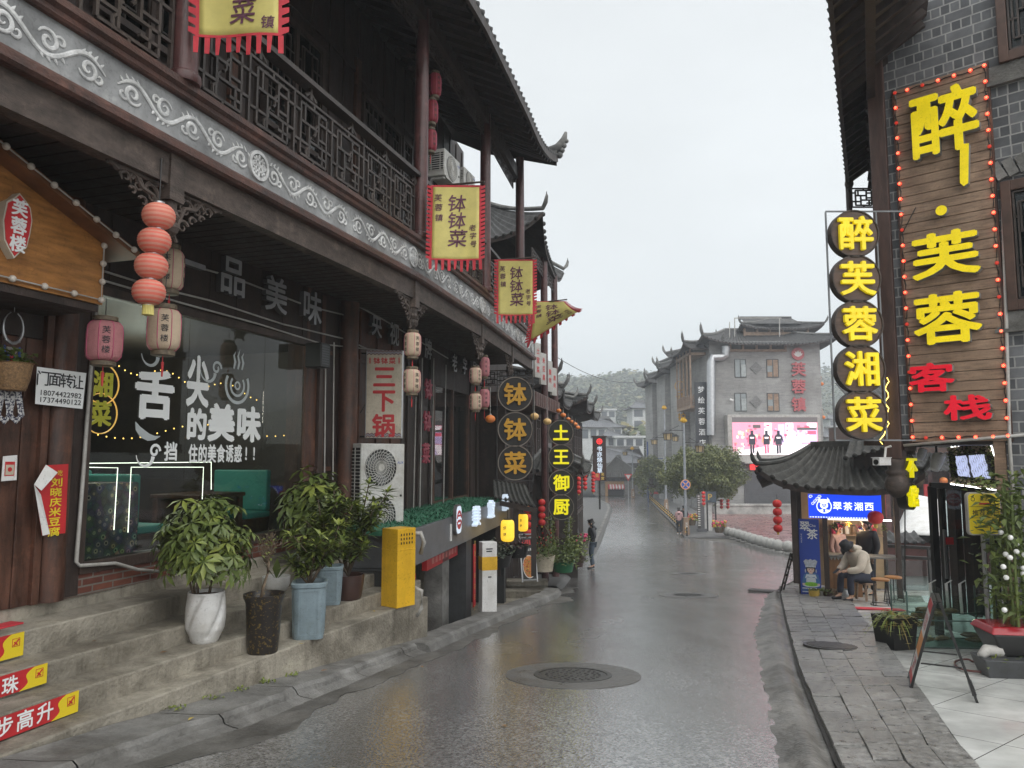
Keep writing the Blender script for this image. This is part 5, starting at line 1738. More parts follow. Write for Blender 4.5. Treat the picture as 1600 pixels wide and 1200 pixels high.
# potted plants on the steps
def spt(s,off,z):return S0@Vector((s,z,off))
M_['soil']=M_['soil']
M_['pot_white']=mat('white_glazed_pot',(.62,.62,.61),.35,.06,6)
M_['pot_blue']=mat('blue_grey_glazed_pot',(.21,.275,.31),.35,.12,6)
M_['pot_black']=mat('black_gold_pot',(.022,.018,.016),.35,.3,34,col2=(.16,.11,.03),thr=(.56,.62))
M_['pot_brown']=mat('brown_glazed_pot',(.05,.025,.02),.35,.3)
def umbrella_plant(t,c,r,h,n,seed,m='leaf',size=.11,nl=7,stems=6):
 rn=random.Random(seed)
 mb=MB()
 tips=[]
 for i in range(stems):
  a=rn.uniform(0,6.28);q=r*rn.uniform(.2,.7)
  tip=Vector((c.x+q*math.cos(a),c.y+q*math.sin(a),c.z+h*rn.uniform(.45,.85)))
  b=Vector((c.x+.03*math.cos(a),c.y+.03*math.sin(a),c.z-.12))
  mb.tube([b,b.lerp(tip,.5)+Vector((0,0,.03)),tip],[.012,.009,.005],6)
 mb.build('stem','bark',t,smooth='all')
 mb=MB()
 for i in range(n):
 # heads spread over an uneven upright ball, denser on the outside
  a=rn.uniform(0,6.28);e=math.asin(rn.uniform(-.55,1))
  q=rn.uniform(.45,1.0)**.6
  lump=1+.22*math.sin(a*3+seed)*math.cos(e*4)
  p=c+Vector((r*q*lump*math.cos(a)*math.cos(e),r*q*lump*math.sin(a)*math.cos(e),h*.48+h*.52*q*lump*math.sin(e)))
  out=(p-(c+Vector((0,0,h*.3)))).normalized()
  out=(out+Vector((rn.uniform(-.4,.4),rn.uniform(-.4,.4),rn.uniform(.1,.8)))).normalized()
  u=out.cross(Vector((.1,.2,1))).normalized();v=out.cross(u)
  k=nl+rn.randint(-1,1)
  s=size*rn.uniform(.7,1.15)
  a0=rn.uniform(0,6)
  mi=1 if rn.random()<.28 else 0
  for j in range(k):
   th=a0+2*math.pi*j/k
   d=(u*math.cos(th)+v*math.sin(th))*.92-out*rn.uniform(.05,.55)
   d.normalize()
   sd=d.cross(out).normalized()
   b=p+d*s*.08
   mid=p+d*s*.62+out*s*.06
   tip=p+d*s*1.05-Vector((0,0,s*.14))
   w_=s*.17
   mb.add([b,mid+sd*w_,mid-sd*w_,tip,mid-out*w_*.35],[(0,4,1),(0,2,4),(1,4,3),(4,2,3)],None,mi)
 mb.build('foliage',[M_[m],M_['leaf2']],t,smooth='all')
def pots():
# white twisted pot with umbrella plant
 p=spt(6.02,-.56,-.16)
 t=thing('potted_plant','leafy umbrella plant in a white pot with twisted grooves on the concrete steps','potted plant',p,0,'potted plants on the steps')
 mb=MB()
 prof=[(.105,0),(.115,.015),(.125,.04),(.158,.12),(.168,.20),(.166,.30),(.155,.40),(.152,.44),(.138,.44),(.134,.40)]
 n=64
 vs=[]
 for r_,z in prof:
  for j in range(n):
   a=2*math.pi*j/n
   g=1-(.055*max(0,math.sin(a*4-z*11))**3 if .04<z<.41 else 0)
   vs.append((r_*g*math.cos(a),r_*g*math.sin(a),z))
   # densify rings for the spiral
 ring2=[]
 for i in range(len(prof)-1):
  for k in range(5):
   f=k/5
   ring2.append((prof[i][0]+(prof[i+1][0]-prof[i][0])*f,prof[i][1]+(prof[i+1][1]-prof[i][1])*f))
 ring2.append(prof[-1])
 vs=[]
 for r_,z in ring2:
  for j in range(n):
   a=2*math.pi*j/n
   g=1.02-(.13*max(0,math.sin(a*4-z*12))**4 if .04<z<.42 else 0)
   vs.append((r_*g*math.cos(a),r_*g*math.sin(a),z))
 fs=[(i*n+j,i*n+(j+1)%n,(i+1)*n+(j+1)%n,(i+1)*n+j)for i in range(len(ring2)-1)for j in range(n)]+[tuple(range(n))[::-1]]
 mb.add(vs,fs,TR(p.x,p.y,p.z));mb.build('pot','pot_white',t,smooth='all')
 mb=MB().disc(p.x,p.y,p.z+.40,p.z+.41,.136,24);mb.build('soil','soil',t)
 umbrella_plant(t,p+Vector((-.03,0,.36)),.40,.98,205,5,size=.135)
 # black and gold pot with a bare shrub
 p=spt(6.42,-.24,-.32)
 t=thing('potted_shrub','nearly bare twiggy shrub in a tall black pot with gold pattern','potted plant',p,0,'potted plants on the steps')
 mb=MB().lathe([(.125,0),(.135,.0),(.14,.02),(.165,.45),(.185,.50),(.188,.53),(.175,.53),(.165,.47),(.16,.46)],36,TR(p.x,p.y,p.z));mb.build('pot','pot_black',t,smooth=True)
 mb=MB().disc(p.x,p.y,p.z+.462,p.z+.47,.166,24);mb.build('soil','soil',t)
 mb=MB();tips=[]
 rn=random.Random(4)
 def twig(a,d,l,r_,dep):
  b=a+d*l
  mb.tube([a,a.lerp(b,.5)+Vector((rn.uniform(-.01,.01),rn.uniform(-.01,.01),.004)),b],[r_,r_*.85,r_*.65],5)
  tips.append(b)
  if dep:
   for _ in range(rn.randint(2,4)):
    q=(d+Vector((rn.uniform(-.9,.9),rn.uniform(-.9,.9),rn.uniform(-.25,.55)))).normalized()
    twig(b if rn.random()<.6 else a.lerp(b,.6),q,l*rn.uniform(.5,.85),r_*.6,dep-1)
 twig(p+Vector((-.03,0,.46)),Vector((.22,0,1)).normalized(),.26,.017,5)
 mb.build('branches',mat('twig',(.16,.12,.08),.8,.3,20),t,smooth='all')
 mb=MB();leafcloud(mb,[q for q in tips if rn.random()<.10],.028);mb.build('leaves','leaf2',t)
 # blue grey four sided pot with tall shrub
 p=spt(7.05,-.16,-.32)
 t=thing('potted_shrub','tall leafy shrub in a four sided blue grey glazed pot','potted plant',p,0,'potted plants on the steps')
 def sq(r_,k=.28):
  out=[]
  for i in range(32):
   a=2*math.pi*i/32
   q=r_/max(abs(math.cos(a)),abs(math.sin(a)))
   q=min(q,r_*1.24)
   out.append((q*math.cos(a),q*math.sin(a)))
  return out
 def sqpot(mb,M,h,r0,r1):
  prof=[(r0,0),(r0*1.02,.02),(r0+(r1-r0)*.5,h*.5),(r1*.98,h*.9),(r1*1.05,h*.92),(r1*1.07,h*.98),(r1*1.0,h),(r1*.88,h),(r1*.86,h*.9)]
  vs=[]
  for r_,z in prof:vs+=[(x,y,z)for x,y in sq(r_)]
  mb.add(vs,[(i*32+j,i*32+(j+1)%32,(i+1)*32+(j+1)%32,(i+1)*32+j)for i in range(len(prof)-1)for j in range(32)]+[tuple(range(32))[::-1]],M)
  for k in range(4):
   q=M@Matrix.Rotation(R(90*k),4,'Z')
   for x in(-r0*.62,r0*.62):mb.bar((x,r0*1.01,h*.08),(x,r1*.98,h*.86),.012,.012,(0,1,0),q)
   for z,rr in((h*.08,r0*1.01),(h*.86,r1*.975)):mb.bar((-r0*.62,rr,z),(r0*.62,rr,z),.012,.012,(0,0,1),q)
 mb=MB();sqpot(mb,TR(p.x,p.y,p.z,12),.55,.145,.165);mb.build('pot','pot_blue',t,smooth=True)
 mb=MB().disc(p.x,p.y,p.z+.49,p.z+.50,.145,20);mb.build('soil','soil',t)
 def whorl_shrub(t,c,stems,seed,leaf=.10,m='leaf'):
  """upright shoots carrying whorls of long narrow leaves"""
  rn=random.Random(seed)
  mb=MB();lf=MB()
  for(dx,dy,h)in stems:
   top=c+Vector((dx,dy,h))
   mid=c+Vector((dx*.45+rn.uniform(-.03,.03),dy*.45,h*.5))
   mb.tube([c,mid,top],[.014,.011,.006],6)
   forks=[(mid,top)]
   for _ in range(3):
    a=c.lerp(top,rn.uniform(.3,.7));b=a+Vector((rn.uniform(-.24,.24),rn.uniform(-.2,.2),rn.uniform(.12,.3)))
    mb.tube([a,b],[.008,.005],5);forks.append((a,b))
   for a,b in forks:
    L=(b-a).length
    nw=max(3,int(L/.05))
    for k in range(nw):
     f=.2+.8*k/max(1,nw-1)
     p_=a.lerp(b,f)
     nl=6 if k<nw-1 else 11
     for j in range(nl):
      th=rn.uniform(0,6.28)
      e=rn.uniform(-.3,.5)if k<nw-1 else rn.uniform(.0,.95)
      d=Vector((math.cos(th)*math.cos(e),math.sin(th)*math.cos(e),math.sin(e)))
      s=leaf*rn.uniform(.7,1.2)
      sd=d.cross(Vector((0,0,1))).normalized()
      up=sd.cross(d)
      q1=p_+d*s*.5+up*s*.06;q2=p_+d*s*1.1-Vector((0,0,s*rn.uniform(.05,.3)))
      w_=s*.155
      lf.add([p_,q1+sd*w_,q1-sd*w_,q2,q1-up*w_*.4],[(0,4,1),(0,2,4),(1,4,3),(4,2,3)],None,1 if(rn.random()<.22 or k==nw-1 and rn.random()<.5)else 0)
  mb.build('stem','bark',t,smooth='all');lf.build('foliage',[M_[m],M_['leaf2']],t,smooth='all')
 whorl_shrub(t,p+Vector((0,0,.5)),[(-.02,0,.25),(.14,.05,.35),(-.20,.05,.22),(.1,-.05,.5),(.30,.1,.45),(-.08,.1,.42)],3,.12)
 # small white footed bowl with a rubber plant
 p=spt(7.25,-.70,.0)
 t=thing('potted_plant','small plant with two broad dark leaves in a white footed bowl','potted plant',p,0,'potted plants on the steps')
 mb=MB().lathe([(.09,0),(.10,.02),(.07,.04),(.11,.07),(.14,.14),(.145,.22),(.135,.22),(.12,.12)],28,TR(p.x,p.y,p.z));mb.build('bowl','pot_white',t,smooth=True)
 mb=MB()
 for d in((-.16,0,.2),(.02,-.05,.24),(.14,.05,.17),(-.06,.06,.22)):
  d=Vector(d);a=p+Vector((0,0,.18));sd=d.cross(Vector((0,.3,1))).normalized()*.045
  mb.add([a,a+d*.5+sd,a+d,a+d*.5-sd,a+d*.5-Vector((0,0,.015))],[(0,4,1),(0,3,4),(1,4,2),(4,3,2)])
 mb.build('leaves','leaf',t,smooth='all')
 # pots behind
 p=spt(7.85,-.42,-.16)
 t=thing('potted_shrub','bushy shrub in a second blue grey pot half hidden behind the first','potted plant',p,0,'potted plants on the steps')
 mb=MB();sqpot(mb,TR(p.x,p.y,p.z,12),.42,.12,.14);mb.build('pot','pot_blue',t,smooth=True)
 whorl_shrub(t,p+Vector((0,0,.4)),[(-.1,0,.5),(.12,.05,.62),(-.18,.1,.75),(.25,-.05,.7),(.0,.1,.85)],9,.135)
 p=spt(8.15,-.36,-.16)
 t=thing('potted_shrub','dense green shrub in a dark brown round pot in front of the yellow cabinet','potted plant',p,0,'potted plants on the steps')
 mb=MB().lathe([(.14,0),(.16,.03),(.18,.2),(.19,.28),(.175,.28),(.16,.2)],28,TR(p.x,p.y,p.z));mb.build('pot','pot_brown',t,smooth=True)
 whorl_shrub(t,p+Vector((0,0,.26)),[(-.2,-.1,.35),(.1,-.1,.45),(.28,.0,.85),(-.05,-.05,.55),(.42,.1,.95),(.2,.1,1.05),(-.25,0,.65)],12,.135)
 p=spt(8.35,-1.0,.0)
 t=thing('potted_plant','tall dark broad leaved plant behind the others, against the wall post','potted plant',p,0,'potted plants on the steps')
 mb=MB().lathe([(.12,0),(.16,.28),(.17,.3),(.15,.3),(.13,.2)],24,TR(p.x,p.y,p.z));mb.build('pot','pot_white',t,smooth=True)
 umbrella_plant(t,p+Vector((0,.0,.35)),.38,1.0,85,15,size=.20,nl=6)
pots()
def yellow_cabinet():
 p=spt(8.72,.0,-.32)
 t=thing('yellow_cabinet','tall yellow metal utility cabinet with black printing at the end of the steps','cabinet',p,52)
 h=.93
 mb=MB();mb.box(-.15,-.14,0,.15,.14,h);mb.box(-.153,-.143,h*.72,.153,.143,h*.735)
 mb.build('body','yellow_paint',t,bevel=.006,world=False)
 mb=MB()
 for i in range(5):
  for k in range(3):
   mb.box(-.1+i*.045,-.1445,h*.80+k*.05,-.085+i*.045,-.1405,h*.83+k*.05)
   mb.box(.1505,-.1+i*.045,h*.80+k*.05,.1545,-.085+i*.045,h*.83+k*.05)
 mb.build('vents','black',t,world=False)
 mb=MB()
 Mx=TR(.1525,0,0)@Matrix(((0,0,1,0),(1,0,0,0),(0,1,0,0),(0,0,0,1)))
 mb.text('燃气设施',.045,Mx@Matrix.Translation((0,h*.16,0)),0,.02,dx=.05);mb.text('严禁烟火',.045,Mx@Matrix.Translation((0,h*.09,0)),0,.02,dx=.05)
 for k in range(4):mb.box(-.06+k*.03,h*.45,0,-.045+k*.03,h*.45+.10-.02*(k%2),.001,Mx)
 mb.build('printing','black_ink',t,world=False)
 mb=MB();a=p+Vector((.2,.1,0))
 mb.tube([a+Vector((-.05,.0,.85)),a+Vector((.06,-.02,.86)),a+Vector((.1,-.03,.75)),a+Vector((.06,0,.6))],.028,8)
 mb.tube([a+Vector((-.02,.0,.2)),a+Vector((.08,-.02,.16)),a+Vector((.08,-.03,-.05)),a+Vector((.02,0,-.15))],.022,8)
 o=mb.build('hose','conduit',t,smooth='all')
yellow_cabinet()
# convenience shop below the balcony
FS=FR((-1.34,9.66),79.6)
def shop():
 t=thing('convenience_shop','convenience shop with grey fascia and green turf on its canopy, below the timber balcony','shop',FS@Vector((3,-1.5,-1)))
 mb=MB()
 mb.box(0,.03,-.9,7.2,.52,0,FS)
 mb.build('fascia','grey_panel',t,bevel=.008)
 mb=MB()
 pts=[]
 rn=random.Random(2)
 for _ in range(5200):
  x,o=rn.uniform(-.05,7.1),rn.uniform(-1.6,.02)
  p=FS@Vector((x,.53+.02*rn.random(),o));
  a=rn.uniform(0,6.28);s=rn.uniform(.03,.06)
  d=Vector((math.cos(a)*s,math.sin(a)*s,rn.uniform(.2,1)*s));sd=Vector((-math.sin(a),math.cos(a),0))*.014
  mb.add([p-sd,p+sd,p+d],[(0,1,2)])
 mb.box(-.1,.46,-1.7,7.15,.53,-.05,FS)
 mb.build('turf_cover',mat('turf',(.020,.10,.055),.7,.5,9,col2=(.05,.19,.11)),t)
 mb=MB()
 for x0,x1 in((.0,.32),(3.35,3.75)):
  mb=MB();mb.box(x0,-2.0,-.45,x1,.03,-.06,FS);mb.build('pillar','screen_grey',t,bevel=.006)
 mb=MB();mb.box(2.35,-2.0,-.5,2.75,.03,-.2,FS);mb.build('concrete_post','kerb',t)
 # interior shell
 mb=MB()
 mb.box(-.2,-2.0,-4,-.02,.03,-.1,FS);mb.box(-.02,-2.0,-4,7.2,.03,-3.9,FS);mb.box(7.0,-2.0,-4,7.2,.03,-.1,FS);mb.box(-.02,-.08,-4,7.2,.02,-.92,FS)
 mb.build('interior',M_['screen_grey'],t)
 mb=MB();mb.box(-.2,-2.05,-4,7.2,-1.75,-.0,FS);mb.build('shop_floor','concrete',t)
 # lower red signboard under the fascia
 mb=MB();mb.box(1.5,-.22,-.28,3.3,-.02,-.2,FS);mb.build('signboard','red_paint',t)
 mb=MB()
 for k in range(8):mb.box(1.75+k*.19,-.16,-.2,1.87+k*.19,-.07,-.196,FS)
 mb.build('signboard_lettering',mat('dull_red',(.6,.2,.18),.5),t)
 for x,a in((.36,.16),(3.8,.16)):
  mb=MB();mb.box(x,-1.55 if x<1 else-1.2,-.075 if x<1 else-.045,x+a,-.1,-.06 if x<1 else-.03,FS);s=mb.build('couplet','red_paint',t)
  mb=MB();mb.text('财源广进达三江' if x>1 else '生意兴隆通四海',.10,FS@Matrix.Translation((x+a/2,-.8 if x<1 else-.65,-.058 if x<1 else-.028)),0,.02,dy=.19);mb.build('lettering','gold',s)
  # logo and glowing characters
 M_['glow_white']=mat('lit_white_letter',(.5,.56,.64),.4,.02,emit=.22,ecol=(.72,.85,1))
 mb=MB();mb.box(2.05,.16,.001,2.10,.42,.02,FS);mb.build('white_tag','white',t)
 c=onp(716,812,FS,.05)
 mb=MB()
 for s_,z0,z1,m in((1,.01,.06,0),(.9,.061,.066,1)):
  w_,h_=.17*s_,.24*s_
  poly=[]
  for cx,cy,a0 in((w_-.1,h_-.1,0),(-w_+.1,h_-.1,90),(-w_+.1,-h_+.1,180),(w_-.1,-h_+.1,270)):
   for k in range(7):poly.append((c[0]+cx+.1*math.cos(R(a0+15*k)),c[1]+cy+.1*math.sin(R(a0+15*k))))
  mb.prism(poly,z0,z1,FS,m)
 mb.ring(c[0],c[1],.066,.07,.105,.15,24,FS,2,10,170);mb.ring(c[0],c[1],.066,.07,.105,.15,24,FS,2,190,350)
 mb.box(c[0]-.09,c[1]-.04,.066,c[0]+.09,c[1]+.0,.07,FS,2);mb.box(c[0]-.07,c[1]-.10,.066,c[0]+.07,c[1]-.07,.07,FS,2);mb.box(c[0]-.07,c[1]+.05,.066,c[0]+.07,c[1]+.08,.07,FS,2)
 mb.build('logo',['letter_side','glow_white','red_paint'],t)
 for ch,px,py in zip('美宜佳',(744,767,789),(806,795,785)):
  q=onp(px,py,FS,.05)
  mb=MB();mb.text(ch,.36,FS@Matrix.Translation((q[0],q[1],.055)),.09,.035);mb.build('letter','glow_white',t)
  # bottle crates: each a thing
 def crate(x,z,o,lab,red):
  p=FS@Vector((x,z,o))
  k=thing('bottle_pack',lab,'bottles',p,79.6,'packs of bottles stacked inside the shop door')
  mb=MB();mb.box(-.2,-.13,0,.2,.13,.12);mb.build('tray','red_paint' if red else 'pack_green',k,world=False)
  mb=MB();mb.box(-.201,-.132,.02,.201,-.131,.07);mb.build('tray_label','white',k,world=False)
  mb=MB()
  for i in range(5):
   for j in range(3):
    mb.lathe([(.033,.0),(.034,.14),(.032,.19),(.013,.24),(.013,.27)],8,TR(-.16+i*.08,-.085+j*.085,.02),0)
    mb.lathe([(.015,.265),(.015,.285)],8,TR(-.16+i*.08,-.085+j*.085,.02),1)
  mb.build('bottles',['bottle_clear','red_paint'],k,smooth='all',world=False)
 M_['pack_green']=mat('pack_green',(.02,.14,.06),.4);M_['bottle_clear']=mat('clear_bottle',(.30,.33,.33),.15,.2,8)
 x0=onp(703,960,FS,-.5)[0]
 for i,(dz,dx)in enumerate(((0,0),(.31,0),(.62,0),(.31,.45),(.0,.45),(.62,.45))):
  crate(x0+dx,-1.75+dz,-.55,'%s of bottles in the %s column inside the shop door'%(('bottom pack','middle pack','top pack','middle pack','bottom pack','top pack')[i],'nearer' if dx==0 else 'farther'),i in(0,3))
 p=at(762,968,12.6)
 k=thing('pay_station','white and yellow upright information box at the shop entrance','totem',p,20)
 mb=MB();mb.box(-.13,-.1,-.5,.13,.1,1.28);mb.build('body','white',k,bevel=.01,world=False)
 mb=MB();mb.box(-.133,-.103,.82,.133,.103,1.04);mb.build('yellow_band','yellow_paint',k,world=False)
 mb=MB()
 for z in(1.10,1.14,1.18,1.22,.9,.95):mb.box(.134,-.08,z,.137,.08,z+.018)
 mb.box(-.06,-.104,1.12,.04,-.1005,1.14);mb.box(-.06,-.104,1.16,.05,-.1005,1.18);mb.box(-.03,-.104,.7,.03,-.1005,.72)
 mb.build('printing','black_ink',k,world=False)
shop()
# round disc signs
def disc_sign(name,label,chars,px,pys,Y,dpx,board,letter,rim,hang=None,bold=.045,frame=True,size=.66,yaw=0,emit_rim=None):
 p=at(px,pys[-1]+dpx/2,Y)
 t=thing(name,label,'sign',p,yaw)
 r=sz(dpx,Y)/2
 Mf0=Matrix(((1,0,0,0),(0,0,-1,0),(0,1,0,0),(0,0,0,1)))
 zs=[]
 for ch,py in zip(chars,pys):
  c=at(px,py,Y);z=c.z-p.z;zs.append(z)
  Mf=Mf0@Matrix.Translation((0,z,0))
  mb=MB();mb.disc(0,0,-.05,.05,r*.96,40,Mf);b=mb.build('disc',board,t,world=False)
  mb=MB();mb.ring(0,0,-.06,.065,r*.95,r,48,Mf);mb.build('rim',rim,b,world=False)
  mb=MB();mb.text(ch,r*2*size,Mf@Matrix.Translation((0,0,.075)),.045,bold);mb.build('letter',letter,b,world=False)
 mb=MB()
 top=zs[0]+r;bot=zs[-1]-r
 if frame:
  for x in(-r*1.05,r*1.05):mb.bar((x,.03,bot),(x,.03,top),.018)
  for z in(bot-.01,top+.01):mb.bar((-r*1.05,.03,z),(r*1.05+(hang or 0),.03,z),.018)
  for z in zs:mb.bar((-r*1.05,.045,z),(r*1.05,.045,z),.02)
 mb.build('frame','black' if frame!='steel' else mat('grey_steel',(.17,.18,.19),.5,.3),t,world=False)
 return t
M_['disc_black']=mat('black_disc',(.014,.013,.012),.5,.4,14,bump=.4,bscale=30,stretch=(1,1,6))
M_['disc_rim']=mat('disc_rim',(.20,.17,.14),.5,.3)
M_['disc_wood']=mat('brown_disc',(.075,.040,.024),.45,.4,6,stretch=(1,1,5))
M_['ochre_letter']=mat('ochre_letter',(.62,.33,.015),.45,.08)
M_['yel_letter']=mat('yellow_letter',(.80,.62,.01),.42,.14,3,emit=.12,ecol=(1,.8,0))
M_['neon_yel']=mat('neon_yellow_letter',(.85,.75,.0),.4,.03,emit=.15,ecol=(1,.9,0))
disc_sign('disc_sign','three black discs with ochre characters hung one above another beside the balcony end','钵钵菜',805,(616,671,723),14.2,54,'disc_black','ochre_letter','disc_rim')
disc_sign('disc_sign','four dark discs with bright yellow characters at the edge of the left pavement','土王御厨',877,(676,714,754,792),18.6,39,'disc_black','neon_yel','disc_rim')
# roofs with swept-up corners
def hip_roof(parent,c4,ridge2,up=.6,pitch=.3,amp=.06,out=.15,name='tiled_roof',m='tile',nv=6,ornament=.5,rim='dark_wood',sag=.12,caps=True,orn_m='ridge'):
 """c4: eave corners in order; ridge2: the ridge ends belonging to corner 0-1 and 2-3 sides"""
 c=[Vector(p)for p in c4]
 ra,rb_=Vector(ridge2[0]),Vector(ridge2[1])
 cen=sum(c,Vector())/4
 def ev(i):
  a,b=c[i],c[(i+1)%4]
  def f(u):
   p=a.lerp(b,u)
   k=abs(2*u-1)**4
   d=p-cen;d.z=0
   return p+Vector((0,0,up*k))+d.normalized()*out*k
  return f
  # side i: corners i, i+1; the ridge end for corners 0,1 is ra ... sides 0 and 2 are the short ones
 rid={0:(ra,ra),1:(ra,rb_),2:(rb_,rb_),3:(rb_,ra)}
 mb=MB();und=MB()
 for i in range(4):
  e=ev(i);r0,r1=rid[i]
  rf=lambda u,r0=r0,r1=r1:r0.lerp(r1,u)
  tiled(mb,e,rf,pitch,amp,nv,sag,caps=caps)
  n=16
  vs=[]
  for k in range(n+1):
   u=k/n
   a,b=e(u),rf(u)
   for t in(.0,.3,.6,1):
    q=a.lerp(b,t);vs.append(q+Vector((0,0,-.10-sag*math.sin(math.pi*t))))
   vs.append(a+Vector((0,0,.02)))
  und.add(vs,[(k*5+j,k*5+j+1,(k+1)*5+j+1,(k+1)*5+j)for k in range(n)for j in(0,1,2)]+[(k*5,k*5+4,(k+1)*5+4,(k+1)*5)for k in range(n)])
 roof=mb.build(name,m,parent,smooth='all')
 und.build('eave_boards',rim,parent)
 mb=MB()
 for i in range(4):
  top=ra if i in(0,1)else rb_
  b=ev(i)(0)
  pts=[top.lerp(b,t)+Vector((0,0,.08-sag*1.0*math.sin(math.pi*t)+up*.05*t))for t in[k/8 for k in range(9)]]
  d=b-cen;d.z=0;d.normalize()
  o=ornament
  pts+=[b+d*o*.35+Vector((0,0,.10+o*.35)),b+d*o*.5+Vector((0,0,.1+o*.75)),b+d*o*.48+Vector((0,0,.1+o*1.05))]
  w_=max(.05,o*.16)
  mb.tube(pts,[w_]*9+[w_*1.0,w_*.7,w_*.25],7)
 mb.bar(ra+Vector((0,0,.06)),rb_+Vector((0,0,.06)),max(.1,pitch*.6),max(.16,pitch*.9))
 mb.build('ridge',orn_m,parent,smooth=True)
 return roof
 # second timber house
def house2():
 F=FR((V3[0]+.02,V3[1]+.1),90-12)
 t=thing('timber_house','second dark timber house with swept roof corners beyond the long balcony','building',F@Vector((2,-1.8,-1.5)))
 mb=MB()
 mb.box(.1,-2.4,-4.5,3.9,2.6,-.9,F);mb.box(0,-2.4,-.95,.2,2.7,-.75,F)
 mb.build('wall','dark_wood',t)
 mb=MB();lattice(mb,F,.3,3.9,1.3,2.5,-.85,.03,.6,False);mb.build('lattice_front','lattice_wood',t)
 mb=MB();mb.box(-.05,2.7,-4.5,4.1,3.05,.02,F)
 for i in range(14):mb.box(.02+i*.3,2.72,.02,.035+i*.3,3.03,.03,F)
 mb.build('balcony','brown_trim',t)
 for s in(1.9,3.75):
  mb=MB();p=F@Vector((s,0,-.08));mb.lathe([(.1,-2.3),(.095,6.9)],14,TR(p.x,p.y,0));mb.build('column','column_wood',t,smooth=True)
 mb=MB();mb.box(.2,3.0,-4.5,4.0,6.9,-1.6,F);mb.build('upper_wall','dark_wood',t)
 mb=MB();lattice(mb,F,.2,3.9,6.35,6.7,-.1,.02,.5,False);mb.build('hanging_lattice','lattice_wood',t)
 c=[F@Vector(v)for v in((.15,6.95,-4.6),(.15,6.95,.12),(5.3,6.75,-.1),(5.3,6.75,-4.6))]
 r=[F@Vector(v)for v in((2.2,8.7,-2.0),(4.2,8.7,-2.0))]
 hip_roof(t,c,r,.6,.22,.05,.12,ornament=.36)
 for i,(px,ya,yb,Y)in enumerate(((839,536,590,18.6),(848,552,601,19.3),(858,564,612,20.2),(865,575,618,21.0))):
  p=at(px,yb,Y)
  h=at(px,ya,Y).z-p.z
  k=thing('sign_board','white board with red characters on the second timber house balcony, %s of four'%('nearest','second','third','farthest')[i],'sign',p,62,'white boards on the balcony')
  mb=MB();mb.box(-.17,-.03,0,.17,.03,h);mb.build('panel','conduit',k,bevel=.005,world=False)
  mb=MB();mb.text(('土家菜','米豆腐','酸肉','腊肉')[i],h*.2,TR(0,-.034,h*.5)@Matrix(((1,0,0,0),(0,0,-1,0),(0,1,0,0),(0,0,0,1))),0,.03,dy=h*.27);mb.build('lettering','red_paint',k,world=False)
house2()
# the row of low houses further along
M_['row_wall']=mat('row_stone',(.16,.155,.148),.85,.4,3,bump=.4)
def row_house(i,ya,yb,zt,tip_y,label,wallm='row_wall',depth=5,lo=True):
 k_=1.35 if i<2 else .75
 a=Vector((roadL(ya)-k_,ya,0));b=Vector((roadL(yb)-k_,yb,0))
 ang=math.degrees(math.atan2(b.y-a.y,b.x-a.x));L=(b-a).length
 F=FR((a.x,a.y),ang)
 zb=gz((ya+yb)/2)-.4
 t=thing('street_house',label,'building',F@Vector((L/2,zb,-1.5)),0,'houses along the left pavement')
 mb=MB();mb.box(0,zb,-depth,L,zt-.1,-.3,F)
 mb.build('wall',wallm,t)
 mb=MB()
 n=max(2,int(L/1.1))
 for k in range(n+1):mb.box(L*k/n-.07,zb,-.3,L*k/n+.07,zt-.1,-.22,F)
 for z in(zb+2.5,zt-.5):mb.box(0,z,-.3,L,z+.18,-.2,F)
 mb.build('timber_frame','frame_wood',t)
 mb=MB()
 for k in range(n):mb.box(L*(k+.12)/n,zb+.7,-.295,L*(k+.88)/n,zb+2.4,-.26,F)
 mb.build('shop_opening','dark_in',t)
 mb=MB();lattice(mb,F,.1,L-.1,zb+2.8,zt-.6,-.24,.03,.6,False);mb.build('lattice_front','lattice_wood',t)
 c=[F@Vector(v)for v in((-.4,zt,-depth),(-.4,zt,.75),(L+.3,zt,.75),(L+.3,zt,-depth))]
 r=[F@Vector(v)for v in((L*.3,zt+1.3,-2.2),(L*.7,zt+1.3,-2.2))]
 hip_roof(t,c,r,.45,.26,.05,.15,ornament=.45)
 if lo:
  mb=MB()
  e=lambda u:F@Vector((L*u,zb+2.35,1.0));rr=lambda u:F@Vector((L*u,zb+2.95,-.28))
  tiled(mb,e,rr,.22,.05,4,.04);mb.build('lower_roof','tile_old',t,smooth='all')
  mb=MB()
  for k in range(int(L/.5)):mb.bar(F@Vector((.2+k*.5,zb+2.26,.95)),F@Vector((.2+k*.5,zb+2.84,-.3)),.05,.07)
  for k in(0.04,.5,.96):mb.bar(F@Vector((L*k,zb+.4,.85)),F@Vector((L*k,zb+2.3,.85)),.1)
  mb.build('roof_frame','dark_wood',t)
row_house(0,24.0,27.0,3.55,0,'low timber house with swept roof, first one after the second timber house')
row_house(1,27.8,31.8,3.45,0,'low timber house with swept roof, second along the left pavement')
row_house(2,32.6,37.0,3.55,0,'low timber house with swept roof behind the brown sign board',lo=False)
row_house(3,38.0,44.0,3.5,0,'low timber house with swept roof, last one of the row before the bend',lo=False)
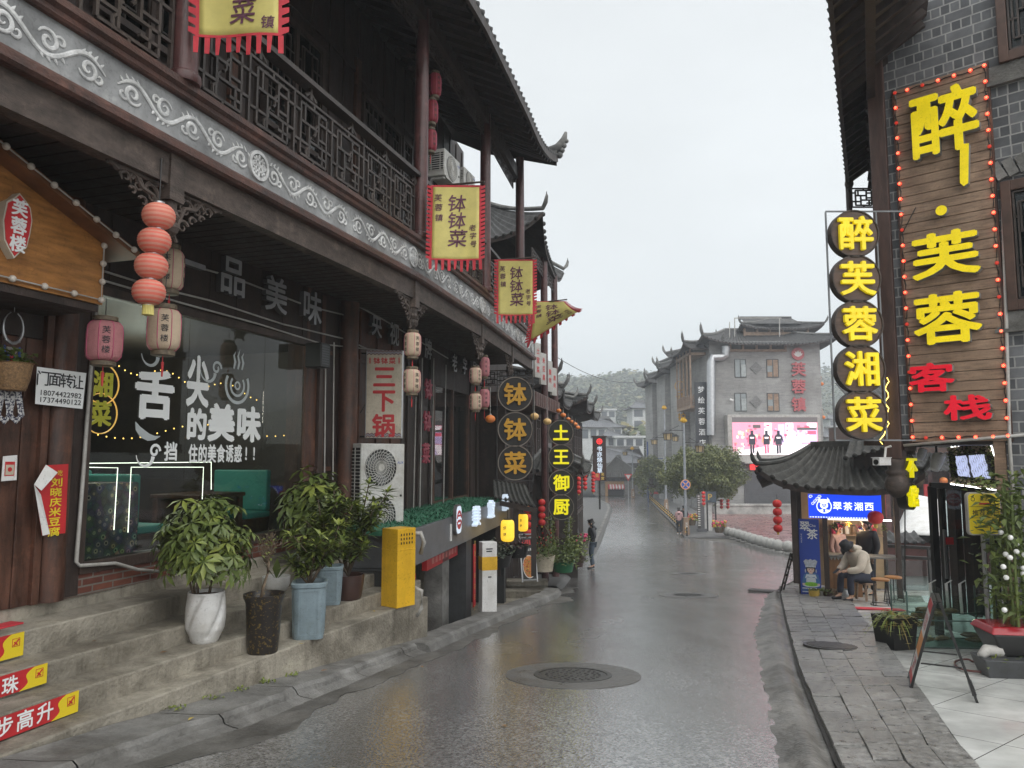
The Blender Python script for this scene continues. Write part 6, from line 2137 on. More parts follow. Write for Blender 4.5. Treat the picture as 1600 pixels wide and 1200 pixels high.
def stone_block():
 t=thing('stone_house','grey stone shop with tiled roof at the far end of the left pavement','building',(4.2,52,gz(52)))
 mb=MB();mb.box(-1.5,47,gz(52)-.3,roadL(47)-1.6,60,gz(52)+3.6);mb.build('wall','row_wall',t)
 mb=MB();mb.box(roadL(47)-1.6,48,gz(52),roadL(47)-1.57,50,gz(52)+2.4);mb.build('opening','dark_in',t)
 z=gz(52)+3.7
 hip_roof(t,[(-2,46.3,z),(roadL(47)-1.0,46.3,z),(roadL(47)-.6,60.5,z),(-2,60.5,z)],[(1,50,z+1.5),(1,56,z+1.5)],.4,.3,.05,ornament=.5)
stone_block()
def tile_canopy():
# small tiled canopy at the head of the forecourt steps
 t=thing('tiled_canopy','small old tiled canopy on dark posts beside the yellow lantern','canopy',at(800,905,15.5))
 Y=15.6
 a,b=at(772,778,Y),at(836,790,Y+2.2)
 mb=MB();tiled(mb,lambda u:a.lerp(at(838,792,Y),u),lambda u:at(770,752,Y+1.6).lerp(at(822,758,Y+1.6),u),.12,.035,5,.05)
 mb.build('tiled_roof','tile_old',t,smooth='all')
 mb=MB()
 mb.bar(at(772,784,Y),at(838,798,Y),.10)
 for px in(778,806,834):
  pb=MB();pb.bar(at(px,790,Y+.1),at(px,900,Y+.1),.11);pb.build('timber_post','dark_wood',t)
 mb.bar(at(772,752,Y+1.7),at(822,760,Y+1.7),.1)
 mb.build('timber_frame','dark_wood',t)
 # lower tiled roofs beside the dark discs
 t=thing('tiled_canopy','weathered tiled pent roof with upturned end behind the dark discs','canopy',at(870,900,21))
 Y=21.5
 c=[at(828,738,Y),at(908,742,Y),at(922,735,Y+5),at(836,730,Y+5)]
 hip_roof(t,c,[at(850,700,Y+1.5),at(872,700,Y+3)],.2,.2,.06,.08,ornament=.3,m='tile_old',sag=.05)
 mb=MB()
 for px in(835,860):mb.bar(at(px,742,Y+.4),at(px,850,Y+.4),.12)
 mb.box(-.0+at(835,800,Y+1.2).x,Y+1.2,-2.4,at(902,800,Y+1.2).x,Y+1.4,at(835,745,Y).z)
 mb.build('timber_frame','dark_wood',t)
tile_canopy()
def brown_sign():
 Y=36.5
 a,b=at(926,683,Y),at(947,751,Y)
 t=thing('shop_sign','tall dark brown sign box with red round mark and white lit characters','sign',((a.x+b.x)/2,Y,b.z))
 w_,h=b.x-a.x,a.z-b.z
 mb=MB();mb.box(-w_/2,-.1,0,w_/2,.1,h);mb.box(-w_/2-.05,-.14,h,w_/2+.05,.14,h+.06);mb.build('box',mat('brown_board',(.035,.016,.013),.5),t,world=False)
 Mf=TR(0,-.105,0)@Matrix(((1,0,0,0),(0,0,-1,0),(0,1,0,0),(0,0,0,1)))
 mb=MB();mb.text('书亦烧仙草',w_*.42,Mf@Matrix.Translation((0,h*.48,0)),0,.045,dy=h*.125);mb.build('lettering','glow_white',t,world=False)
 M_['glow_red']=mat('lit_red',(.8,.03,.03),.5,.02,emit=.5,ecol=(1,.03,.03))
 mb=MB();mb.ring(0,h*.90,0,.01,w_*.14,w_*.22,24,Mf);mb.box(-.018,h*.855,0,.018,h*.945,.01,Mf);mb.box(-w_*.14,h*.895,0,w_*.14,h*.91,.01,Mf);mb.build('round_mark','glow_red',t,world=False)
 mb=MB();mb.box(-w_*.4,.1,.004,0,h*.17,.004+.002,Mf);mb.box(-w_*.4,.02,0,0,h*.16,.004,Mf);mb.build('small_panel','red_cloth',t,world=False)
 mb=MB();mb.text('芙宫',w_*.26,Mf@Matrix.Translation((w_*.22,h*.1,0)),0,.03,dy=w_*.3);mb.text('花',w_*.3,Mf@Matrix.Translation((-w_*.2,h*.12,.006)),0,.03);mb.build('small_lettering','gold',t,world=False)
 mb=MB();mb.bar((0,.05,0),(0,.05,-1.4),.08);mb.bar((-.3,.3,h*.7),(0,.1,h*.7),.06);mb.build('post','black',t,world=False)
brown_sign()
# red lantern strings on the left
for(px,ytop,Y,wpx,n,lab)in((824,791,18.2,13,4,'string of four bright red lanterns beside the dark discs, left of the arch'),(846.5,780,18.6,11.5,4,'string of red lanterns directly left of the lowest dark disc'),(904,745,29.5,7.5,4,'string of four red lanterns, nearest of the three in front of the low houses'),(914,740,31,7,4,'string of red lanterns, middle one of the three in front of the low houses'),(926.5,737,33,6,6,'long string of red lanterns under the brown sign board')):
 p=at(px,ytop,Y)
 round_string('lantern_string',lab,p,sz(wpx,Y)/2,n,'red_lantern','strings of red lanterns')
 # orange pumpkin lanterns under the eaves
for k,(px,py,Y,m,wpx)in enumerate(((766,655,13.4,'orange_lantern',16),(835,651,15.8,'cream_ball',14),(855,659,17.2,'cream_ball',13),(873,642,21,'orange_lantern',8),(880,649,23,'orange_lantern',9),(888,655,25,'orange_lantern',7),(894,659,27,'orange_lantern',7),(899,663,28.5,'orange_lantern',7),(903,668,30,'orange_lantern',7))):
 p=at(px,py-wpx*.42,Y);r=sz(wpx,Y)/2
 lab=['large orange round lantern hanging left of the black discs','yellowish round lantern hanging just right of the black discs','pale orange round lantern between the two columns of discs','orange lantern, first in the row of six under the far eaves','orange lantern, second in the row of six under the far eaves','orange lantern, third in the row of six under the far eaves','orange lantern, fourth in the row of six under the far eaves','orange lantern, fifth in the row of six under the far eaves','orange lantern, last in the row of six under the far eaves'][k]
 t=thing('round_lantern',lab,'lantern',p,0,'round orange lanterns under the eaves')
 mb=MB();mb.lathe([(r*max(.2,math.sin(math.pi*(.07+.86*i/8))),-r*.78-r*.78*math.cos(math.pi*(.07+.86*(8-i)/8))*-1)for i in range(9)],18,None,0,fn=lambda a,z:1-.05*abs(math.sin(a*5)))
 mb.build('shade',m,t,smooth='all',world=False)
 mb=MB();mb.tube([(0,0,.5 if k<3 else .15),(0,0,-.02)],.006,5);mb.lathe([(r*.25,-.02),(r*.25,.02)],8);mb.build('cord','conduit',t,world=False)
def glowing_lanterns():
 M_['lit_lantern']=mat('lit_yellow_lantern',(.8,.5,.05),.6,.1,14,emit=.35,ecol=(1,.62,.04))
 for px,ya,yb,Y,w_,lab in((793,812,846,14.6,21,'glowing yellow paper lantern with dark characters under the small canopy'),(817,803,830,16.6,16,'glowing yellow lantern partly hidden behind the red lantern string')):
  p=at(px,ya,Y);h=(p.z-at(px,yb,Y).z);r=sz(w_,Y)/2
  t=thing('glowing_lantern',lab,'lantern',p,0,'lit yellow lanterns')
  mb=MB();mb.lathe([(r*.6,0),(r*.9,-.06*h),(r,-.2*h),(r,-.8*h),(r*.9,-.94*h),(r*.6,-h)],20);mb.build('shade','lit_lantern',t,smooth='all',world=False)
  mb=MB();mb.text('烧烤',r*.55,TR(-r*.35,-r*.96,-h*.5)@Matrix(((1,0,0,0),(0,0,-1,0),(0,1,0,0),(0,0,0,1))),0,.03,dy=h*.3);mb.build('lettering','black_ink',t,world=False)
  mb=MB();mb.tube([(0,0,.2),(0,0,0)],.006,5);mb.lathe([(r*.62,-.01),(r*.62,.02)],14);mb.build('cap','black',t,world=False)
glowing_lanterns()
def menu_stand():
 Y=16.9
 p=at(826,908,Y)
 t=thing('menu_stand','slanted menu stand with a picture of a noodle dish beside the red lanterns','menu board',p,14)
 mb=MB()
 A,B=Vector((-.17,-.12,0)),Vector((.17,-.12,0))
 T1,T2=Vector((-.17,.18,1.02)),Vector((.17,.18,1.02))
 for a,b in((A,T1),(B,T2),(A+Vector((0,0,.05)),B+Vector((0,0,.05))),(T1,T2),(T1-Vector((0,0.02,.07)),T2-Vector((0,.02,.07)))):mb.bar(a,b,.03)
 for a,b in((T1,Vector((-.2,.55,0))),(T2,Vector((.2,.55,0)))):mb.bar(a,b,.022)
 mb.build('frame','steel',t,world=False)
 M=Matrix.Translation((0,-.13,.06))@Matrix.Rotation(math.atan2(.96,.3),4,'X')
 M0=M
 mb=MB();mb.box(-.155,.0,-.01,.155,.93,.0,M);mb.build('panel','black',t,world=False)
 rn=random.Random(8)
 mb=MB()
 mb.disc(0,.28,.001,.006,.15,24,M,0,.26)
 mb.disc(0,.28,.006,.009,.135,24,M,1,.24)
 for _ in range(70):
  a=rn.uniform(0,6.28);q=rn.uniform(0,1)**.5
  x,y=.125*q*math.cos(a),.28+.22*q*math.sin(a)
  b=rn.uniform(0,3.14)
  mb.tube([(x,y,.012),(x+.03*math.cos(b),y+.03*math.sin(b),.015)],.007,4,M,rn.choice((1,2,3,4,2)))
 mb.build('dish_picture',['white',mat('noodle',(.62,.25,.06),.5),mat('noodle_red',(.55,.07,.03),.5),mat('greens',(.15,.3,.05),.5),'yel_flat'],t,world=False)
 mb=MB();mb.text('湘西味',.075,M@Matrix.Translation((0,.66,.003)),0,.05,dx=.085);mb.build('lettering','white',t,world=False)
 mb=MB()
 for i in range(5):mb.box(-.13+i*.055,.76,.002,-.09+i*.055,.88,.004,M)
 mb.build('pictures','noodle_red' if False else M_['red_paint'],t,world=False)
menu_stand()
def green_corner():
 rn=random.Random(21)
 def tub(px,py,Y,r,h,lab,fr,fh,n,m='leaf',pot='pot_white',lf=.05,fl=None):
  p=at(px,py,Y)
  t=thing('planter',lab,'planter',p,0,'planters on the left pavement')
  mb=MB();mb.lathe([(r*.8,0),(r,h*.9),(r*1.06,h),(r*.94,h),(r*.9,h*.85)],22,TR(p.x,p.y,p.z));mb.build('tub',pot,t,smooth=True)
  mb=MB();pts=[]
  for _ in range(n):
   a=rn.uniform(0,6.28);q=rn.uniform(0,1)**.6;z=rn.uniform(0,1)
   k=fr*q*(1-.5*z)*(1+.3*math.sin(a*3))
   pts.append(p+Vector((k*math.cos(a),k*math.sin(a),h*.8+fh*z*(.7+.3*math.cos(a*2)))))
  leafcloud(mb,pts,lf,up=.5);mb.build('foliage',m,t)
  if fl:
   mb=MB()
   for q in pts[:fl[1]]:mb.ball(q+Vector((0,0,.05)),.035,7,5)
   mb.build('flowers',fl[0],t,smooth='all')
 pk=M_['pink_flower']=mat('pink_flower',(.62,.06,.16),.5,.2)
 tub(850,892,18.0,.26,.36,'cream tub with thin grassy foliage beside the menu stand',.42,.5,260,'leaf','cream')
 tub(880,893,18.4,.28,.26,'dark green tub overflowing with leafy shrubs below the discs',.62,.62,700,'leaf','pack_green',.06)
 tub(899,885,19.6,.25,.3,'pot of green plants at the kerb next to the standing person',.4,.55,350,'leaf2','pot_brown',.06)
 tub(909,866,22.5,.24,.4,'stone pot with pink flowers behind the leaning board',.34,.35,200,'leaf','row_wall',.05,(pk,16))
 tub(806,870,15.8,.28,.25,'dark planter with reddish purple foliage under the yellow lantern',.36,.3,220,mat('purple_leaf',(.07,.025,.035),.5,.3),'black',.05)
 tub(779,885,14.6,.26,.22,'low planter with grey green leaves next to the white and yellow box',.42,.35,300,mat('grey_leaf',(.08,.10,.075),.5,.4),'black',.05)
 for i,(px,ya,yb,Y)in enumerate(((861,806,888,19.4),(889,806,888,20))):
  p=at(px,yb,Y);h=at(px,ya,Y).z-p.z
  t=thing('vine_post','thin post wound with green artificial vine, %s of the pair under the discs'%('left' if i==0 else 'right'),'plant',p,0,'vine covered posts')
  mb=MB();mb.tube([p,p+Vector((0,0,h))],.03,8);mb.build('post','steel',t)
  mb=MB();leafcloud(mb,[p+Vector((.13*math.cos(k*.5)*rn.uniform(.2,1),.13*math.sin(k*.5),h*(.15+.85*k/330)))for k in range(330)],.05);mb.build('vine','leaf2',t)
  # arch of twisted branches
 t=thing('branch_arch','dark arch of twisted branches with red berries between the lantern strings','trellis',at(845,890,18.9))
 mb=MB();br=MB()
 for k in range(7):
  px=829+k*5
  top=822+7*abs(k-3)**1.4/3
  a,b=at(px,890,18.9),at(px+rn.uniform(-3,3),top,18.9)
  pts=[a.lerp(b,f)+Vector((.05*math.sin(f*9+k),.05*math.cos(f*7+k),0))for f in[j/8 for j in range(9)]]
  mb.tube(pts,.022,5)
  for q in pts[2:]:br.ball(q+Vector((rn.uniform(-.06,.06),-.03,0)),.02,6,4)
 pts=[at(829+3*j,838-20*math.sin(math.pi*j/10),18.85)for j in range(11)]
 mb.tube(pts,.03,6)
 mb.build('branches','bark',t,smooth='all');br.build('berries','red_lantern',t,smooth='all')
 p=at(877,858,24.5)
 t=thing('waste_bin','green plastic wheelie bin on the left pavement behind the vine posts','bin',p,10)
 mb=MB();mb.add([(-.2,-.2,.06),(.2,-.2,.06),(.2,.2,.06),(-.2,.2,.06),(-.26,-.27,.85),(.26,-.27,.85),(.26,.27,.85),(-.26,.27,.85)],[(0,3,2,1),(4,5,6,7),(0,1,5,4),(1,2,6,5),(2,3,7,6),(3,0,4,7)])
 mb.build('body',mat('green_plastic',(.02,.17,.07),.4),t,bevel=.02,world=False)
 mb=MB();mb.box(-.29,-.31,.852,.29,.30,.90);mb.tube([(-.2,.33,.86),(.2,.33,.86)],.02,8);mb.build('lid','green_plastic',t,bevel=.02,world=False)
 mb=MB()
 for s in(-1,1):mb.tube([(s*.18,.2,.08),(s*.24,.2,.08)],.08,12)
 mb.build('wheel','black',t,world=False)
 p=at(913,878,24.0)
 t=thing('leaning_board','dark board on a stand leaning by the kerb behind the standing person','sign',p,75)
 mb=MB();M=Matrix.Rotation(R(-14),4,'X');mb.box(-.3,-.02,.02,.3,.02,1.05,M);mb.build('board','black',t,world=False)
 mb=MB();mb.bar((-.2,.03,.9),(-.2,.4,0),.03);mb.bar((.2,.03,.9),(.2,.4,0),.03);mb.build('prop','steel',t,world=False)
 mb=MB();mb.box(-.24,-.024,.12,.24,-.021,.95,M);mb.build('picture','screen_grey',t,world=False)
 p=at(913,880,24.1)
green_corner()
# hotel across the square
def hotel():
 zb=gz(70)-.1
 X0,X1,Y0,Y1=at(1110,600,70).x,at(1283,600,70).x,70.0,102.0
 t=thing('brick_hotel','grey brick hotel with tiered tiled roofs, red vertical characters and a large screen','building',((X0+X1)/2,85,zb))
 m=M_['hotel_brick']=mat('hotel_brick',(1,1,1),.85,.28,.5)
 brickify(m,wall_vec(m,0),.6,.16,.02,(.36,.36,.352),(.30,.30,.297),(.38,.38,.372),bump=.3)
 m2=mat('hotel_brick_side',(1,1,1),.85,.28,.5)
 brickify(m2,wall_vec(m2,90),.6,.16,.02,(.34,.34,.333),(.29,.29,.287),(.36,.36,.352),bump=.3)
 zt=at(1200,533,70).z
 F=FR((0,Y0),0)
 P=lambda px,py,Y=70:at(px,py,Y)
 mb=MB();mb.box(X0,Y0,zb,X1,Y1-12,zt);mb.build('wall',m,t)
 mb=MB();mb.box(X0-.1,Y0+.3,zb,X0-.01,Y1,zt-1.2);mb.box(X0-.1,Y1-12.2,zb,X1,Y1,zt-1);mb.build('side_wall',m2,t)
 # main roof
 z=P(1200,541).z
 c=[(X0-.9,Y1-11,z),(X0-.9,Y0-1.3,z),(X1+1.2,Y0-1.3,z),(X1+1.2,Y1-11,z)]
 stain(m,(.7,.69,.67),.25,1.2,.6,True,1.1);stain(m2,(.7,.69,.67),.25,1.2,.6,True,1.1)
 hip_roof(t,[c[0],c[1],c[2],c[3]],[(X0+2.8,Y0+4.5,z+2.3),(X1-2.6,Y0+4.5,z+2.3)],.8,.36,.09,.35,ornament=1.0,sag=.2)
 # upper tier
 xa,xb=P(1152,500,74).x,P(1260,500,74).x
 za,zc=P(1200,527,73).z,P(1200,516,73).z
 mb=MB();mb.box(xa+.3,73,za-1,xb-.4,79,zc+.3)
 mb.build('upper_storey','frame_wood',t)
 mb=MB()
 for i in range(6):
  x=xa+.3+(xb-xa-.7)*i/5
  mb.box(x-.1,72.7,za-1,x+.1,72.98,zc+.2)
 mb.box(xa+.2,72.75,za+.15,xb-.3,72.96,za+.5)
 mb.build('upper_posts','plank_wood',t)
 hip_roof(t,[(xa-.1,72.2,zc),(xb+.8,72.2,zc),(xb+.8,79.5,zc),(xa-.1,79.5,zc)],[((xa+xb)/2-.1,74.6,zc+1.35),((xa+xb)/2+.1,77,zc+1.35)],.5,.32,.08,.25,ornament=.7)
 mb=MB()
 ra,rb2=P(1156,497,75),P(1236,497,75)
 mb.bar(ra,rb2,.25,.3)
 mb.add([ra+Vector((-.2,-2.4,-1.0)),rb2+Vector((.2,-2.4,-1.0)),rb2,ra],[(0,1,2,3)])
 mb.build('top_ridge','tile',t)
 # open attic band under the eave
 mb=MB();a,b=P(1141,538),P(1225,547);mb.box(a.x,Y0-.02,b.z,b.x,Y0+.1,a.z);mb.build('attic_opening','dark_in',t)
 mb=MB()
 for px in(1140,1160,1181,1203,1226):q=P(px,543);mb.cbox(q.x,Y0-.12,q.z,.2,.2,.75)
 mb.box(a.x-.2,Y0-.2,P(0,548).z-.1,b.x+.2,Y0-.02,P(0,546).z);mb.build('attic_posts','plank_wood',t)
 # windows
 wood=M_['plank_wood']
 for i,(x0,y0,x1,y1)in enumerate(((1147,561,1166,590),(1197,561,1217,590),(1147,614,1167,643),(1198,614,1218,643))):
  a,b=P(x0,y0),P(x1,y1)
  w_,h=b.x-a.x,a.z-b.z
  mb=MB()
  mb.box(a.x,Y0-.06,b.z,a.x+.07,Y0+.02,a.z);mb.box(b.x-.07,Y0-.06,b.z,b.x,Y0+.02,a.z)
  mb.box(a.x+.07,Y0-.06,a.z-.07,b.x-.07,Y0+.02,a.z);mb.box(a.x+.07,Y0-.06,b.z,b.x-.07,Y0+.02,b.z+.07)
  mb.box(a.x+w_*.48,Y0-.055,b.z+.07,a.x+w_*.53,Y0+.02,a.z-.07)
  f=mb.build('window','screen_grey',t)
  mb=MB();mb.box(a.x+.07,Y0-.03,b.z+.07,b.x-.07,Y0-.01,a.z-.07)
  mb.build('pane',mat('hotel_pane',(.20,.23,.235),.15,.2,1)if 'hotel_pane' not in M_ and not M_.update(hotel_pane=MATS.get('hotel_pane'))else M_['hotel_pane'],f)
  M_['hotel_pane']=MATS['hotel_pane']
  mb=MB()
  if i%2:mb.box(a.x+w_*.56,Y0-.05,b.z+.08,b.x-.08,Y0-.032,a.z-.08);mb.box(a.x+.08,Y0-.05,b.z+h*.64,a.x+w_*.46,Y0-.032,a.z-.08);mb.box(a.x+.08,Y0-.05,b.z+.08,a.x+w_*.46,Y0-.032,b.z+h*.3);mb.build('curtain',wood,f)
  else:mb.box(a.x+w_*.56,Y0-.09,b.z+.1,b.x-.05,Y0-.06,b.z+h*.7);mb.build('open_sash',mat('pale_sash',(.30,.33,.33),.3)if 'pale_sash' not in MATS else MATS['pale_sash'],f)
 for py in(575,628):
  q=P(1181,py);s=sz(10,70)
  mb=MB();mb.prism([(q.x-s,q.z),(q.x,q.z-s),(q.x+s,q.z),(q.x,q.z+s)],.02,.08,FR((0,Y0),0));mb.prism([(q.x-s*.7,q.z),(q.x,q.z-s*.7),(q.x+s*.7,q.z),(q.x,q.z+s*.7)],.08,.1,FR((0,Y0),0));mb.build('diamond_panel',mat('stone_relief',(.17,.17,.168),.8,.3,8)if 'stone_relief' not in MATS else MATS['stone_relief'],t)
  # silver duct
 mb=MB();pts=[P(1134,541,69.6),P(1134,555,69.6),P(1128,558,69.6),P(1113,558,69.6),P(1111,566,69.6),P(1111,680,69.6)]
 mb.tube(pts,.42,10,up=(0,1,0));mb.build('duct','steel',t,smooth=True)
 # vertical red characters and lotus
 M_['hotel_red']=mat('hotel_red',(.42,.09,.10),.5,.1)
 for ch,py in zip('芙蓉镇',(577,604,632)):
  q=P(1247,py);mb=MB();mb.text(ch,sz(23,70),FR((q.x,Y0),0,q.z)@TR(0,0,.15,0),.15,.04,shear=.0);mb.build('letter','hotel_red',t)
 q=P(1246,553);Fq=FR((q.x,Y0),0,q.z);r=sz(10,70)
 mb=MB();mb.disc(0,0,.02,.15,r,28,Fq);e=mb.build('lotus_emblem','hotel_red',t)
 mb=MB()
 for a in(-70,-40,-12,12,40,70):
  d=(math.sin(R(a)),math.cos(R(a)));n=(d[1],-d[0])
  mb.prism([(0,-r*.5),(d[0]*r*.4+n[0]*r*.18,d[1]*r*.4-r*.3+n[1]*r*.18),(d[0]*r*.75,d[1]*r*.85-r*.25),(d[0]*r*.4-n[0]*r*.18,d[1]*r*.4-r*.3-n[1]*r*.18)],.15,.17+.002*a/12,Fq)
 mb.build('petals','white',e)
 # cameras
 q=P(1141,625)
 mb=MB();mb.tube([(q.x-.1,Y0-.3,q.z),(q.x+.15,Y0-.45,q.z-.1)],.12,8);mb.tube([(q.x,Y0,q.z),(q.x,Y0-.3,q.z)],.05,6);mb.build('wall_camera','white',t,smooth=True)
 # shop floor: shutter and fascia
 a,b=P(1152,722),P(1283,800)
 mb=MB();mb.box(P(1136,0).x,Y0-1.2,P(0,724).z,X1,Y0-.01,P(0,721).z);mb.build('canopy_edge','conduit',t)
 mb=MB();mb.box(P(1140,0).x,Y0-.12,zb,X1,Y0-.01,P(0,724).z-.003);
 for i in range(26):mb.box(P(1142,0).x,Y0-.15,zb+.15+i*.16,X1-.1,Y0-.121,zb+.25+i*.16)
 mb.build('roller_shutter',mat('shutter_grey',(.085,.088,.095),.5,.15),t)
 mb=MB();q=P(1184,730);mb.text('霸大手',sz(9.5,69),FR((q.x,Y0-.3),0,q.z),.02,.05,dx=sz(10,69));mb.build('lit_lettering','glow_red',t)
 # side bays with their own roofs, and the timber balcony
 for i,(ya,yb,zz)in enumerate(((78,83,.7),(86,91,.9),(94,99,1.0))):
  zr=z-.6-.35*i
  mb=MB();mb.box(X0-1.0,ya,zb,X0-.12,yb,zr);mb.build('side_bay',m,t)
  hip_roof(t,[(X0-1.9,ya-.8,zr),(X0+2,ya-.8,zr),(X0+2,yb+.8,zr),(X0-1.9,yb+.8,zr)],[(X0+.6,ya+1.4,zr+1.3),(X0+.6,yb-1.4,zr+1.3)],.5,.34,.07,.2,ornament=.9,caps=False)
 zf=P(1095,640,73).z
 mb=MB();mb.box(X0-1.7,71,zf,X0-.12,77,zf+.25)
 for k in range(5):
  mb.box(X0-1.7,71+k*1.45,zf+.25,X0-1.55,71.15+k*1.45,z-.1)
 mb.box(X0-1.7,71,z-.7,X0-.12,77,z-.45)
 mb.build('timber_balcony','plank_wood',t)
 mb=MB();lattice(mb,FR((X0-1.65,77),-90),0,5.8,zf+.25,zf+1.3,0,.05,.9,False);lattice(mb,FR((X0-1.6,71.05),0),0,1.5,zf+.25,zf+1.3,0,.05,.7,False);mb.build('balcony_railing','plank_wood',t)
 hip_roof(t,[(X0-2.4,70.3,z-.2),(X0+1,70.3,z-.2),(X0+1,78,z-.2),(X0-2.4,78,z-.2)],[(X0+.3,73,z+1.0),(X0+.3,76,z+1.0)],.6,.34,.07,.25,ornament=.9,caps=False)
 # solar heater and poles on the roof
 mb=MB()
 for px,ya,yb in((1148,497,522),(1140,503,523),(1218,497,522)):mb.tube([P(px,ya,71.5),P(px,yb+4,71.5)],.05,6)
 mb.tube([P(1147,497,71.5),P(1221,497,71.5)],.05,6);mb.build('roof_pipes','conduit',t)
 # hanging orange lanterns at the corners
 for px,py,Y in((1283.5,600,70.5),(1286,652,70.5),(1036,606,94),(1022,614,97),(1033,616,96)):
  q=at(px,py,Y)
  k=thing('round_lantern','tiny orange lantern hung on the hotel '+('right corner, upper one' if py==600 else 'right corner, lower one' if py==652 else 'side wall, topmost one' if py==606 else 'side wall, leftmost one' if px==1022 else 'side wall, lowest one'),'lantern',q,0,'lanterns on the hotel corners')
  mb=MB();mb.ball((0,0,0),.22,10,7,None,0,.18);mb.tube([(0,0,.8),(0,0,.15)],.01,4);mb.build('shade','orange_lantern',k,smooth='all',world=False)
  # vertical dark sign board
 Y=70.6
 a,b=at(1085,597,Y),at(1107,704,Y)
 k=thing('vertical_sign','tall black board with white characters at the left corner of the hotel','sign',((a.x+b.x)/2,Y,b.z))
 w_,h=b.x-a.x,a.z-b.z
 mb=MB();mb.box(-w_/2,-.12,0,w_/2,.12,h);mb.build('board',mat('night_board',(.018,.021,.028),.4),k,world=False)
 mb=MB();mb.text('梦绘芙蓉酒店',w_*.56,TR(0,-.125,h*.5)@Matrix(((1,0,0,0),(0,0,-1,0),(0,1,0,0),(0,0,0,1))),0,.035,dy=h*.155);mb.build('lettering','white_decal',k,world=False)
 mb=MB();mb.bar((w_/2,.0,h*.2),(w_/2+.6,.3,h*.2),.1);mb.bar((w_/2,0,h*.8),(w_/2+.6,.3,h*.8),.1);mb.build('bracket','black',k,world=False)
 # yellow vertical lettering
 Y=77.5
 q=at(1066,655,Y)
 k=thing('vertical_lettering','column of yellow characters under a circled figure on the side of the hotel','sign',q)
 Mf=Matrix(((1,0,0,0),(0,0,-1,0),(0,1,0,0),(0,0,0,1)))
 mb=MB()
 for ch,px,py in(('号',1062,620),('旅',1064,636),('拍',1065,651)):
  c=at(px,py,Y)-q;mb.text(ch,sz(13,Y),TR(c.x,0,c.z)@Mf,.08,.03)
 c=at(1062,603,Y)-q
 mb.ring(c.x,c.z,-.03,.03,sz(7,Y),sz(8,Y),24,Mf);mb.text('1',sz(14,Y),TR(c.x,0,c.z)@Mf,.06,.02)
 mb.build('lettering','ochre_letter',k,world=False)
 mb=MB();mb.bar((.2,.12,-.3),(.2,.12,4.1),.08);mb.build('mounting_rail','black',k,world=False)
 # big screen
 Y=69.0
 a,b=at(1136,648,Y),at(1284,722,Y)
 k=thing('led_screen','large bright screen showing three people walking down a pink street, on the hotel front','screen',((a.x+b.x)/2,Y,b.z))
 w_,h=b.x-a.x,a.z-b.z
 mb=MB();mb.box(-w_/2,-.1,0,w_/2,.9,h);mb.build('housing','conduit',k,bevel=.04,world=False)
 def em(n,c,e=.6):
  return mat(n,c,.6,.03,emit=e,ecol=c)
 cols=[em('scr_dark',(.10,.09,.09),.3),em('scr_pink',(.62,.22,.30)),em('scr_white',(.85,.74,.77),.7),em('scr_rose',(.72,.08,.15)),em('scr_jacket',(.02,.02,.035),.3),em('scr_orange',(.75,.25,.12)),em('scr_lilac',(.55,.42,.68)),em('scr_green',(.45,.55,.40))]
 S=lambda px,py:((px-1136)/148*w_-w_/2,(722-py)/74*h)
 Ms=TR(0,-.1,0)@Mf
 mb=MB()
 def q4(pts,m,lv):mb.prism([S(*p)for p in pts],.004*lv,.004*lv+.003,Ms,m)
 R4=lambda x0,y0,x1,y1,m,lv:q4([(x0,y0),(x1,y0),(x1,y1),(x0,y1)],m,lv)
 R4(1143,652,1279,711,0,1)
 R4(1143.2,660,1278.8,710.8,1,2)
 q4([(1143.3,706),(1200,697),(1278,693),(1278,710.6),(1143.3,710.6)],2,3)
 R4(1194,661,1206,697,2,3);R4(1216,663,1226,695,6,3);R4(1228,661,1240,694,2,4);R4(1246,672,1277,692,6,4);R4(1262,661,1277,670,2,4)
 rn=random.Random(5)
 for _ in range(46):
  x,y=rn.uniform(1145,1186),rn.uniform(664,700);R4(x,y,x+rn.uniform(2,5),y+rn.uniform(2,6),rn.choice((3,5,7,1,2,3)),4+.2*rn.random())
 for _ in range(34):
  x,y=rn.uniform(1190,1272),rn.uniform(662,690);R4(x,y,x+rn.uniform(2,6),y+rn.uniform(1.5,5),rn.choice((2,6,1,3)),4.6+.2*rn.random())
 R4(1176,664,1188,669,0,6);R4(1246,668,1277,672,0,6);R4(1262,673,1276,679,3,6)
 q4([(1226,690),(1232,684),(1246,682),(1252,690),(1252,695),(1226,696)],2,7)
 q4([(1270,711),(1276,694),(1277,694),(1275,711)],6,5);q4([(1240,711),(1262,695),(1264,695),(1246,711)],1,5)
 for x,lg,sl in((1174,4,3),(1197,3,5),(1216,4,4)):
  R4(x-2.2,673,x+2.2,679.5,4,8)
  q4([(x-5.5,681),(x-3,679),(x+3,679),(x+5.5,681),(x+5,695),(x-5,695)],4,8)
  q4([(x-5.6,681),(x-8,691),(x-6,692),(x-4.6,684)],sl,8);q4([(x+5.6,681),(x+8,690),(x+6.5,692),(x+4.6,684)],sl,8)
  R4(x-3.6,695.2,x-.4,709,lg,8);R4(x+.4,695.2,x+3.4,708,lg,8)
  R4(x-3,683,x+3,685.2,2,9)
 mb.build('display',cols,k,world=False)
hotel()
MF0=Matrix(((1,0,0,0),(0,0,-1,0),(0,1,0,0),(0,0,0,1)))
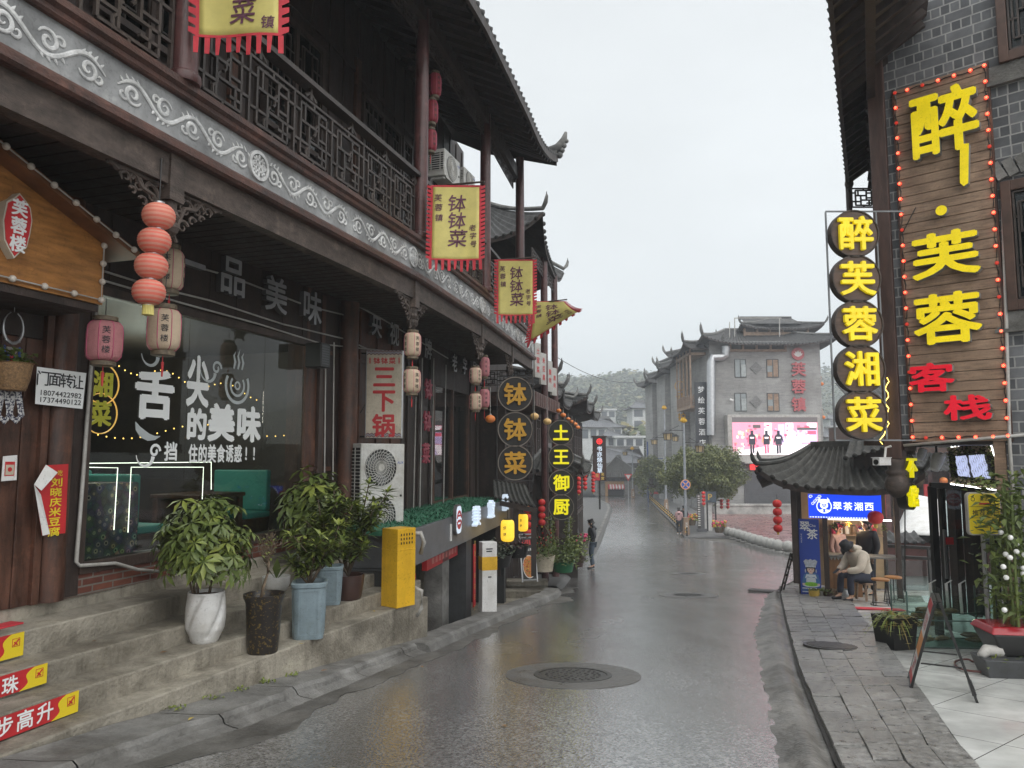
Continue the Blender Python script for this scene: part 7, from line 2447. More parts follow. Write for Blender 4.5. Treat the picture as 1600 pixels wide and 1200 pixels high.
# square, railing, stone balls
def street_bits():
# low black and yellow guard railing along the far road
 ys=[48.9+i*1.55 for i in range(28)]
 t=thing('guard_railing','low black and yellow guard railing curving along the right edge of the far road','railing',(roadR(60)+.2,60,gz(60)+.1))
 X=lambda y:roadR(y)+.22
 for i,y in enumerate(ys):
  p=Vector((X(y),y,gz(y)+.09))
  mb=MB();mb.lathe([(.07,0),(.07,.05),(.045,.06),(.045,.48),(.06,.5),(.05,.56),(.01,.58)],10,TR(p.x,p.y,p.z));mb.build('post','black',t,smooth=True)
 mb=MB()
 for z,m in((.42,0),(.18,1)):
  mb.tube([(X(y),y,gz(y)+.09+z)for y in ys],.04,6,None,m)
 for a,b in zip(ys,ys[1:]):
  mb.tube([(X(a+.4),a+.4,gz(a)+.51),(X(b-.4),b-.4,gz(b)+.51)],.047,6,None,1)
 mb.build('rail',['black','yellow_paint'],t)
 # stone balls
 m=mat('granite_ball',(.30,.30,.285),.75,.25,5,bump=.3,bscale=40)
 base=None
 pts=[(1137,838),(1146,843),(1155,846.5),(1163,850),(1171,853),(1179,856),(1188,859),(1197,863),(1206,865.5),(1216,867),(1232,869),(1249,872)]
 for i,(px,py)in enumerate(pts):
  Y=48.8-(48.8-38.4)*(i/(len(pts)-1))**1.05
  q=at(px,py,Y);r=.31*(1+.05*math.sin(i*2.1))
  lab='stone ball bollard on a round foot, number %d counted from the far flower tubs along the edge of the square'%(i+1)
  lab=['grey stone ball at the far end of the row, next to the flower tub','grey stone ball, second from the flower tub end of the row','grey stone ball, third from the flower tub end of the row','grey stone ball, fourth from the flower tub end of the row','grey stone ball, fifth from the flower tub end of the row','grey stone ball, sixth from the flower tub end of the row','grey stone ball, sixth from the kiosk end of the row','grey stone ball, fifth from the kiosk end of the row','grey stone ball, fourth from the kiosk end of the row','grey stone ball, third from the kiosk end of the row','grey stone ball, last one wholly clear of the kiosk banner','grey stone ball half hidden by the blue kiosk banner'][i]
  if base is None:
   t=thing('stone_ball',lab,'bollard',(q.x,Y,gz(Y)+.02),0,'stone balls along the square')
   mb=MB();mb.lathe([(.24,0),(.24,.05),(.18,.09)],16);mb.build('foot',m,t,smooth=True,world=False)
   mb=MB();mb.ball((0,0,.07+r),r,20,12);mb.build('ball',m,t,smooth='all',world=False)
   base=t
  else:dup(base,(q.x,Y,gz(Y)+.02),0,lab)
  # planter wall at the back of the square
 y=67.6
 mb=MB();z=gz(y);mb.box(at(1118,800,y).x,y,z,at(1270,800,y).x+4,y+.5,z+.75);
 mb.box(at(1118,800,y).x-.05,y-.08,z+.753,at(1270,800,y).x+4,y+.58,z+.93)
 tag(mb.build('planter_wall',mat('pale_wall',(.36,.36,.34),.8,.4,1.6,bump=.3),bevel=.02),'long low pale stone wall along the back of the red square','wall')
 # lamp posts
 def lamp(label,px,py,Y,ztop,arms,sign):
  p=Vector((at(px,py,Y).x,Y,gz(Y)+.06))
  t=thing('street_lamp',label,'street lamp',p,0,'street lamps on the far right pavement')
  h=at(px,ztop,Y).z-p.z
  mb=MB();mb.lathe([(.10,0),(.09,h*.5),(.07,h)],12);mb.build('pole',mat('lamp_pole_grey',(.24,.26,.28),.45)if 'lamp_pole_grey' not in MATS else MATS['lamp_pole_grey'],t,smooth=True,world=False)
  mb=MB();mb.lathe([(.30,0),(.22,1.05),(.24,1.08),(.24,1.14),(.1,1.16)],4,TR(rz=45));mb.build('wooden_base','plank_wood',t,world=False)
  mb=MB();mb.text('芙蓉镇',.17,TR(0,-.205,.55)@MF0,0,.03,dy=.2);mb.build('base_lettering','white',t,world=False)
  mb=MB()
  for k in range(6):
   a=2*math.pi*k/6
   mb.tube([(0,0,h),(.18*math.cos(a),.18*math.sin(a),h+.15),(.1*math.cos(a),.1*math.sin(a),h+.42)],[.04,.10,.02],6)
  mb.ball((0,0,h+.25),.12,8,6);mb.build('lotus_finial','yellow_paint',t,smooth='all',world=False)
  for dx,dz in arms:
   mb=MB();mb.bar((0,0,dz+.62),(dx*1.15,0,dz+.62),.05)
   mb.bar((dx*.9,0,dz+.62),(dx*.3,0,dz+.95),.03)
   a=mb.build('arm','black',t,world=False)
   L=TR(dx,0,dz)
   mb=MB();mb.lathe([(.46,.42),(.40,.46),(.14,.60),(.05,.64)],6,L);mb.build('lamp_roof','black',a,world=False)
   mb=MB();mb.lathe([(.24,.0),(.30,.40)],6,L);mb.build('lamp_glass',mat('lamp_panel',(.42,.32,.17),.5,.2)if 'lamp_panel' not in MATS else MATS['lamp_panel'],a,world=False)
   mb=MB()
   for k in range(6):
    c,s=math.cos(R(60*k)),math.sin(R(60*k));mb.bar(L@Vector((.25*c,.25*s,0)),L@Vector((.31*c,.31*s,.42)),.035)
   mb.lathe([(.28,-.05),(.26,0)],6,L);mb.build('lamp_frame','black',a,world=False)
  if sign:
   z=at(px,sign,Y).z-p.z
   mb=MB();mb.disc(0,z,.12,.15,.34,32,MF0);s=mb.build('sign_disc',mat('sign_blue',(.02,.10,.42),.4),t,world=False)
   mb=MB();mb.ring(0,z,.15,.156,.28,.335,32,MF0)
   for a in(45,135):
    d=Vector((math.cos(R(a)),math.sin(R(a)),0))*.29
    mb.bar(Vector((0,z,.152))-d,Vector((0,z,.152))+d,.055,.01,(0,0,1),MF0)
   mb.build('cross_and_rim',mat('sign_orange',(.75,.34,.10),.4),s,world=False)
 lamp('grey street lamp pole with round blue no stopping sign and lotus finial',1072,832,50,661,[(1.05,at(0,705,50).z-gz(50)-.1),(-1.1,at(0,686,50).z-gz(50)-.1)],757)
 lamp('street lamp pole further up the pavement, left of the round tree',1041,800,70,640,[(-1.0,at(0,695,70).z-gz(70)),(1.0,at(0,690,70).z-gz(70))],None)
 lamp('slim street lamp at the far end of the road beside the warning sign',989,779,92,703,[(-.9,at(0,712,92).z-gz(90)),(.9,at(0,724,92).z-gz(90))],None)
 # small things round the pole: notice boards, pillar, lanterns, tubs
 Y=51
 def board(px0,px1,py0,py1,Y,m,label,legs=True,name='notice_board',cat='notice board',pic=None):
  a,b=at(px0,py0,Y),at(px1,py1,Y)
  t=thing(name,label,cat,((a.x+b.x)/2,Y,gz(Y)))
  w_,z0,z1=b.x-a.x,b.z-gz(Y),a.z-gz(Y)
  mb=MB();mb.box(-w_/2,-.06,z0,w_/2,.06,z1);mb.build('panel',m,t,bevel=.01,world=False)
  if legs:
   for s in(-1,1):
    mb=MB();mb.bar((s*w_*.42,.0,0),(s*w_*.42,0,z0),.09);mb.build('post','black',t,world=False)
  return t,w_,z0,z1
 t,w_,z0,z1=board(1103,1119,768,785,52,mat('board_blue_grey',(.06,.085,.11),.4),'blue grey panel on posts under the round tree, marked with a pale letter')
 mb=MB();mb.text('P',(z1-z0)*.8,TR(-w_*.12,-.064,(z0+z1)/2)@MF0,0,.03);mb.build('lettering','gold',t,world=False)
 t,w_,z0,z1=board(1089,1095,772,826,50.6,mat('dark_board',(.05,.045,.042),.5),'narrow dark standing board beside the lamp pole',False)
 mb=MB()
 for k in range(14):mb.box(-w_*.38,-.066,z0+.2+k*.15,w_*.38,-.062,z0+.27+k*.15)
 mb.build('small_print','white',t,world=False)
 mb=MB();a=at(1105,828,52.5);mb.box(a.x-.35,52.4,gz(52),a.x+.35,53.0,at(0,768,52.5).z);tag(mb.build('gate_pillar','white',bevel=.02),'white square pillar behind the notice boards under the tree','pillar')
 mb=MB();a=at(1094,828,52);mb.box(a.x-.15,51.5,gz(52),a.x+.2,51.8,at(0,785,52).z);mb.box(a.x-.3,51.45,gz(52),a.x+.35,51.85,gz(52)+.3);tag(mb.build('stone_post','grey_panel',bevel=.02),'grey stone post at the corner of the square near the lamp pole','post')
 for px,yt,Y,wpx,n,lab in((1099,768,50.3,6,4,'red lantern string hanging beside the dark standing board'),(1127,780,55,5.5,3,'short red lantern string right of the blue grey panel, left one of two'),(1137,780,56,5.5,3,'short red lantern string right of the blue grey panel, right one of two'),(1214,781,15.7,14,4,'string of four red lanterns hanging from the left tip of the kiosk roof')):
  round_string('lantern_string',lab,at(px,yt,Y),sz(wpx,Y)/2,n,'red_lantern','strings of red lanterns')
 rn=random.Random(6)
 for px,py,Y,lab in((1124,826,48.8,'tub of pink and yellow flowers at the far end of the stone balls'),(1080,815,50.8,'basket of orange and pink flowers against the lamp pole')):
  p=at(px,py,Y)
  t=thing('flower_tub',lab,'flower tub',p,0,'flower tubs near the lamp pole')
  mb=MB();mb.lathe([(.26,-.25),(.36,.12),(.33,.12)],14,TR(p.x,p.y,p.z));mb.build('tub','bark',t)
  for m,n in(('pink_flower',34),('yellow_paint',24),('leaf2',40)):
   mb=MB()
   for _ in range(n):mb.ball(p+Vector((rn.uniform(-.42,.42),rn.uniform(-.3,.3),rn.uniform(.1,.5))),rn.uniform(.05,.08),6,4)
   mb.build('flowers' if m!='leaf2' else 'leaves',M_[m],t,smooth='all')
   # far right of road: billboard, blue pole, triangular sign
 t,w_,z0,z1=board(1016,1039,752,772,92,mat('billboard_blue',(.05,.14,.20),.4,.6,.8,col2=(.28,.17,.08)),'billboard with a landscape picture under the far trees',True,'billboard','billboard')
 mb=MB();mb.box(-w_/2,-.07,z0,w_/2,-.062,z0+.28);mb.build('bottom_strip','red_paint',t,world=False)
 mb=MB();p=at(1013,776,88);mb.tube([(p.x,88,gz(88)),(p.x,88,at(0,690,88).z)],.09,8);mb.tube([(p.x,88,at(0,717,88).z),(p.x+2.2,88,at(0,716,88).z)],.05,6);mb.tube([(p.x,88,at(0,716,88).z),(p.x-.5,87.9,at(0,717,88).z)],.05,6)
 tag(mb.build('blue_pole',mat('blue_pole_paint',(.05,.09,.24),.5)),'thin blue pole with a side arm at the far end of the road','pole')
 p=at(982,776,90)
 t=thing('give_way_sign','inverted triangular red and white traffic sign before the arched shop','traffic sign',(p.x,90,gz(90)))
 z=at(0,746,90).z-gz(90)
 mb=MB();mb.tube([(0,.05,0),(0,.05,z+.3)],.05,8);mb.build('post','steel',t,world=False)
 mb=MB();mb.prism([(-.5,z+.42),(.5,z+.42),(0,z-.45)],0,.03,MF0,0);mb.prism([(-.3,z+.3),(.3,z+.3),(0,z-.2)],.031,.04,MF0,1);mb.build('sign_plate',['red_paint','white'],t,world=False)
 # overhead cable
 mb=MB();a,b=at(870,558,40),at(1050,566,70)
 mb.tube([a.lerp(b,k/24)+Vector((0,0,-5.2*(1-(2*k/24-1)**2)*.32))for k in range(25)],.018,4)
 tag(mb.build('overhead_cable','black'),'thin overhead cable sagging across the sky between the two sides','cable')
street_bits()
# trees
def tree(label,base,h,cx,cz,rx,rz,n,seed,leaf=.16,m='leaf3',group='trees beside the far road'):
 rn=random.Random(seed)
 t=thing('round_tree',label,'tree',base,0,group)
 top=Vector((base.x+cx,base.y,base.z+cz))
 mb=MB()
 mb.tube([base,base.lerp(top,.3)+Vector((.08,0,0)),base.lerp(top,.7),top],[.20,.16,.12,.05],8)
 fork=base.lerp(top,.35)
 for k in range(9):
  a=2*math.pi*k/9+rn.uniform(-.3,.3)
  e=top+Vector((rx*.72*math.cos(a),rx*.72*math.sin(a),rz*rn.uniform(-.4,.6)))
  s=base.lerp(top,rn.uniform(.3,.7))
  mb.tube([s,s.lerp(e,.5)+Vector((0,0,.25)),e],[.09,.06,.02],6)
 mb.build('trunk','bark',t,smooth='all')
 # clumps of leaves on an uneven crown
 clumps=[]
 for _ in range(130):
  a=rn.uniform(0,6.28);e=math.asin(rn.uniform(-.85,1));q=rn.uniform(.35,1)**.5
  lump=.86+.22*mnoise.noise(Vector((math.cos(a)*1.6,math.sin(a)*1.6,math.sin(e)*2+seed)))
  clumps.append((top+Vector((rx*q*lump*math.cos(a)*math.cos(e),rx*q*lump*math.sin(a)*math.cos(e),rz*q*lump*math.sin(e))),rn.uniform(.36,.7)*rx*.36))
 lf=MB()
 per=n//len(clumps)
 for c,r in clumps:
  mi=1 if rn.random()<.3 else 0
  for _ in range(per):
   d=Vector((rn.gauss(0,1),rn.gauss(0,1),rn.gauss(0,.8))).normalized()*r*rn.uniform(.5,1.05)
   p=c+d
   a=rn.uniform(0,6.28);el=rn.uniform(-.9,.8)
   u=Vector((math.cos(a)*math.cos(el),math.sin(a)*math.cos(el),math.sin(el)))
   v=u.cross(Vector((rn.uniform(-1,1),rn.uniform(-1,1),rn.uniform(.2,1)))).normalized()
   s=leaf*rn.uniform(.6,1.2)
   lf.add([p-u*s*.6,p+v*s*.32,p+u*s*.6,p-v*s*.32],[(0,1,2,3)],None,mi)
 lf.build('crown',[M_[m],M_['leaf3b']],t)
M_['leaf3b']=mat('tree_leaf_light',(.085,.11,.028),.5,.4,1.2,col2=(.17,.18,.05))
b=Vector((at(1100,740,54.5).x,54.5,gz(54.5)))
c=at(1100,741,54.5)
tree('large round leafy tree in front of the hotel, behind the lamp pole',b,5,c.x-b.x,c.z-b.z,sz(68,54.5),sz(46,54.5),40000,3,.16)
b=Vector((at(1018,742,86).x,86,gz(86)));c=at(1018,742,86)
tree('smaller round tree at the far end of the road, left of the large one',b,4,c.x-b.x,c.z-b.z,sz(31,86),sz(33,86),9000,4,.24)
b=Vector((at(1000,752,100).x,100,gz(90)));c=at(1002,748,100)
tree('dark little tree beyond the far billboard',b,3,c.x-b.x,c.z-b.z,sz(18,100),sz(22,100),4500,8,.26)
# the end of the road
def far_end():
 Y=97
 zb=gz(90)-.05
 a,b=at(934,745,Y),at(1000,745,Y)
 t=thing('arch_shop','timber fronted shop with striped awning and old tiled roof closing the end of the road','shop',((a.x+b.x)/2,Y+2,zb))
 ze=at(0,747,Y).z
 mb=MB();mb.box(a.x,Y+.6,zb,b.x,Y+6,ze+.2);mb.build('wall','row_wall',t)
 o0,o1=at(940,0,Y).x,at(976,0,Y).x
 zt=at(0,757,Y).z
 mb=MB()
 for x in(o0-.25,o1):mb.box(x,Y+.1,zb,x+.3,Y+.7,zt+.35)
 mb.box(o0-.3,Y+.05,zt,o1+.35,Y+.72,zt+.4);mb.build('timber_arch',mat('new_timber',(.34,.20,.09),.5,.2,4),t)
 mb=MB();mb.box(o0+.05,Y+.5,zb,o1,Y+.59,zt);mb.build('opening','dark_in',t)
 mb=MB()
 n=16
 for i in range(n):
  x=o0+.05+(o1-o0-.1)*i/n;mb.add([(x,Y+.02,zt+.02),(x+.27,Y+.02,zt+.02),(x+.27,Y-.3,zt-.45),(x,Y-.3,zt-.45),(x,Y-.3,zt-.62),(x+.27,Y-.3,zt-.62)],[(0,1,2,3),(3,2,5,4)],None,i%2)
 mb.build('awning',['red_cloth','white'],t)
 e0,e1,r0,r1=at(934,747,Y-.6),at(1003,744,Y-.6),at(950,714,Y+4.5),at(986,712,Y+4.5)
 hip_roof(t,[e0,e1,(e1.x,Y+9,e1.z),(e0.x,Y+9,e0.z)],[r0.lerp(r1,.35),r0.lerp(r1,.6)+Vector((0,2,0))],.3,.34,.09,.1,ornament=.3,m='tile_old',caps=False)
 mb=MB();q=at(976,770,Y-.3)
 for i in range(2):mb.box(q.x+i*1.3,Y-.4,zb,q.x+1.1+i*1.3,Y+.5,zb+2.0-i*.5)
 mb.build('stone_pier','row_wall',t)
 def house(px0,px1,pyt,pyb,Y,label,roof=True,rh=1.6,wallm='white_wall',floors=1,bays=3,name='white_house',rov=.8):
  a,b=at(px0,pyt,Y),at(px1,pyb,Y)
  t=thing(name,label,'house',((a.x+b.x)/2,Y+3,b.z),0,'houses on the far slope')
  mb=MB();mb.box(a.x,Y,b.z-6,b.x,Y+8,a.z);mb.build('wall',wallm,t)
  fh=(a.z-b.z)/floors
  for f in range(floors):
   for k in range(bays):
    x0=a.x+(b.x-a.x)*(k+.14)/bays;x1=a.x+(b.x-a.x)*(k+.86)/bays
    z0=b.z+fh*(f+.22);z1=b.z+fh*(f+.86)
    mb=MB();mb.box(x0,Y-.06,z0,x1,Y-.003,z1);w_=mb.build('window','far_window',t)
  if roof:
   hip_roof(t,[(a.x-rov,Y-rov,a.z),(b.x+rov,Y-rov,a.z),(b.x+rov,Y+8+rov,a.z),(a.x-rov,Y+8+rov,a.z)],[(a.x+(b.x-a.x)*.25,Y+3.2,a.z+rh),(a.x+(b.x-a.x)*.75,Y+4,a.z+rh)],.2,.6,.06,.05,ornament=.3,m='far_tile',caps=False)
  else:
   mb=MB();mb.box(a.x-.3,Y-.4,a.z,b.x+.3,Y+8.3,a.z+.35);mb.build('flat_roof',wallm,t)
  return t
 M_['white_wall']=mat('white_wall',(.50,.51,.51),.8,.15,.4)
 M_['far_window']=mat('far_window',(.09,.10,.115),.3,.3,.5)
 M_['far_tile']=mat('far_roof_tile',(.115,.12,.13),.8,.25,1.2)
 house(988,1026,638,672,165,'white three storey house with open loggias high on the far slope',True,1.8,floors=2,bays=2)
 house(938,962,641,655,175,'small white house with a flat parapet left of the loggia house',False,floors=1,bays=2)
 house(908,972,668,690,150,'wide house with a long grey hipped roof below the loggia house',True,2.2,floors=1,bays=5)
 house(962,1006,684,700,128,'white flat roofed house with two windows above the road end',False,floors=1,bays=3)
 house(948,968,682,700,131,'little house with an arched gable beside the flat roofed one',True,1.4,floors=1,bays=1)
 house(1296,1322,655,668,190,'pale house on the slope right of the hotel, seen past the disc sign',True,1.5,floors=1,bays=3)
 house(1290,1340,684,715,120,'long grey roofed house behind the kiosk, right of the screen',True,1.6,floors=1,bays=5)
 # dark tiled range behind the arched shop
 a,b=at(936,712,112),at(1016,724,112)
 t=thing('long_house','long low dark roofed house stretching behind the arched shop','house',((a.x+b.x)/2,114,b.z))
 mb=MB();mb.box(a.x,112,b.z-4,b.x,119,b.z+.3);mb.build('wall','row_wall',t)
 hip_roof(t,[(a.x-.8,111,b.z),(b.x+.8,111,b.z),(b.x+.8,120,b.z),(a.x-.8,120,b.z)],[(a.x+1,115,at(0,700,115).z),(b.x-1,116,at(0,700,115).z)],.25,.5,.06,.1,ornament=.3,m='far_tile',caps=False)
far_end()
# hills and woods
def hills():
 def hz(x,y):
  v=0
  # wooded ridge behind the houses on the left of the hotel
  ridge=41+13*mnoise.noise(Vector((x*.012,.3,1)))+5*mnoise.noise(Vector((x*.04,3,1)))
  k=max(0,min(1,(y-190)/240));v=max(v,-5+(ridge+7)*(k*k*(3-2*k))*(1 if y<520 else max(0,1-(y-520)/200)))
  far=(105+26*mnoise.noise(Vector((x*.004,5,1))))*max(0,min(1,(x-150)/260))
  k=max(0,min(1,(y-420)/260));v=max(v,-20+far*k*k*(3-2*k))
  return v
 xs=[-500+16*i for i in range(100)]
 ys=[120+14*i for i in range(56)]
 vs=[(x,y,hz(x,y)-2)for y in ys for x in xs]
 q=len(xs)
 mb=MB().add(vs,[(j*q+i,j*q+i+1,(j+1)*q+i+1,(j+1)*q+i)for j in range(len(ys)-1)for i in range(q-1)])
 tag(mb.build('hill',mat('hill_earth',(.06,.07,.035),.9,.4,.02),smooth='all'),kind='structure')
 rn=random.Random(31)
 lf=MB()
 n=0
 def blob(x,y,r,m):
  z=hz(x,y)
  for _ in range(44):
   d=Vector((rn.gauss(0,1),rn.gauss(0,1),rn.gauss(0,1))).normalized()
   p=Vector((x,y,z+r*.7))+Vector((d.x*r,d.y*r,d.z*r*1.1))*rn.uniform(.5,1)
   a=rn.uniform(0,6.28);s=r*rn.uniform(.12,.27)
   u=Vector((math.cos(a),math.sin(a),rn.uniform(-.5,.5))).normalized();v=u.cross(Vector((rn.uniform(-1,1),rn.uniform(-1,1),1))).normalized()
   lf.add([p-u*s,p+v*s*.7,p+u*s,p-v*s*.7],[(0,1,2,3)],None,m)
   # along the sight lines that are open between the buildings
 for _ in range(2600):
  y=rn.uniform(150,500)if rn.random()<.25 else rn.uniform(240,500);px=rn.uniform(840,1075);x=(px-800)/FPX*y
  blob(x,y,rn.uniform(2.6,5.5),rn.choice((0,0,1,2)))
 for _ in range(260):
  y=rn.uniform(200,480);px=rn.uniform(1275,1420);x=(px-800)/FPX*y
  blob(x,y,rn.uniform(2.2,4.6),rn.choice((0,0,1)))
 for _ in range(500):
  y=rn.uniform(440,690);px=rn.uniform(1270,1420);x=(px-800)/FPX*y
  blob(x,y,rn.uniform(5,9),rn.choice((0,0,1)))
 tag(lf.build('wooded_slope',[mat('wood_green',(.035,.055,.02),.7,.4,.05,col2=(.08,.10,.03)),mat('wood_yellow',(.15,.13,.045),.7,.3,.05),mat('wood_olive',(.08,.085,.03),.7,.3,.05)]),kind='stuff')
hills()
def haze():
 mb=MB();mb.box(-905,-205,-60,905,1505,142)
 m=bpy.data.materials.new('haze_air');m.use_nodes=True
 N,L=m.node_tree.nodes,m.node_tree.links
 N.clear()
 o=N.new('ShaderNodeOutputMaterial');v=N.new('ShaderNodeVolumePrincipled')
 v.inputs['Color'].default_value=(.86,.92,.98,1)
 v.inputs['Density'].default_value=.0015
 v.inputs['Anisotropy'].default_value=.1
 L.new(v.outputs[0],o.inputs['Volume'])
 tag(mb.build('haze',m),kind='stuff')
haze()
# right: brick inn with the tall wooden sign
PC=at(1401,700,9.3)
RA=-43
FRT=FR((PC.x,PC.y),RA)
SD=25.6
def inn():
 t=thing('brick_inn','grey brick inn with dark timber eaves and a tall wooden sign on the right','building',FRT@Vector((2,-1,-2)))
 m=M_['inn_brick']=mat('inn_brick',(1,1,1),.75,.4,5,bump=0)
 br=brickify(m,wall_vec(m,RA),.30,.125,.009,(.36,.36,.35),(.085,.09,.098),(.19,.195,.205),offset=.5,squash=.36,freq=2,bump=.7)
 mb=MB()
 mb.box(1.16,-1.3,-.5,7,1.70,0,FRT);mb.box(.02,1.70,-.5,7,9,0,FRT)
 mb.build('brick_wall',m,t)
 # corner post with lotus end
 mb=MB();mb.box(-.13,1.45,-.16,.07,9,.06,FRT);mb.build('corner_post',mat('post_wood',(.068,.038,.030),.5,.4,4,stretch=(3,3,.6),bump=.2),t,bevel=.01)
 T_=FRT@Matrix.Translation((-.03,0,-.05))@Matrix.Rotation(R(-90),4,'X')
 prof=[(.001,.96),(.05,.97),(.12,1.04),(.14,1.13),(.12,1.21),(.09,1.24),(.12,1.26),(.12,1.30),(.09,1.32),(.11,1.45)]
 mb=MB();mb.lathe(prof,24,T_,fn=lambda a,z:1+.05*abs(math.sin(6*a)));mb.build('lotus_end','old_beam',t,smooth='all')
 # street side: timber wall, eave with rafters
 d=Vector((math.sin(R(SD)),math.cos(R(SD)),0));n=Vector((-d.y,d.x,0))
 A=Vector((PC.x,PC.y,0))-d*.02
 Fs=FR((A.x+d.x*5.0,A.y+d.y*5.0),-90-SD)
 mb=MB();mb.box(.0,1.62,-.4,4.95,6.8,-.22,Fs)
 for x in(.1,1.6,3.2,4.5):mb.box(x,1.5,-.22,x+.18,6.8,-.1,Fs)
 for z in(1.55,3.9,6.3):mb.box(0,z,-.22,4.95,z+.22,-.08,Fs)
 mb.build('timber_side','dark_wood',t)
 ze=6.42
 e0,e1=Vector((1.72,4.0,ze)),Vector((5.98,12.7,ze))
 off=Vector((d.y,-d.x,0))*1.05
 E_=lambda u:e0.lerp(e1,u)+Vector((0,0,.05*math.sin(3.14*u)))
 mb=MB();tiled(mb,E_,lambda u:E_(u)+off+Vector((0,0,.75)),.2,.05,8,.1);mb.build('tiled_roof','tile',t,smooth='all')
 mb=MB()
 n_=34
 for i in range(n_):
  p=e0.lerp(e1,(i+.5)/n_)+Vector((0,0,-.12));q=p+off*.95+Vector((0,0,.62));mb.bar(p,q,.07,.09)
 p0,p1=e0+Vector((0,0,-.03)),e1+Vector((0,0,-.03))
 mb.add([p0,p1,p1+off+Vector((0,0,.68)),p0+off+Vector((0,0,.68))],[(0,1,2,3)])
 mb.bar(p0+Vector((0,0,-.05)),p1+Vector((0,0,-.05)),.05,.14)
 mb.bar(p0+off*.36+Vector((0,0,-.10)),p1+off*.36+Vector((0,0,-.10)),.10,.2)
 for i in range(8):
  a=p0.lerp(p1,.64+i*.048);mb.bar(a+off*.3+Vector((0,0,-.25)),a+off*.95+Vector((0,0,-.35)),.08,.12)
 mb.build('rafters','dark_wood',t)
 for px,py,Y in((1318,30,8.3),(1320,84,9.0),(1326,200,10.8),(1327,294,12.6)):
  b=at(px,py,Y)
  mb=MB()
  mb.lathe([(.001,-.02),(.05,0),(.075,.06),(.07,.12),(.045,.15),(.06,.17),(.06,.20),(.045,.22),(.05,.24),(.05,max(.5,6.4-b.z))],14,TR(b.x,b.y,b.z))
  mb.build('hung_post','old_beam',t,smooth=True)
 mb=MB();a=at(1327,322,12.7);lattice(mb,FR((a.x+.05,a.y),0),0,.42,a.z-.02,a.z+.32,0,.022,.3,False)
 mb.tube([a+Vector((0,0,-.1)),a+Vector((0,0,1.2))],.05,10);mb.build('hanging_lattice','lattice_wood',t)
 # lattice windows, brick lintels
 for x0,z0,x1,z1 in((*onp(1563,103,FRT,0),3.2,7.6),(*onp(1577,487,FRT,0),3.2,onp(1577,285,FRT,0)[1])):
  mb=MB()
  w_=1.3
  mb.box(x0,z0,.0,x0+.10,z1,.09,FRT);mb.box(x0+w_-.1,z0,0,x0+w_,z1,.09,FRT);mb.box(x0+.1,z0,0,x0+w_-.1,z0+.12,.085,FRT);mb.box(x0+.1,z1-.12,0,x0+w_-.1,z1,.085,FRT);mb.box(x0+.6,z0+.12,0,x0+.7,z1-.12,.08,FRT)
  f=mb.build('window',mat('window_wood',(.075,.040,.028),.5,.4,5)if 'window_wood' not in MATS else MATS['window_wood'],t,bevel=.006)
  mb=MB();lattice(mb,FRT,x0+.12,x0+.6,z0+.14,z1-.14,.05,.02,.3,False);lattice(mb,FRT,x0+.7,x0+w_-.1,z0+.14,z1-.14,.05,.02,.3,False);mb.build('lattice','lattice_wood',f)
  mb=MB();mb.box(x0+.1,z0+.12,.004,x0+w_-.1,z1-.12,.02,FRT);mb.build('pane','win_glass',f)
  mb=MB()
  mb.box(x0-.12,z0-.2,.003,x0+w_+.1,z0-.005,.05,FRT);mb.box(x0-.14,z0-.245,.003,x0+w_+.1,z0-.205,.075,FRT)
  mb.build('brick_sill','kerb',t)
 x0,z0=onp(1575,285,FRT,0)
 mb=MB()
 for i in range(13):
  mb.bar(FRT@Vector((x0-.04+i*.115,z0+.05+.08*math.sin(i*.26),.02)),FRT@Vector((x0-.13+i*.13,z0+.25+.08*math.sin(i*.26),.02)),.05,.105,(0,0,1))
 mb.build('brick_lintel','kerb',t)
 mb=MB()
 mb.tube([FRT@Vector((*onp(1566,292,FRT,.05),.05)),FRT@Vector((*onp(1578,700,FRT,.05),.05)),FRT@Vector((*onp(1584,790,FRT,.05),.05))],.020,8)
 mb.tube([FRT@Vector((*onp(1412,696,FRT,.06),.06)),FRT@Vector((*onp(1640,676,FRT,.06),.06))],.02,6)
 mb.build('white_pipe','conduit',t,smooth='all')
 # opening under the sign: jambs, ceiling, back of the porch
 mb=MB();mb.box(1.04,-1.2,-.45,1.155,1.66,.015,FRT);mb.build('door_jamb','plank_wood',t)
 mb=MB();mb.box(-.4,1.62,-4.5,1.03,1.695,-.03,FRT);mb.box(1.16,-1.3,-4.5,1.3,1.7,-.5,FRT)
 mb.build('porch_ceiling','dark_wood',t)
inn()
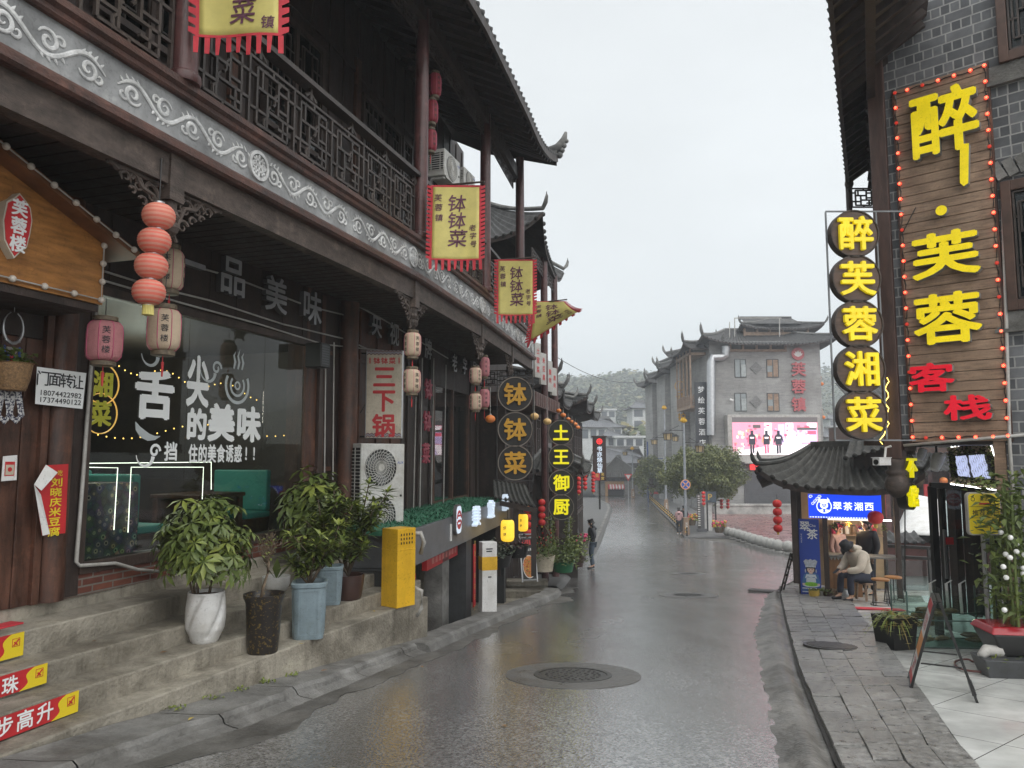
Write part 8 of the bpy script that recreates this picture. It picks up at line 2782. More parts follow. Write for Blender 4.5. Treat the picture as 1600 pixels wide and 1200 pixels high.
def wooden_sign():
 o=.05
 tl,tr=onp(1404,140,FRT,o),onp(1549,94,FRT,o)
 bl,brr=onp(1413,690,FRT,o),onp(1574,690,FRT,o)
 x0,x1=(tl[0]+bl[0])/2,(tr[0]+brr[0])/2
 zb,zt=(bl[1]+brr[1])/2,(tl[1]+tr[1])/2
 t=thing('wooden_sign','tall plank sign board with yellow and red raised characters ringed by red bulbs','sign',FRT@Vector(((x0+x1)/2,zb,.05)))
 mb=MB()
 h=.118
 n=int((zt-zb)/h);h=(zt-zb)/n
 for i in range(n):
  j=.003*(i%3)
  mb.box(x0,zb+i*h+.0035,.004,x1,zb+(i+1)*h-.0035,.045+j,FRT)
 b=mb.build('planks','plank_wood',t,bevel=.003)
 mb=MB()
 for a,c,e,f in((x0-.01,zb-.01,x0+.012,zt+.01),(x1-.012,zb-.01,x1+.01,zt+.01)):mb.box(a,c,.002,e,f,.056,FRT)
 mb.build('edge_strip','door_wood',t)
 chars=[('醉',1476,190,108,104,'yel_letter',.045),('芙',1478,398,108,72,'yel_letter',.055),('蓉',1481,498,108,80,'yel_letter',.045),('客',1456,590,72,46,'red_letter2',.055),('栈',1512,637,76,40,'red_letter2',.055)]
 M_['red_letter2']=mat('bright_red_letter',(.72,.012,.03),.4,.04,emit=.08,ecol=(1,0,.03))
 M_['letter_rim']=mat('letter_rim',(.22,.22,.21),.5,.1)
 for ch,px,py,wp,hp,m,bold in chars:
  a,b_=onp(px-wp/2,py-hp/2,FRT,o+.1),onp(px+wp/2,py+hp/2,FRT,o+.1)
  c=((a[0]+b_[0])/2,(a[1]+b_[1])/2)
  wd=onp(px+wp/2,py,FRT,.15)[0]-onp(px-wp/2,py,FRT,.15)[0];hh=onp(px,py-hp/2,FRT,.15)[1]-onp(px,py+hp/2,FRT,.15)[1]
  v,f,d=glyph(ch,.1,bold)
  mb=MB()
  Mx=FRT@Matrix.Translation((c[0],c[1],.098))
  mb.text(ch,1,Mx,.09,bold,1,sx=wd/d[0],sy=hh/d[1])
  mb.text(ch,1,FRT@Matrix.Translation((c[0],c[1],.156)),0,bold*1.05,0,sx=wd/d[0],sy=hh/d[1])
  mb.build('letter',[M_[m],M_['letter_rim']],t)
 mb=MB()
 q=[onp(a,b,FRT,.15)for a,b in((1500,225),(1514,224),(1513,286),(1506,291),(1500,286))]
 mb.prism(q,.06,.152,FRT,1);mb.prism(q,.1521,.1565,FRT,0);mb.build('letter',[M_['yel_letter'],M_['letter_rim']],t)
 c=onp(1472,330,FRT,.1)
 mb=MB();mb.disc(c[0],c[1],.05,.14,.062,24,FRT,1);mb.disc(c[0],c[1],.141,.144,.062,24,FRT,0);mb.build('letter',[M_['yel_letter'],M_['letter_rim']],t)
 M_['red_led']=mat('red_led',(.8,.03,.02),.4,.05,emit=1.1,ecol=(1,.06,.03))
 M_['dead_led']=mat('dim_led',(.35,.03,.02),.4,.1,emit=.15,ecol=(1,.06,.03))
 M_['led_core']=mat('led_core',(1,.45,.25),.4,.05,emit=1.6,ecol=(1,.35,.15))
 pts=[]
 nv,nh=22,5
 for i in range(nv+1):pts.append((x0+.03,zb+.06+(zt-zb-.1)*i/nv));
 for i in range(nv+1):pts.append((x1-.03,zb+.06+(zt-zb-.1)*i/nv))
 for i in range(1,nh+1):
  x=x0+(x1-x0)*i/(nh+1);pts.append((x,zb+.05));pts.append((x,zt-.05))
 for i,(x,z)in enumerate(pts):
  Mx=FRT@Matrix.Translation((x,z,.058))
  mb=MB();mb.lathe([(.020,0),(.022,.010),(.016,.02),(.003,.023)],12,Mx,0)
  for k in range(5):mb.ball((.010*math.cos(k*1.257),.010*math.sin(k*1.257),.019),.0045,6,4,Mx,1)
  d_=i%9==4 or i%13==7
  mb.build('bulb',['dead_led','dead_led']if d_ else['red_led','led_core'],t)
 mb=MB()
 for x in(x0+.03,x1-.03):mb.tube([FRT@Vector((x+.012*math.sin(i*2.1),zb+.06+(zt-zb-.1)*i/44,.056))for i in range(45)],.006,4)
 for z in(zt-.05,zb+.05):mb.tube([FRT@Vector((x0+.03+(x1-x0-.06)*i/12,z-.014*math.sin(i*1.5),.056))for i in range(13)],.006,4)
 for(xa,za,xb,zb2)in((x0+.03,zt-1.9,x0+.2,zt-1.6),(x0+.03,zt-2.28,x0+.42,zt-2.2)):mb.tube([FRT@Vector((xa,za,.056)),FRT@Vector((xb,zb2,.06))],.006,4)
 mb.build('bulb_wire','black',t)
wooden_sign()
disc_sign('disc_sign','five brown discs with yellow characters on a steel frame beside the tall wooden sign','醉芙蓉湘菜',1347,(367,437,507,577,648),9.0,77,'disc_wood','yel_letter','old_beam',hang=.35,frame='steel',size=.74,bold=.035)
def right_lights():
 mb=MB();M_['warm_strip']=mat('warm_strip',(1,.75,.2),.5,.02,emit=1.4,ecol=(1,.72,.15))
 pts=[at(1386+3*math.sin(i*1.7),590+i*6,9.25)for i in range(14)]+[at(1381,680,9.2),at(1374,688,9.2),at(1379,694,9.2)]
 mb.tube(pts,.006,5)
 tag(mb.build('strip_light','warm_strip'),'warm yellow strip of light running down the corner post beside the brown discs','strip light')
 p=at(1379,722,9.2)
 t=thing('security_camera','white security camera under the corner post of the inn','camera',p,-60)
 mb=MB();mb.box(-.05,-.13,-.04,.05,.1,.05);mb.box(-.058,-.15,.05,.058,.11,.06);mb.build('body','white',t,bevel=.012,world=False)
 mb=MB();mb.lathe([(.034,-.135),(.034,-.128)],14,Matrix.Rotation(R(90),4,'X')@Matrix.Rotation(R(180),4,'X'));mb.build('lens','black',t,world=False)
 mb=MB();mb.tube([(0,.05,.05),(0,.08,.18),(.06,.1,.2)],.015,6);mb.build('arm','white',t,world=False)
 for px,py,Y,lab in((1464,722,10.0,'large white spotlight under the porch ceiling'),(1440,710,10.3,'smaller white spotlight left of the large one under the porch ceiling')):
  p=at(px,py,Y)
  t=thing('spotlight',lab,'spotlight',p,15,'spotlights under the porch')
  s=1 if px>1450 else .7
  mb=MB();mb.lathe([(.055*s,-.12*s),(.075*s,.0),(.08*s,.10*s),(.05*s,.12*s)],16,Matrix.Rotation(R(25),4,'Y'));mb.build('lamp_body','white',t,smooth=True,world=False)
  mb=MB();mb.bar((0,0,.1),(0,0,.26),.02);mb.build('bracket','black',t,world=False)
right_lights()
t=disc_sign('disc_sign','pair of narrow looking black discs turned edge on, with yellow characters, hanging by the porch','不馆',1418,(731,775),9.5,42,'disc_black','neon_yel','black',frame=False,size=.8,yaw=40,bold=.04)
def disc_pole():
 mb=MB();mb.tube([at(1414,796,9.5),at(1414,925,9.5)],.008,6);mb.tube([at(1409,752,9.5),at(1418,710,9.4)],.006,5)
 tag(mb.build('thin_pole','black'),'thin dark pole under the edge on discs, in front of the railing','pole')
disc_pole()
# tea kiosk
KY=16.6
KO=at(1250,900,KY)
FK=FR((KO.x,KO.y),-20)
KZ=gz(16.6)+.03
def kiosk():
 t=thing('tea_kiosk','small tea kiosk with old upturned tiled roof and lit counter beside the square','kiosk',FK@Vector((1,KZ,-1)))
 zs0,zs1=at(1263,808,KY).z,at(1263,771,KY).z
 W_=1.92
 mb=MB()
 for x,o in((-.02,0),(.50,0),(W_,0),(-.02,-2.2),(W_,-2.2)):mb.box(x,KZ-.1,o-.06,x+.10,zs1+.25,o+.05,FK)
 mb.box(-.3,zs1+.1,-.05,W_+.4,zs1+.28,.06,FK);mb.box(-.3,zs1+.1,-2.3,W_+.4,zs1+.28,-2.15,FK)
 mb.box(-.14,KZ+.3,.2,-.02,zs1+.2,.32,FK)
 mb.build('post','frame_wood',t,bevel=.006)
 mb=MB();mb.box(.0,KZ-.1,-2.2,W_,zs1+.2,-2.1,FK);mb.box(0,KZ-.1,-2.1,.05,zs1+.2,-.07,FK);mb.build('back_wall',mat('kiosk_lining',(.33,.25,.16),.6,.2,3),t)
 mb=MB();mb.box(.601,KZ-.1,-.25,1.25,KZ+.86,-.04,FK)
 for i in range(6):mb.box(.61+i*.105,KZ-.05,-.04,.70+i*.105,KZ+.82,-.025,FK)
 mb.build('counter_front',M_['door_wood']if False else mat('counter_wood',(.20,.10,.045),.5,.4,4,stretch=(3,3,.6)),t)
 mb=MB();mb.box(.58,KZ+.862,-.5,1.95,KZ+.90,.05,FK);mb.build('counter_top','kerb',t,bevel=.006)
 mb=MB()
 for i in range(9):mb.prism([(.62+i*.07,KZ+.86),(.69+i*.07,KZ+.86),(.655+i*.07,KZ+.79)],-.02,-.012,FK)
 mb.build('zigzag_trim','conduit',t)
 # roof: sags and turns up sharply at the left
 ze=zs1+.22
 c=[FK@Vector(v)for v in((-.72,ze-.04,.95),(2.3,ze-.14,.85),(2.5,ze,-3.0),(-.72,ze,-3.0))]
 r=[FK@Vector(v)for v in((.35,ze+.78,-.9),(1.7,ze+.80,-.9))]
 hip_roof(t,[c[3],c[0],c[1],c[2]],r,.40,.24,.085,.16,ornament=.26,m='tile_old',sag=.13,orn_m='tile_old',nv=12)
 mb=MB()
 a,b=FK@Vector((1.0,ze+.78,.1)),FK@Vector((2.35,ze+1.45,-.3))
 tiled(mb,lambda u:(FK@Vector((.95,ze+.55,.45))).lerp(FK@Vector((2.4,ze+.95,.35)),u),lambda u:(FK@Vector((1.2,ze+1.05,-.6))).lerp(FK@Vector((2.4,ze+1.5,-.7)),u),.2,.05,5,.05)
 mb.build('upper_roof','tile_old',t,smooth='all')
 mb=MB();mb.box(1.2,ze+.3,-.9,2.3,ze+.85,-.2,FK);mb.build('upper_wall','dark_wood',t)
 # warm lamp inside
 L=bpy.data.lights.new('kiosk_lamp','POINT');L.energy=14;L.color=(1,.74,.45);L.shadow_soft_size=.12
 lo=link(bpy.data.objects.new('kiosk_lamp',L));lo.location=FK@Vector((1.2,zs0-.15,-.9))
 mb=MB();mb.box(.62,zs0-.035,-.03,W_-.05,zs0-.006,.03,FK);mb.build('tube_lamp',mat('tube_lamp',(1,1,1),.5,.01,emit=1.6,ecol=(1,.96,.88)),t)
 # shelf clutter
 rn=random.Random(14)
 mb=MB()
 mb.box(.6,KZ+1.15,-2.08,1.9,KZ+1.18,-1.8,FK);mb.box(.6,KZ+1.55,-2.08,1.9,KZ+1.58,-1.8,FK)
 mb.build('shelf','plank_wood',t)
 cols=['red_paint','gold','white','blue_ink','pk','plank_wood']
 M_['pk']=M_['pink_flower']
 for z in(KZ+1.181,KZ+1.581):
  for i in range(8):
   x=.68+i*.15
   p=FK@Vector((x,z,-1.93))
   o=thing('tea_tin','small container on the back shelf of the tea kiosk','container',p,0,'containers on the kiosk shelves')
   h=rn.uniform(.12,.22)
   mb=MB();mb.lathe([(.045,0),(.05,.01),(.05,h*.8),(.035,h*.9),(.035,h)],12);mb.build('body',cols[rn.randrange(6)],o,smooth=True,world=False)
   mb=MB();mb.lathe([(.04,h),(.04,h+.02)],12);mb.build('lid','black',o,world=False)
 for i in range(7):
  x=.75+i*.17
  p=FK@Vector((x,zs0-.05,-.5-.2*(i%3)))
  o=thing('hanging_ornament','small dried bunch hanging from the kiosk ceiling','ornament',p,0,'bunches hanging in the kiosk')
  mb=MB();mb.tube([(0,0,.1),(0,0,-.12)],.004,4);mb.build('string','black',o,world=False)
  mb=MB();leafcloud(mb,[Vector((rn.uniform(-.04,.04),rn.uniform(-.04,.04),-.12-rn.uniform(0,.12)))for _ in range(26)],.035);mb.build('bunch',rn.choice(['gold','pk','leaf2','pale_red']),o,world=False)
 p=FK@Vector((1.03,KZ+.901,-.2))
 o=thing('rice_cooker','black rounded cooking pot on the kiosk counter','cooker',p,0)
 mb=MB();mb.lathe([(.13,0),(.16,.03),(.17,.15),(.16,.20),(.10,.24),(.02,.25)],20);mb.build('pot','black',o,smooth=True,world=False)
 mb=MB();mb.tube([(-.05,0,.24),(-.04,0,.28),(.04,0,.28),(.05,0,.24)],.01,6);mb.build('handle','steel',o,world=False)
 # blue sign
 M_['lit_blue']=mat('lit_blue_panel',(.015,.055,.62),.35,.03,emit=.35,ecol=(.01,.07,1))
 t=thing('kiosk_sign','bright blue sign panel with white characters and round emblem over the kiosk counter','sign',FK@Vector((1.1,zs0,.1)))
 xs=onp(1263,790,FK,.1)[0];xe=onp(1377,790,FK,.1)[0]
 mb=MB();mb.box(xs,zs0,.07,xe,zs1,.12,FK);mb.build('panel','lit_blue',t,bevel=.005)
 w_,h=xe-xs,zs1-zs0
 M_['lit_white']=mat('lit_white',(.85,.9,1),.4,.02,emit=.5,ecol=(.85,.92,1))
 mb=MB();mb.text('翠茶湘西',h*.36,FK@Matrix.Translation((xs+w_*.62,zs0+h*.52,.1235)),.004,.035,dx=h*.40)
 mb.build('lettering','lit_white',t)
 cx,cy,r=xs+w_*.22,zs0+h*.50,h*.30
 Fk=FK@Matrix.Translation((cx,cy,.1215))
 mb=MB();mb.ring(0,0,0,.003,r*.86,r,28,Fk);mb.disc(0,r*.12,.001,.004,r*.52,20,Fk,0,r*.5)
 for s in(-1,1):
  mb.tube([(s*r*.4,r*.5,.002),(s*r*.62,r*.85,.002),(s*r*.45,r*1.2,.002)],[r*.14,r*.13,r*.03],6,Fk,flat=.1)
  mb.prism([(s*r*.15,-r*.4),(s*r*.8,-r*.55),(s*r*.5,-r*.8),(s*r*.1,-r*.75)],.001,.003,Fk)
 mb.prism([(-r*.5,r*.55),(r*.5,r*.55),(r*.3,r*.9),(-r*.3,r*.9)],.001,.003,Fk)
 mb.build('emblem','lit_white',t)
 mb=MB();mb.ring(cx,cy+r*.05,.1256,.1266,r*.1,r*.2,12,FK);
 for s in(-1,1):mb.disc(cx+s*r*.2,cy+r*.22,.1256,.1266,r*.08,10,FK)
 mb.build('emblem_lines','lit_blue',t)
 mb=MB()
 for k in range(5):
  a,b=xs+.05+.045*k,zs1-.06-.05*((k*3)%4)
  mb.tube([(a+p[0],b+p[1],.122)for p in spiral(0,0,.04,.012,0,400,10)],.006,4,FK,flat=.2)
 for i in range(26):mb.box(xs+.02+i*(w_-.04)/26,zs0+.015,.1205,xs+.02+(i+.6)*(w_-.04)/26,zs0+.035,.1225,FK)
 mb.build('pattern','lit_white',t)
 # blue roll-up banner with a painted figure
 t=thing('tall_banner','tall blue banner with a painted girl in a silver headdress left of the kiosk','banner',FK@Vector((.22,KZ,.1)))
 x0,x1=onp(1249,860,FK,.1)[0],onp(1281,860,FK,.1)[0]
 z0,z1=KZ+.05,at(1263,810,KY).z
 w_,h=x1-x0,z1-z0
 mb=MB();mb.box(x0,z0,.085,x1,z1,.10,FK);mb.build('sheet',mat('banner_blue',(.02,.06,.36),.45,.05,2),t)
 mb=MB();mb.box(x0-.02,z0-.08,.03,x1+.02,z0,.14,FK);mb.build('base','black',t)
 mb=MB();mb.text('翠',w_*.52,FK@Matrix.Translation((x0+w_*.3,z0+h*.905,.104)),0,.03);mb.text('茶',w_*.56,FK@Matrix.Translation((x0+w_*.66,z0+h*.80,.104)),0,.035);mb.text('Cha',w_*.2,FK@Matrix.Translation((x0+w_*.68,z0+h*.915,.104)),0,.005)
 mb.text('喝的是翠茶',w_*.08,FK@Matrix.Translation((x0+w_*.12,z0+h*.74,.104)),0,.01,dy=w_*.1);mb.build('lettering','white_decal',t)
 Fb=FK@Matrix.Translation((x0+w_*.52,z0,.1005))@Matrix.Scale(w_,4)
 H=h/w_
 pal=[mat('print_silver',(.42,.46,.52),.5,.3,30),mat('print_skin',(.68,.50,.42),.5,.03),'hair',mat('print_blue',(.05,.16,.36),.5,.1),mat('print_pale',(.60,.66,.72),.5,.1),mat('print_green',(.22,.52,.05),.5,.3,40),'red_paint']
 mb=MB()
 e=lambda x,y,rx,ry,m,lv:mb.disc(x,y,lv*.004,lv*.004+.003,rx,22,Fb,m,ry)
 q=lambda P,m,lv:mb.prism(P,lv*.004,lv*.004+.003,Fb,m)
 q([(-.46,.55),(-.34,1.0),(-.14,1.12),(.14,1.12),(.36,1.0),(.46,.55)],3,1)
 q([(-.22,1.02),(.22,1.02),(.3,.8),(.16,.9),(0,.86),(-.16,.9),(-.3,.8)],4,2)
 q([(-.24,.62),(.24,.62),(.22,.86),(-.22,.86)],4,2)
 e(0,1.30,.23,.25,2,1);q([(-.08,1.05),(.08,1.05),(.08,1.18),(-.08,1.18)],1,3);e(0,1.28,.17,.2,1,4)
 e(-.07,1.27,.032,.018,2,5);e(.07,1.27,.032,.018,2,5);e(0,1.17,.03,.014,6,5);q([(-.17,1.33),(.17,1.33),(.15,1.46),(-.15,1.46)],2,5)
 q([(-.24,1.42),(.24,1.42),(.34,1.70),(.22,1.80),(.1,1.76),(0,1.82),(-.1,1.76),(-.22,1.80),(-.34,1.70)],0,6)
 for i in range(7):e(-.22+i*.073,1.42,.03,.035,4,7)
 e(-.26,1.2,.03,.1,0,6);e(.26,1.2,.03,.1,0,6)
 e(0,.48,.42,.12,4,3);e(0,.52,.34,.11,5,4)
 for k in range(16):e(.3*math.cos(k*2.4)*(k/16)**.5,.53+.09*math.sin(k*2.4)*(k/16)**.5,.04,.025,5,5)
 e(-.36,.52,.07,.05,1,6);e(.36,.52,.07,.05,1,6)
 for k in range(3):q([(-.44,.10+k*.09),(.44,.10+k*.09),(.44,.15+k*.09),(-.44,.15+k*.09)],3 if k%2 else 4,2)
 mb.build('picture',pal,t)
 # lantern at the sign's right end
 round_string('round_lantern','single red lantern with gold tassel at the right end of the blue kiosk sign',at(1367,798,16.0),sz(12,16),1,'red_lantern',None)
 # slim lattice A stand left of the banner
 p=at(1240,921,17.3);p.z=gz(17.3)+.02
 t=thing('folding_stand','narrow dark wooden folding stand left of the blue banner','stand',p,60)
 for s in(-1,1):
  mb=MB()
  for x in(-.2,.2):mb.bar((x,s*.26,0),(x,0,.92),.035)
  for k in range(5):mb.bar((-.2,s*.26*(1-k/5),.92*k/5+.02),(.2,s*.26*(1-k/5),.92*k/5+.02),.025)
  mb.build('leg_frame','dark_wood',t,world=False)
  # pots and jars on the ground
 rn=random.Random(4)
 for i,(px,py,r,lab)in enumerate(((1272,925,.11,'yellowish bowl of leaves on the ground, leftmost of the pots before the kiosk'),(1283,926,.09,'small patterned jar on the ground before the kiosk counter'),(1293,927,.09,'brown pot on the ground before the kiosk counter'),(1303,919,.10,'pot of dried twigs against the kiosk counter'),(1318,927,.12,'grey basin on the ground by the seated man\'s feet'),(1330,927,.08,'small orange pot next to the seated man\'s shoe'))):
  Y=16.0+.2*(i%2)
  p=at(px,py,Y);p.z=gz(Y)+.03
  t=thing('clay_pot',lab,'pot',p,0,'pots in front of the kiosk')
  mb=MB();mb.lathe([(r*.7,0),(r,r*.8),(r*.95,r*1.5),(r*.85,r*1.5),(r*.8,r*.9)],18);mb.build('vessel',['gold','conduit','pot_brown','plank_wood','steel','orange_wood'][i],t,smooth=True,world=False)
  mb=MB();leafcloud(mb,[Vector((rn.uniform(-r,r)*.7,rn.uniform(-r,r)*.7,r*1.4))for _ in range(40 if i!=4 else 6)],.05);mb.build('contents',['leaf2','leaf','leaf','twig','leaf','leaf2'][i]if i!=3 else MATS['twig'],t,world=False)
kiosk()
# terrace on the right
def stool(px,py,Y,label,rz=0):
 p=at(px,py,Y);p.z=tz(Y)+.004
 t=thing('wire_stool',label,'stool',p,rz,'wire stools on the terrace')
 mb=MB();mb.lathe([(.15,.47),(.165,.475),(.165,.50),(.15,.505)],22);mb.build('seat','orange_wood',t,smooth=True,world=False)
 for k in range(4):
  a=2*math.pi*k/4+.4
  c,s=math.cos(a),math.sin(a)
  mb=MB();mb.tube([(.14*c-.02*s,.14*s+.02*c,.47),(.18*c-.03*s,.18*s+.03*c,.008),(.18*c+.03*s,.18*s-.03*c,.008),(.14*c+.02*s,.14*s-.02*c,.47)],.007,6);mb.build('leg','black',t,world=False)
 mb=MB();mb.ring(0,0,.004,.018,.185,.20,24);mb.build('foot_ring','black',t,world=False)
stool(1377,937,14.6,'wire legged stool with round wooden seat, left one beside the seated man')
stool(1397,931,15.2,'wire legged stool, right one further from the seated man',30)
def terrace_things():
 p=at(1372,947,13.9)
 mb=MB();mb.box(-.42,-.18,0,.42,.18,.014,TR(p.x,p.y,tz(p.y)+.005,-12,-5.3));tag(mb.build('door_mat','red_cloth'),'flat red mat on the terrace behind the black square planter','mat')
 # black square planter
 Y=9.6
 p=at(1399,1006,Y);p.z=tz(Y)+.004
 t=thing('square_planter','black square tapering planter with yellowing fern at the edge of the tiled terrace','planter',p,14)
 mb=MB();a,b=.155,.19
 mb.add([(-a,-a,0),(a,-a,0),(a,a,0),(-a,a,0),(-b,-b,.40),(b,-b,.40),(b,b,.40),(-b,b,.40),(-b+.02,-b+.02,.40),(b-.02,-b+.02,.40),(b-.02,b-.02,.40),(-b+.02,b-.02,.40),(-b+.03,-b+.03,.34),(b-.03,-b+.03,.34),(b-.03,b-.03,.34),(-b+.03,b-.03,.34)],[(0,3,2,1),(12,13,14,15)]+[(i,(i+1)%4,4+(i+1)%4,4+i)for i in range(4)]+[(4+i,4+(i+1)%4,8+(i+1)%4,8+i)for i in range(4)]+[(8+i,8+(i+1)%4,12+(i+1)%4,12+i)for i in range(4)]);mb.build('tub','black',t,world=False)
 rn=random.Random(11)
 mb=MB()
 for k in range(75):
  a=rn.uniform(0,6.28);l=rn.uniform(.16,.36);e=rn.uniform(.2,1.3)
  s0=Vector((.10*math.cos(a)*rn.random(),.1*math.sin(a)*rn.random(),.38));d=Vector((math.cos(a),math.sin(a),0));sd=Vector((-math.sin(a),math.cos(a),0))
  pts=[s0+d*l*f*math.cos(e*(1-f))+Vector((0,0,l*(math.sin(e)*f-1.1*f*f)))for f in(0,.25,.5,.75,1)]
  m=0 if rn.random()<.65 else 1
  for j in range(4):
   w0,w1=.016*(1-j/4.4),.016*(1-(j+1)/4.4)
   mb.add([pts[j]-sd*w0,pts[j]+sd*w0,pts[j+1]+sd*w1,pts[j+1]-sd*w1],[(0,1,2,3)],None,m)
   for s in(-1,1):
    q=pts[j].lerp(pts[j+1],.5);mb.add([q,q+sd*s*.045+d*.012,q+d*.028],[(0,1,2)],None,m)
 mb.build('fern',[M_['leaf2'],mat('dry_leaf',(.26,.20,.06),.6,.3)],t,world=False)
 # sandwich board
 Y=7.05
 p=at(1470,1072,Y);p.z=tz(Y)+.006
 t=thing('sandwich_board','open black sandwich board with red and white menu sheets on the white tiles','menu board',p,-117)
 mb=MB()
 H=.86
 def leaf(s,mb):
  T1,B1=Vector((-.24,.02*s,H)),Vector((-.24,.27*s,0));T2,B2=Vector((.24,.02*s,H)),Vector((.24,.27*s,0))
  for a,b in((T1,B1),(T2,B2),(T1,T2),(B1.lerp(T1,.1),B2.lerp(T2,.1))):mb.bar(a,b,.032,.022)
 leaf(-1,mb);mb.build('front_frame','black',t,world=False)
 mb=MB();leaf(1,mb);mb.bar((-.24,-.16,H*.36),(-.24,.16,H*.36),.012);mb.bar((.24,-.16,H*.36),(.24,.16,H*.36),.012);mb.build('back_frame','black',t,world=False)
 Mb=Matrix.Translation((0,-.27,0))@Matrix.Rotation(math.atan2(H,.25),4,'X')
 L=math.hypot(H,.25)
 mb=MB();mb.box(-.225,.1*L,-.006,.225,L*.985,.008,Mb);mb.build('panel','white',t,world=False)
 mb=MB();mb.box(-.21,.86*L,.0085,.21,.965*L,.0105,Mb,0);mb.box(-.21,.40*L,.0085,.21,.60*L,.0105,Mb,1);mb.box(-.21,.12*L,.0085,.21,.19*L,.0105,Mb,0)
 for k,y in enumerate((.78,.70,.32,.25)):mb.text(('臭豆腐','米豆腐','干锅鸭','腊肉')[k],.07,Mb@Matrix.Translation((0,y*L,.0105)),0,.03,0,dx=.1)
 mb.build('menu_print',['red_paint','noodle'],t,world=False)
 M_['noodle']=MATS['noodle']
 # fish tank
 Y=9.55
 a,b=at(1433,1006,Y),at(1552,1006,Y)
 zb=tz(Y)+.012
 t=thing('fish_tank','long glass fish tank with greenish water and brown fish standing on the white tiles','fish tank',((a.x+b.x)/2,Y+.25,zb),-6)
 w_=b.x-a.x+.1;h=at(0,925,Y).z-zb
 g=glass('tank_glass',(.95,.98,.97));M_['tank_glass']=g
 mb=MB()
 for x0,y0,x1,y1 in((-w_/2,-.25,w_/2,-.242),(-w_/2,.242,w_/2,.25),(-w_/2,-.24,-w_/2+.008,.24),(w_/2-.008,-.24,w_/2,.24),(-.004,-.24,.004,.24)):mb.box(x0,y0,0,x1,y1,h)
 mb.build('glass_wall',g,t,world=False)
 mb=MB()
 for x in(-w_/2,w_/2):
  for y in(-.25,.25):mb.cbox(x,y,h/2,.016,.016,h)
 for z in(0.005,h*.48):
  for y in(-.252,.252):mb.cbox(0,y,z,w_,.014,.014)
 mb.box(-w_/2,-.25,-.008,w_/2,.25,.0);mb.build('edge_strip',mat('tank_edge',(.10,.16,.145),.3),t,world=False)
 mb=MB();mb.box(-w_/2+.012,-.236,.012,w_/2-.012,.236,h*.80);mb.build('water',glass('tank_water',(.84,.92,.88)),t,world=False)
 rn=random.Random(2)
 for k in range(7):
  x,y,z=rn.uniform(-w_*.42,w_*.42),rn.uniform(-.18,.15),rn.choice((.05,h*.53))
  f=Matrix.Translation((x,y,z))@Matrix.Rotation(rn.uniform(-.5,.5)+(3.14 if k%2 else 0),4,'Z')
  mb=MB();mb.tube([(-.13,0,.02),(-.09,.0,.025),(0,.01,.03),(.08,0,.025),(.11,.01,.02)],[.006,.026,.036,.022,.004],8,f);mb.prism([(.09,-.0),(.16,.035),(.15,0),(.16,-.03)],-.004,.004,f@Matrix.Translation((0,0,.02))@Matrix.Rotation(R(90),4,'X'));mb.build('fish',mat('fish_brown',(.14,.10,.05),.4,.4,20)if 'fish_brown' not in MATS else MATS['fish_brown'],t,world=False)
 for x in(-w_*.05,w_*.14,w_*.3):
  mb=MB();mb.tube([(x,.18,h*1.05),(x,.16,h*.5)],.02,8);mb.tube([(x,.18,h*1.05),(x+.1,.24,h*1.1)],.008,6);mb.build('air_pipe','white',t,world=False)
  # troughs
 Y=7.85
 p=at(1600,1012,Y);p.z=tz(Y)+.004
 t=thing('plastic_trough','black plastic trough with glossy red lid at the right edge of the photo','trough',p+Vector((.1,.15,.2)),-8)
 mb=MB();mb.add([(-.30,-.2,0),(.5,-.2,0),(.5,.2,0),(-.30,.2,0),(-.40,-.24,.22),(.6,-.24,.22),(.6,.24,.22),(-.4,.24,.22)],[(0,3,2,1),(4,5,6,7),(0,1,5,4),(1,2,6,5),(2,3,7,6),(3,0,4,7)]);mb.build('box','black',t,bevel=.015,world=False)
 mb=MB();mb.add([(-.42,-.26,.222),(.62,-.26,.222),(.62,.26,.222),(-.42,.26,.222),(-.38,-.2,.29),(.6,-.2,.31),(.6,.2,.31),(-.38,.2,.29)],[(0,3,2,1),(4,5,6,7),(0,1,5,4),(1,2,6,5),(2,3,7,6),(3,0,4,7)]);mb.build('lid',mat('red_gloss',(.30,.012,.02),.18,.1),t,bevel=.012,world=False)
 t=thing('planter_box','long low dark planter box with a few weeds under the red lidded trough','planter',p+Vector((.05,-.02,0)),-8)
 mb=MB();mb.add([(-.46,-.13,0),(.6,-.13,0),(.6,.13,0),(-.46,.13,0),(-.52,-.17,.19),(.66,-.17,.19),(.66,.17,.19),(-.52,.17,.19)],[(0,3,2,1),(4,5,6,7),(0,1,5,4),(1,2,6,5),(2,3,7,6),(3,0,4,7)]);mb.build('box','screen_grey',t,bevel=.012,world=False)
 mb=MB();leafcloud(mb,[Vector((rn.uniform(-.5,.1),rn.uniform(-.2,-.1),rn.uniform(.08,.22)))for _ in range(22)],.04);mb.build('weeds','leaf2',t,world=False)
 mb=MB();mb.tube([(-.5,-.05,.2),(-.42,.0,.25),(-.3,0,.24),(-.22,.05,.2)],[.04,.06,.06,.03],8);mb.build('grey_cloth','conduit',t,smooth='all',world=False)
 # hose
 Y=7.5
 pts=[(1600,1012),(1575,1008),(1545,1010),(1530,1020),(1540,1030),(1560,1025),(1580,1022),(1592,1034),(1586,1048),(1560,1054),(1520,1053),(1497,1047),(1493,1038),(1510,1034),(1540,1040),(1570,1046),(1600,1053),(1640,1058)]
 P=[]
 for px,py in pts:
  d=ray(px,py);tt=(-.05-EYE)/(d.z+.0925*d.y);q=Vector((0,0,EYE))+d*tt;P.append(q+Vector((0,0,.016)))
 S=[]
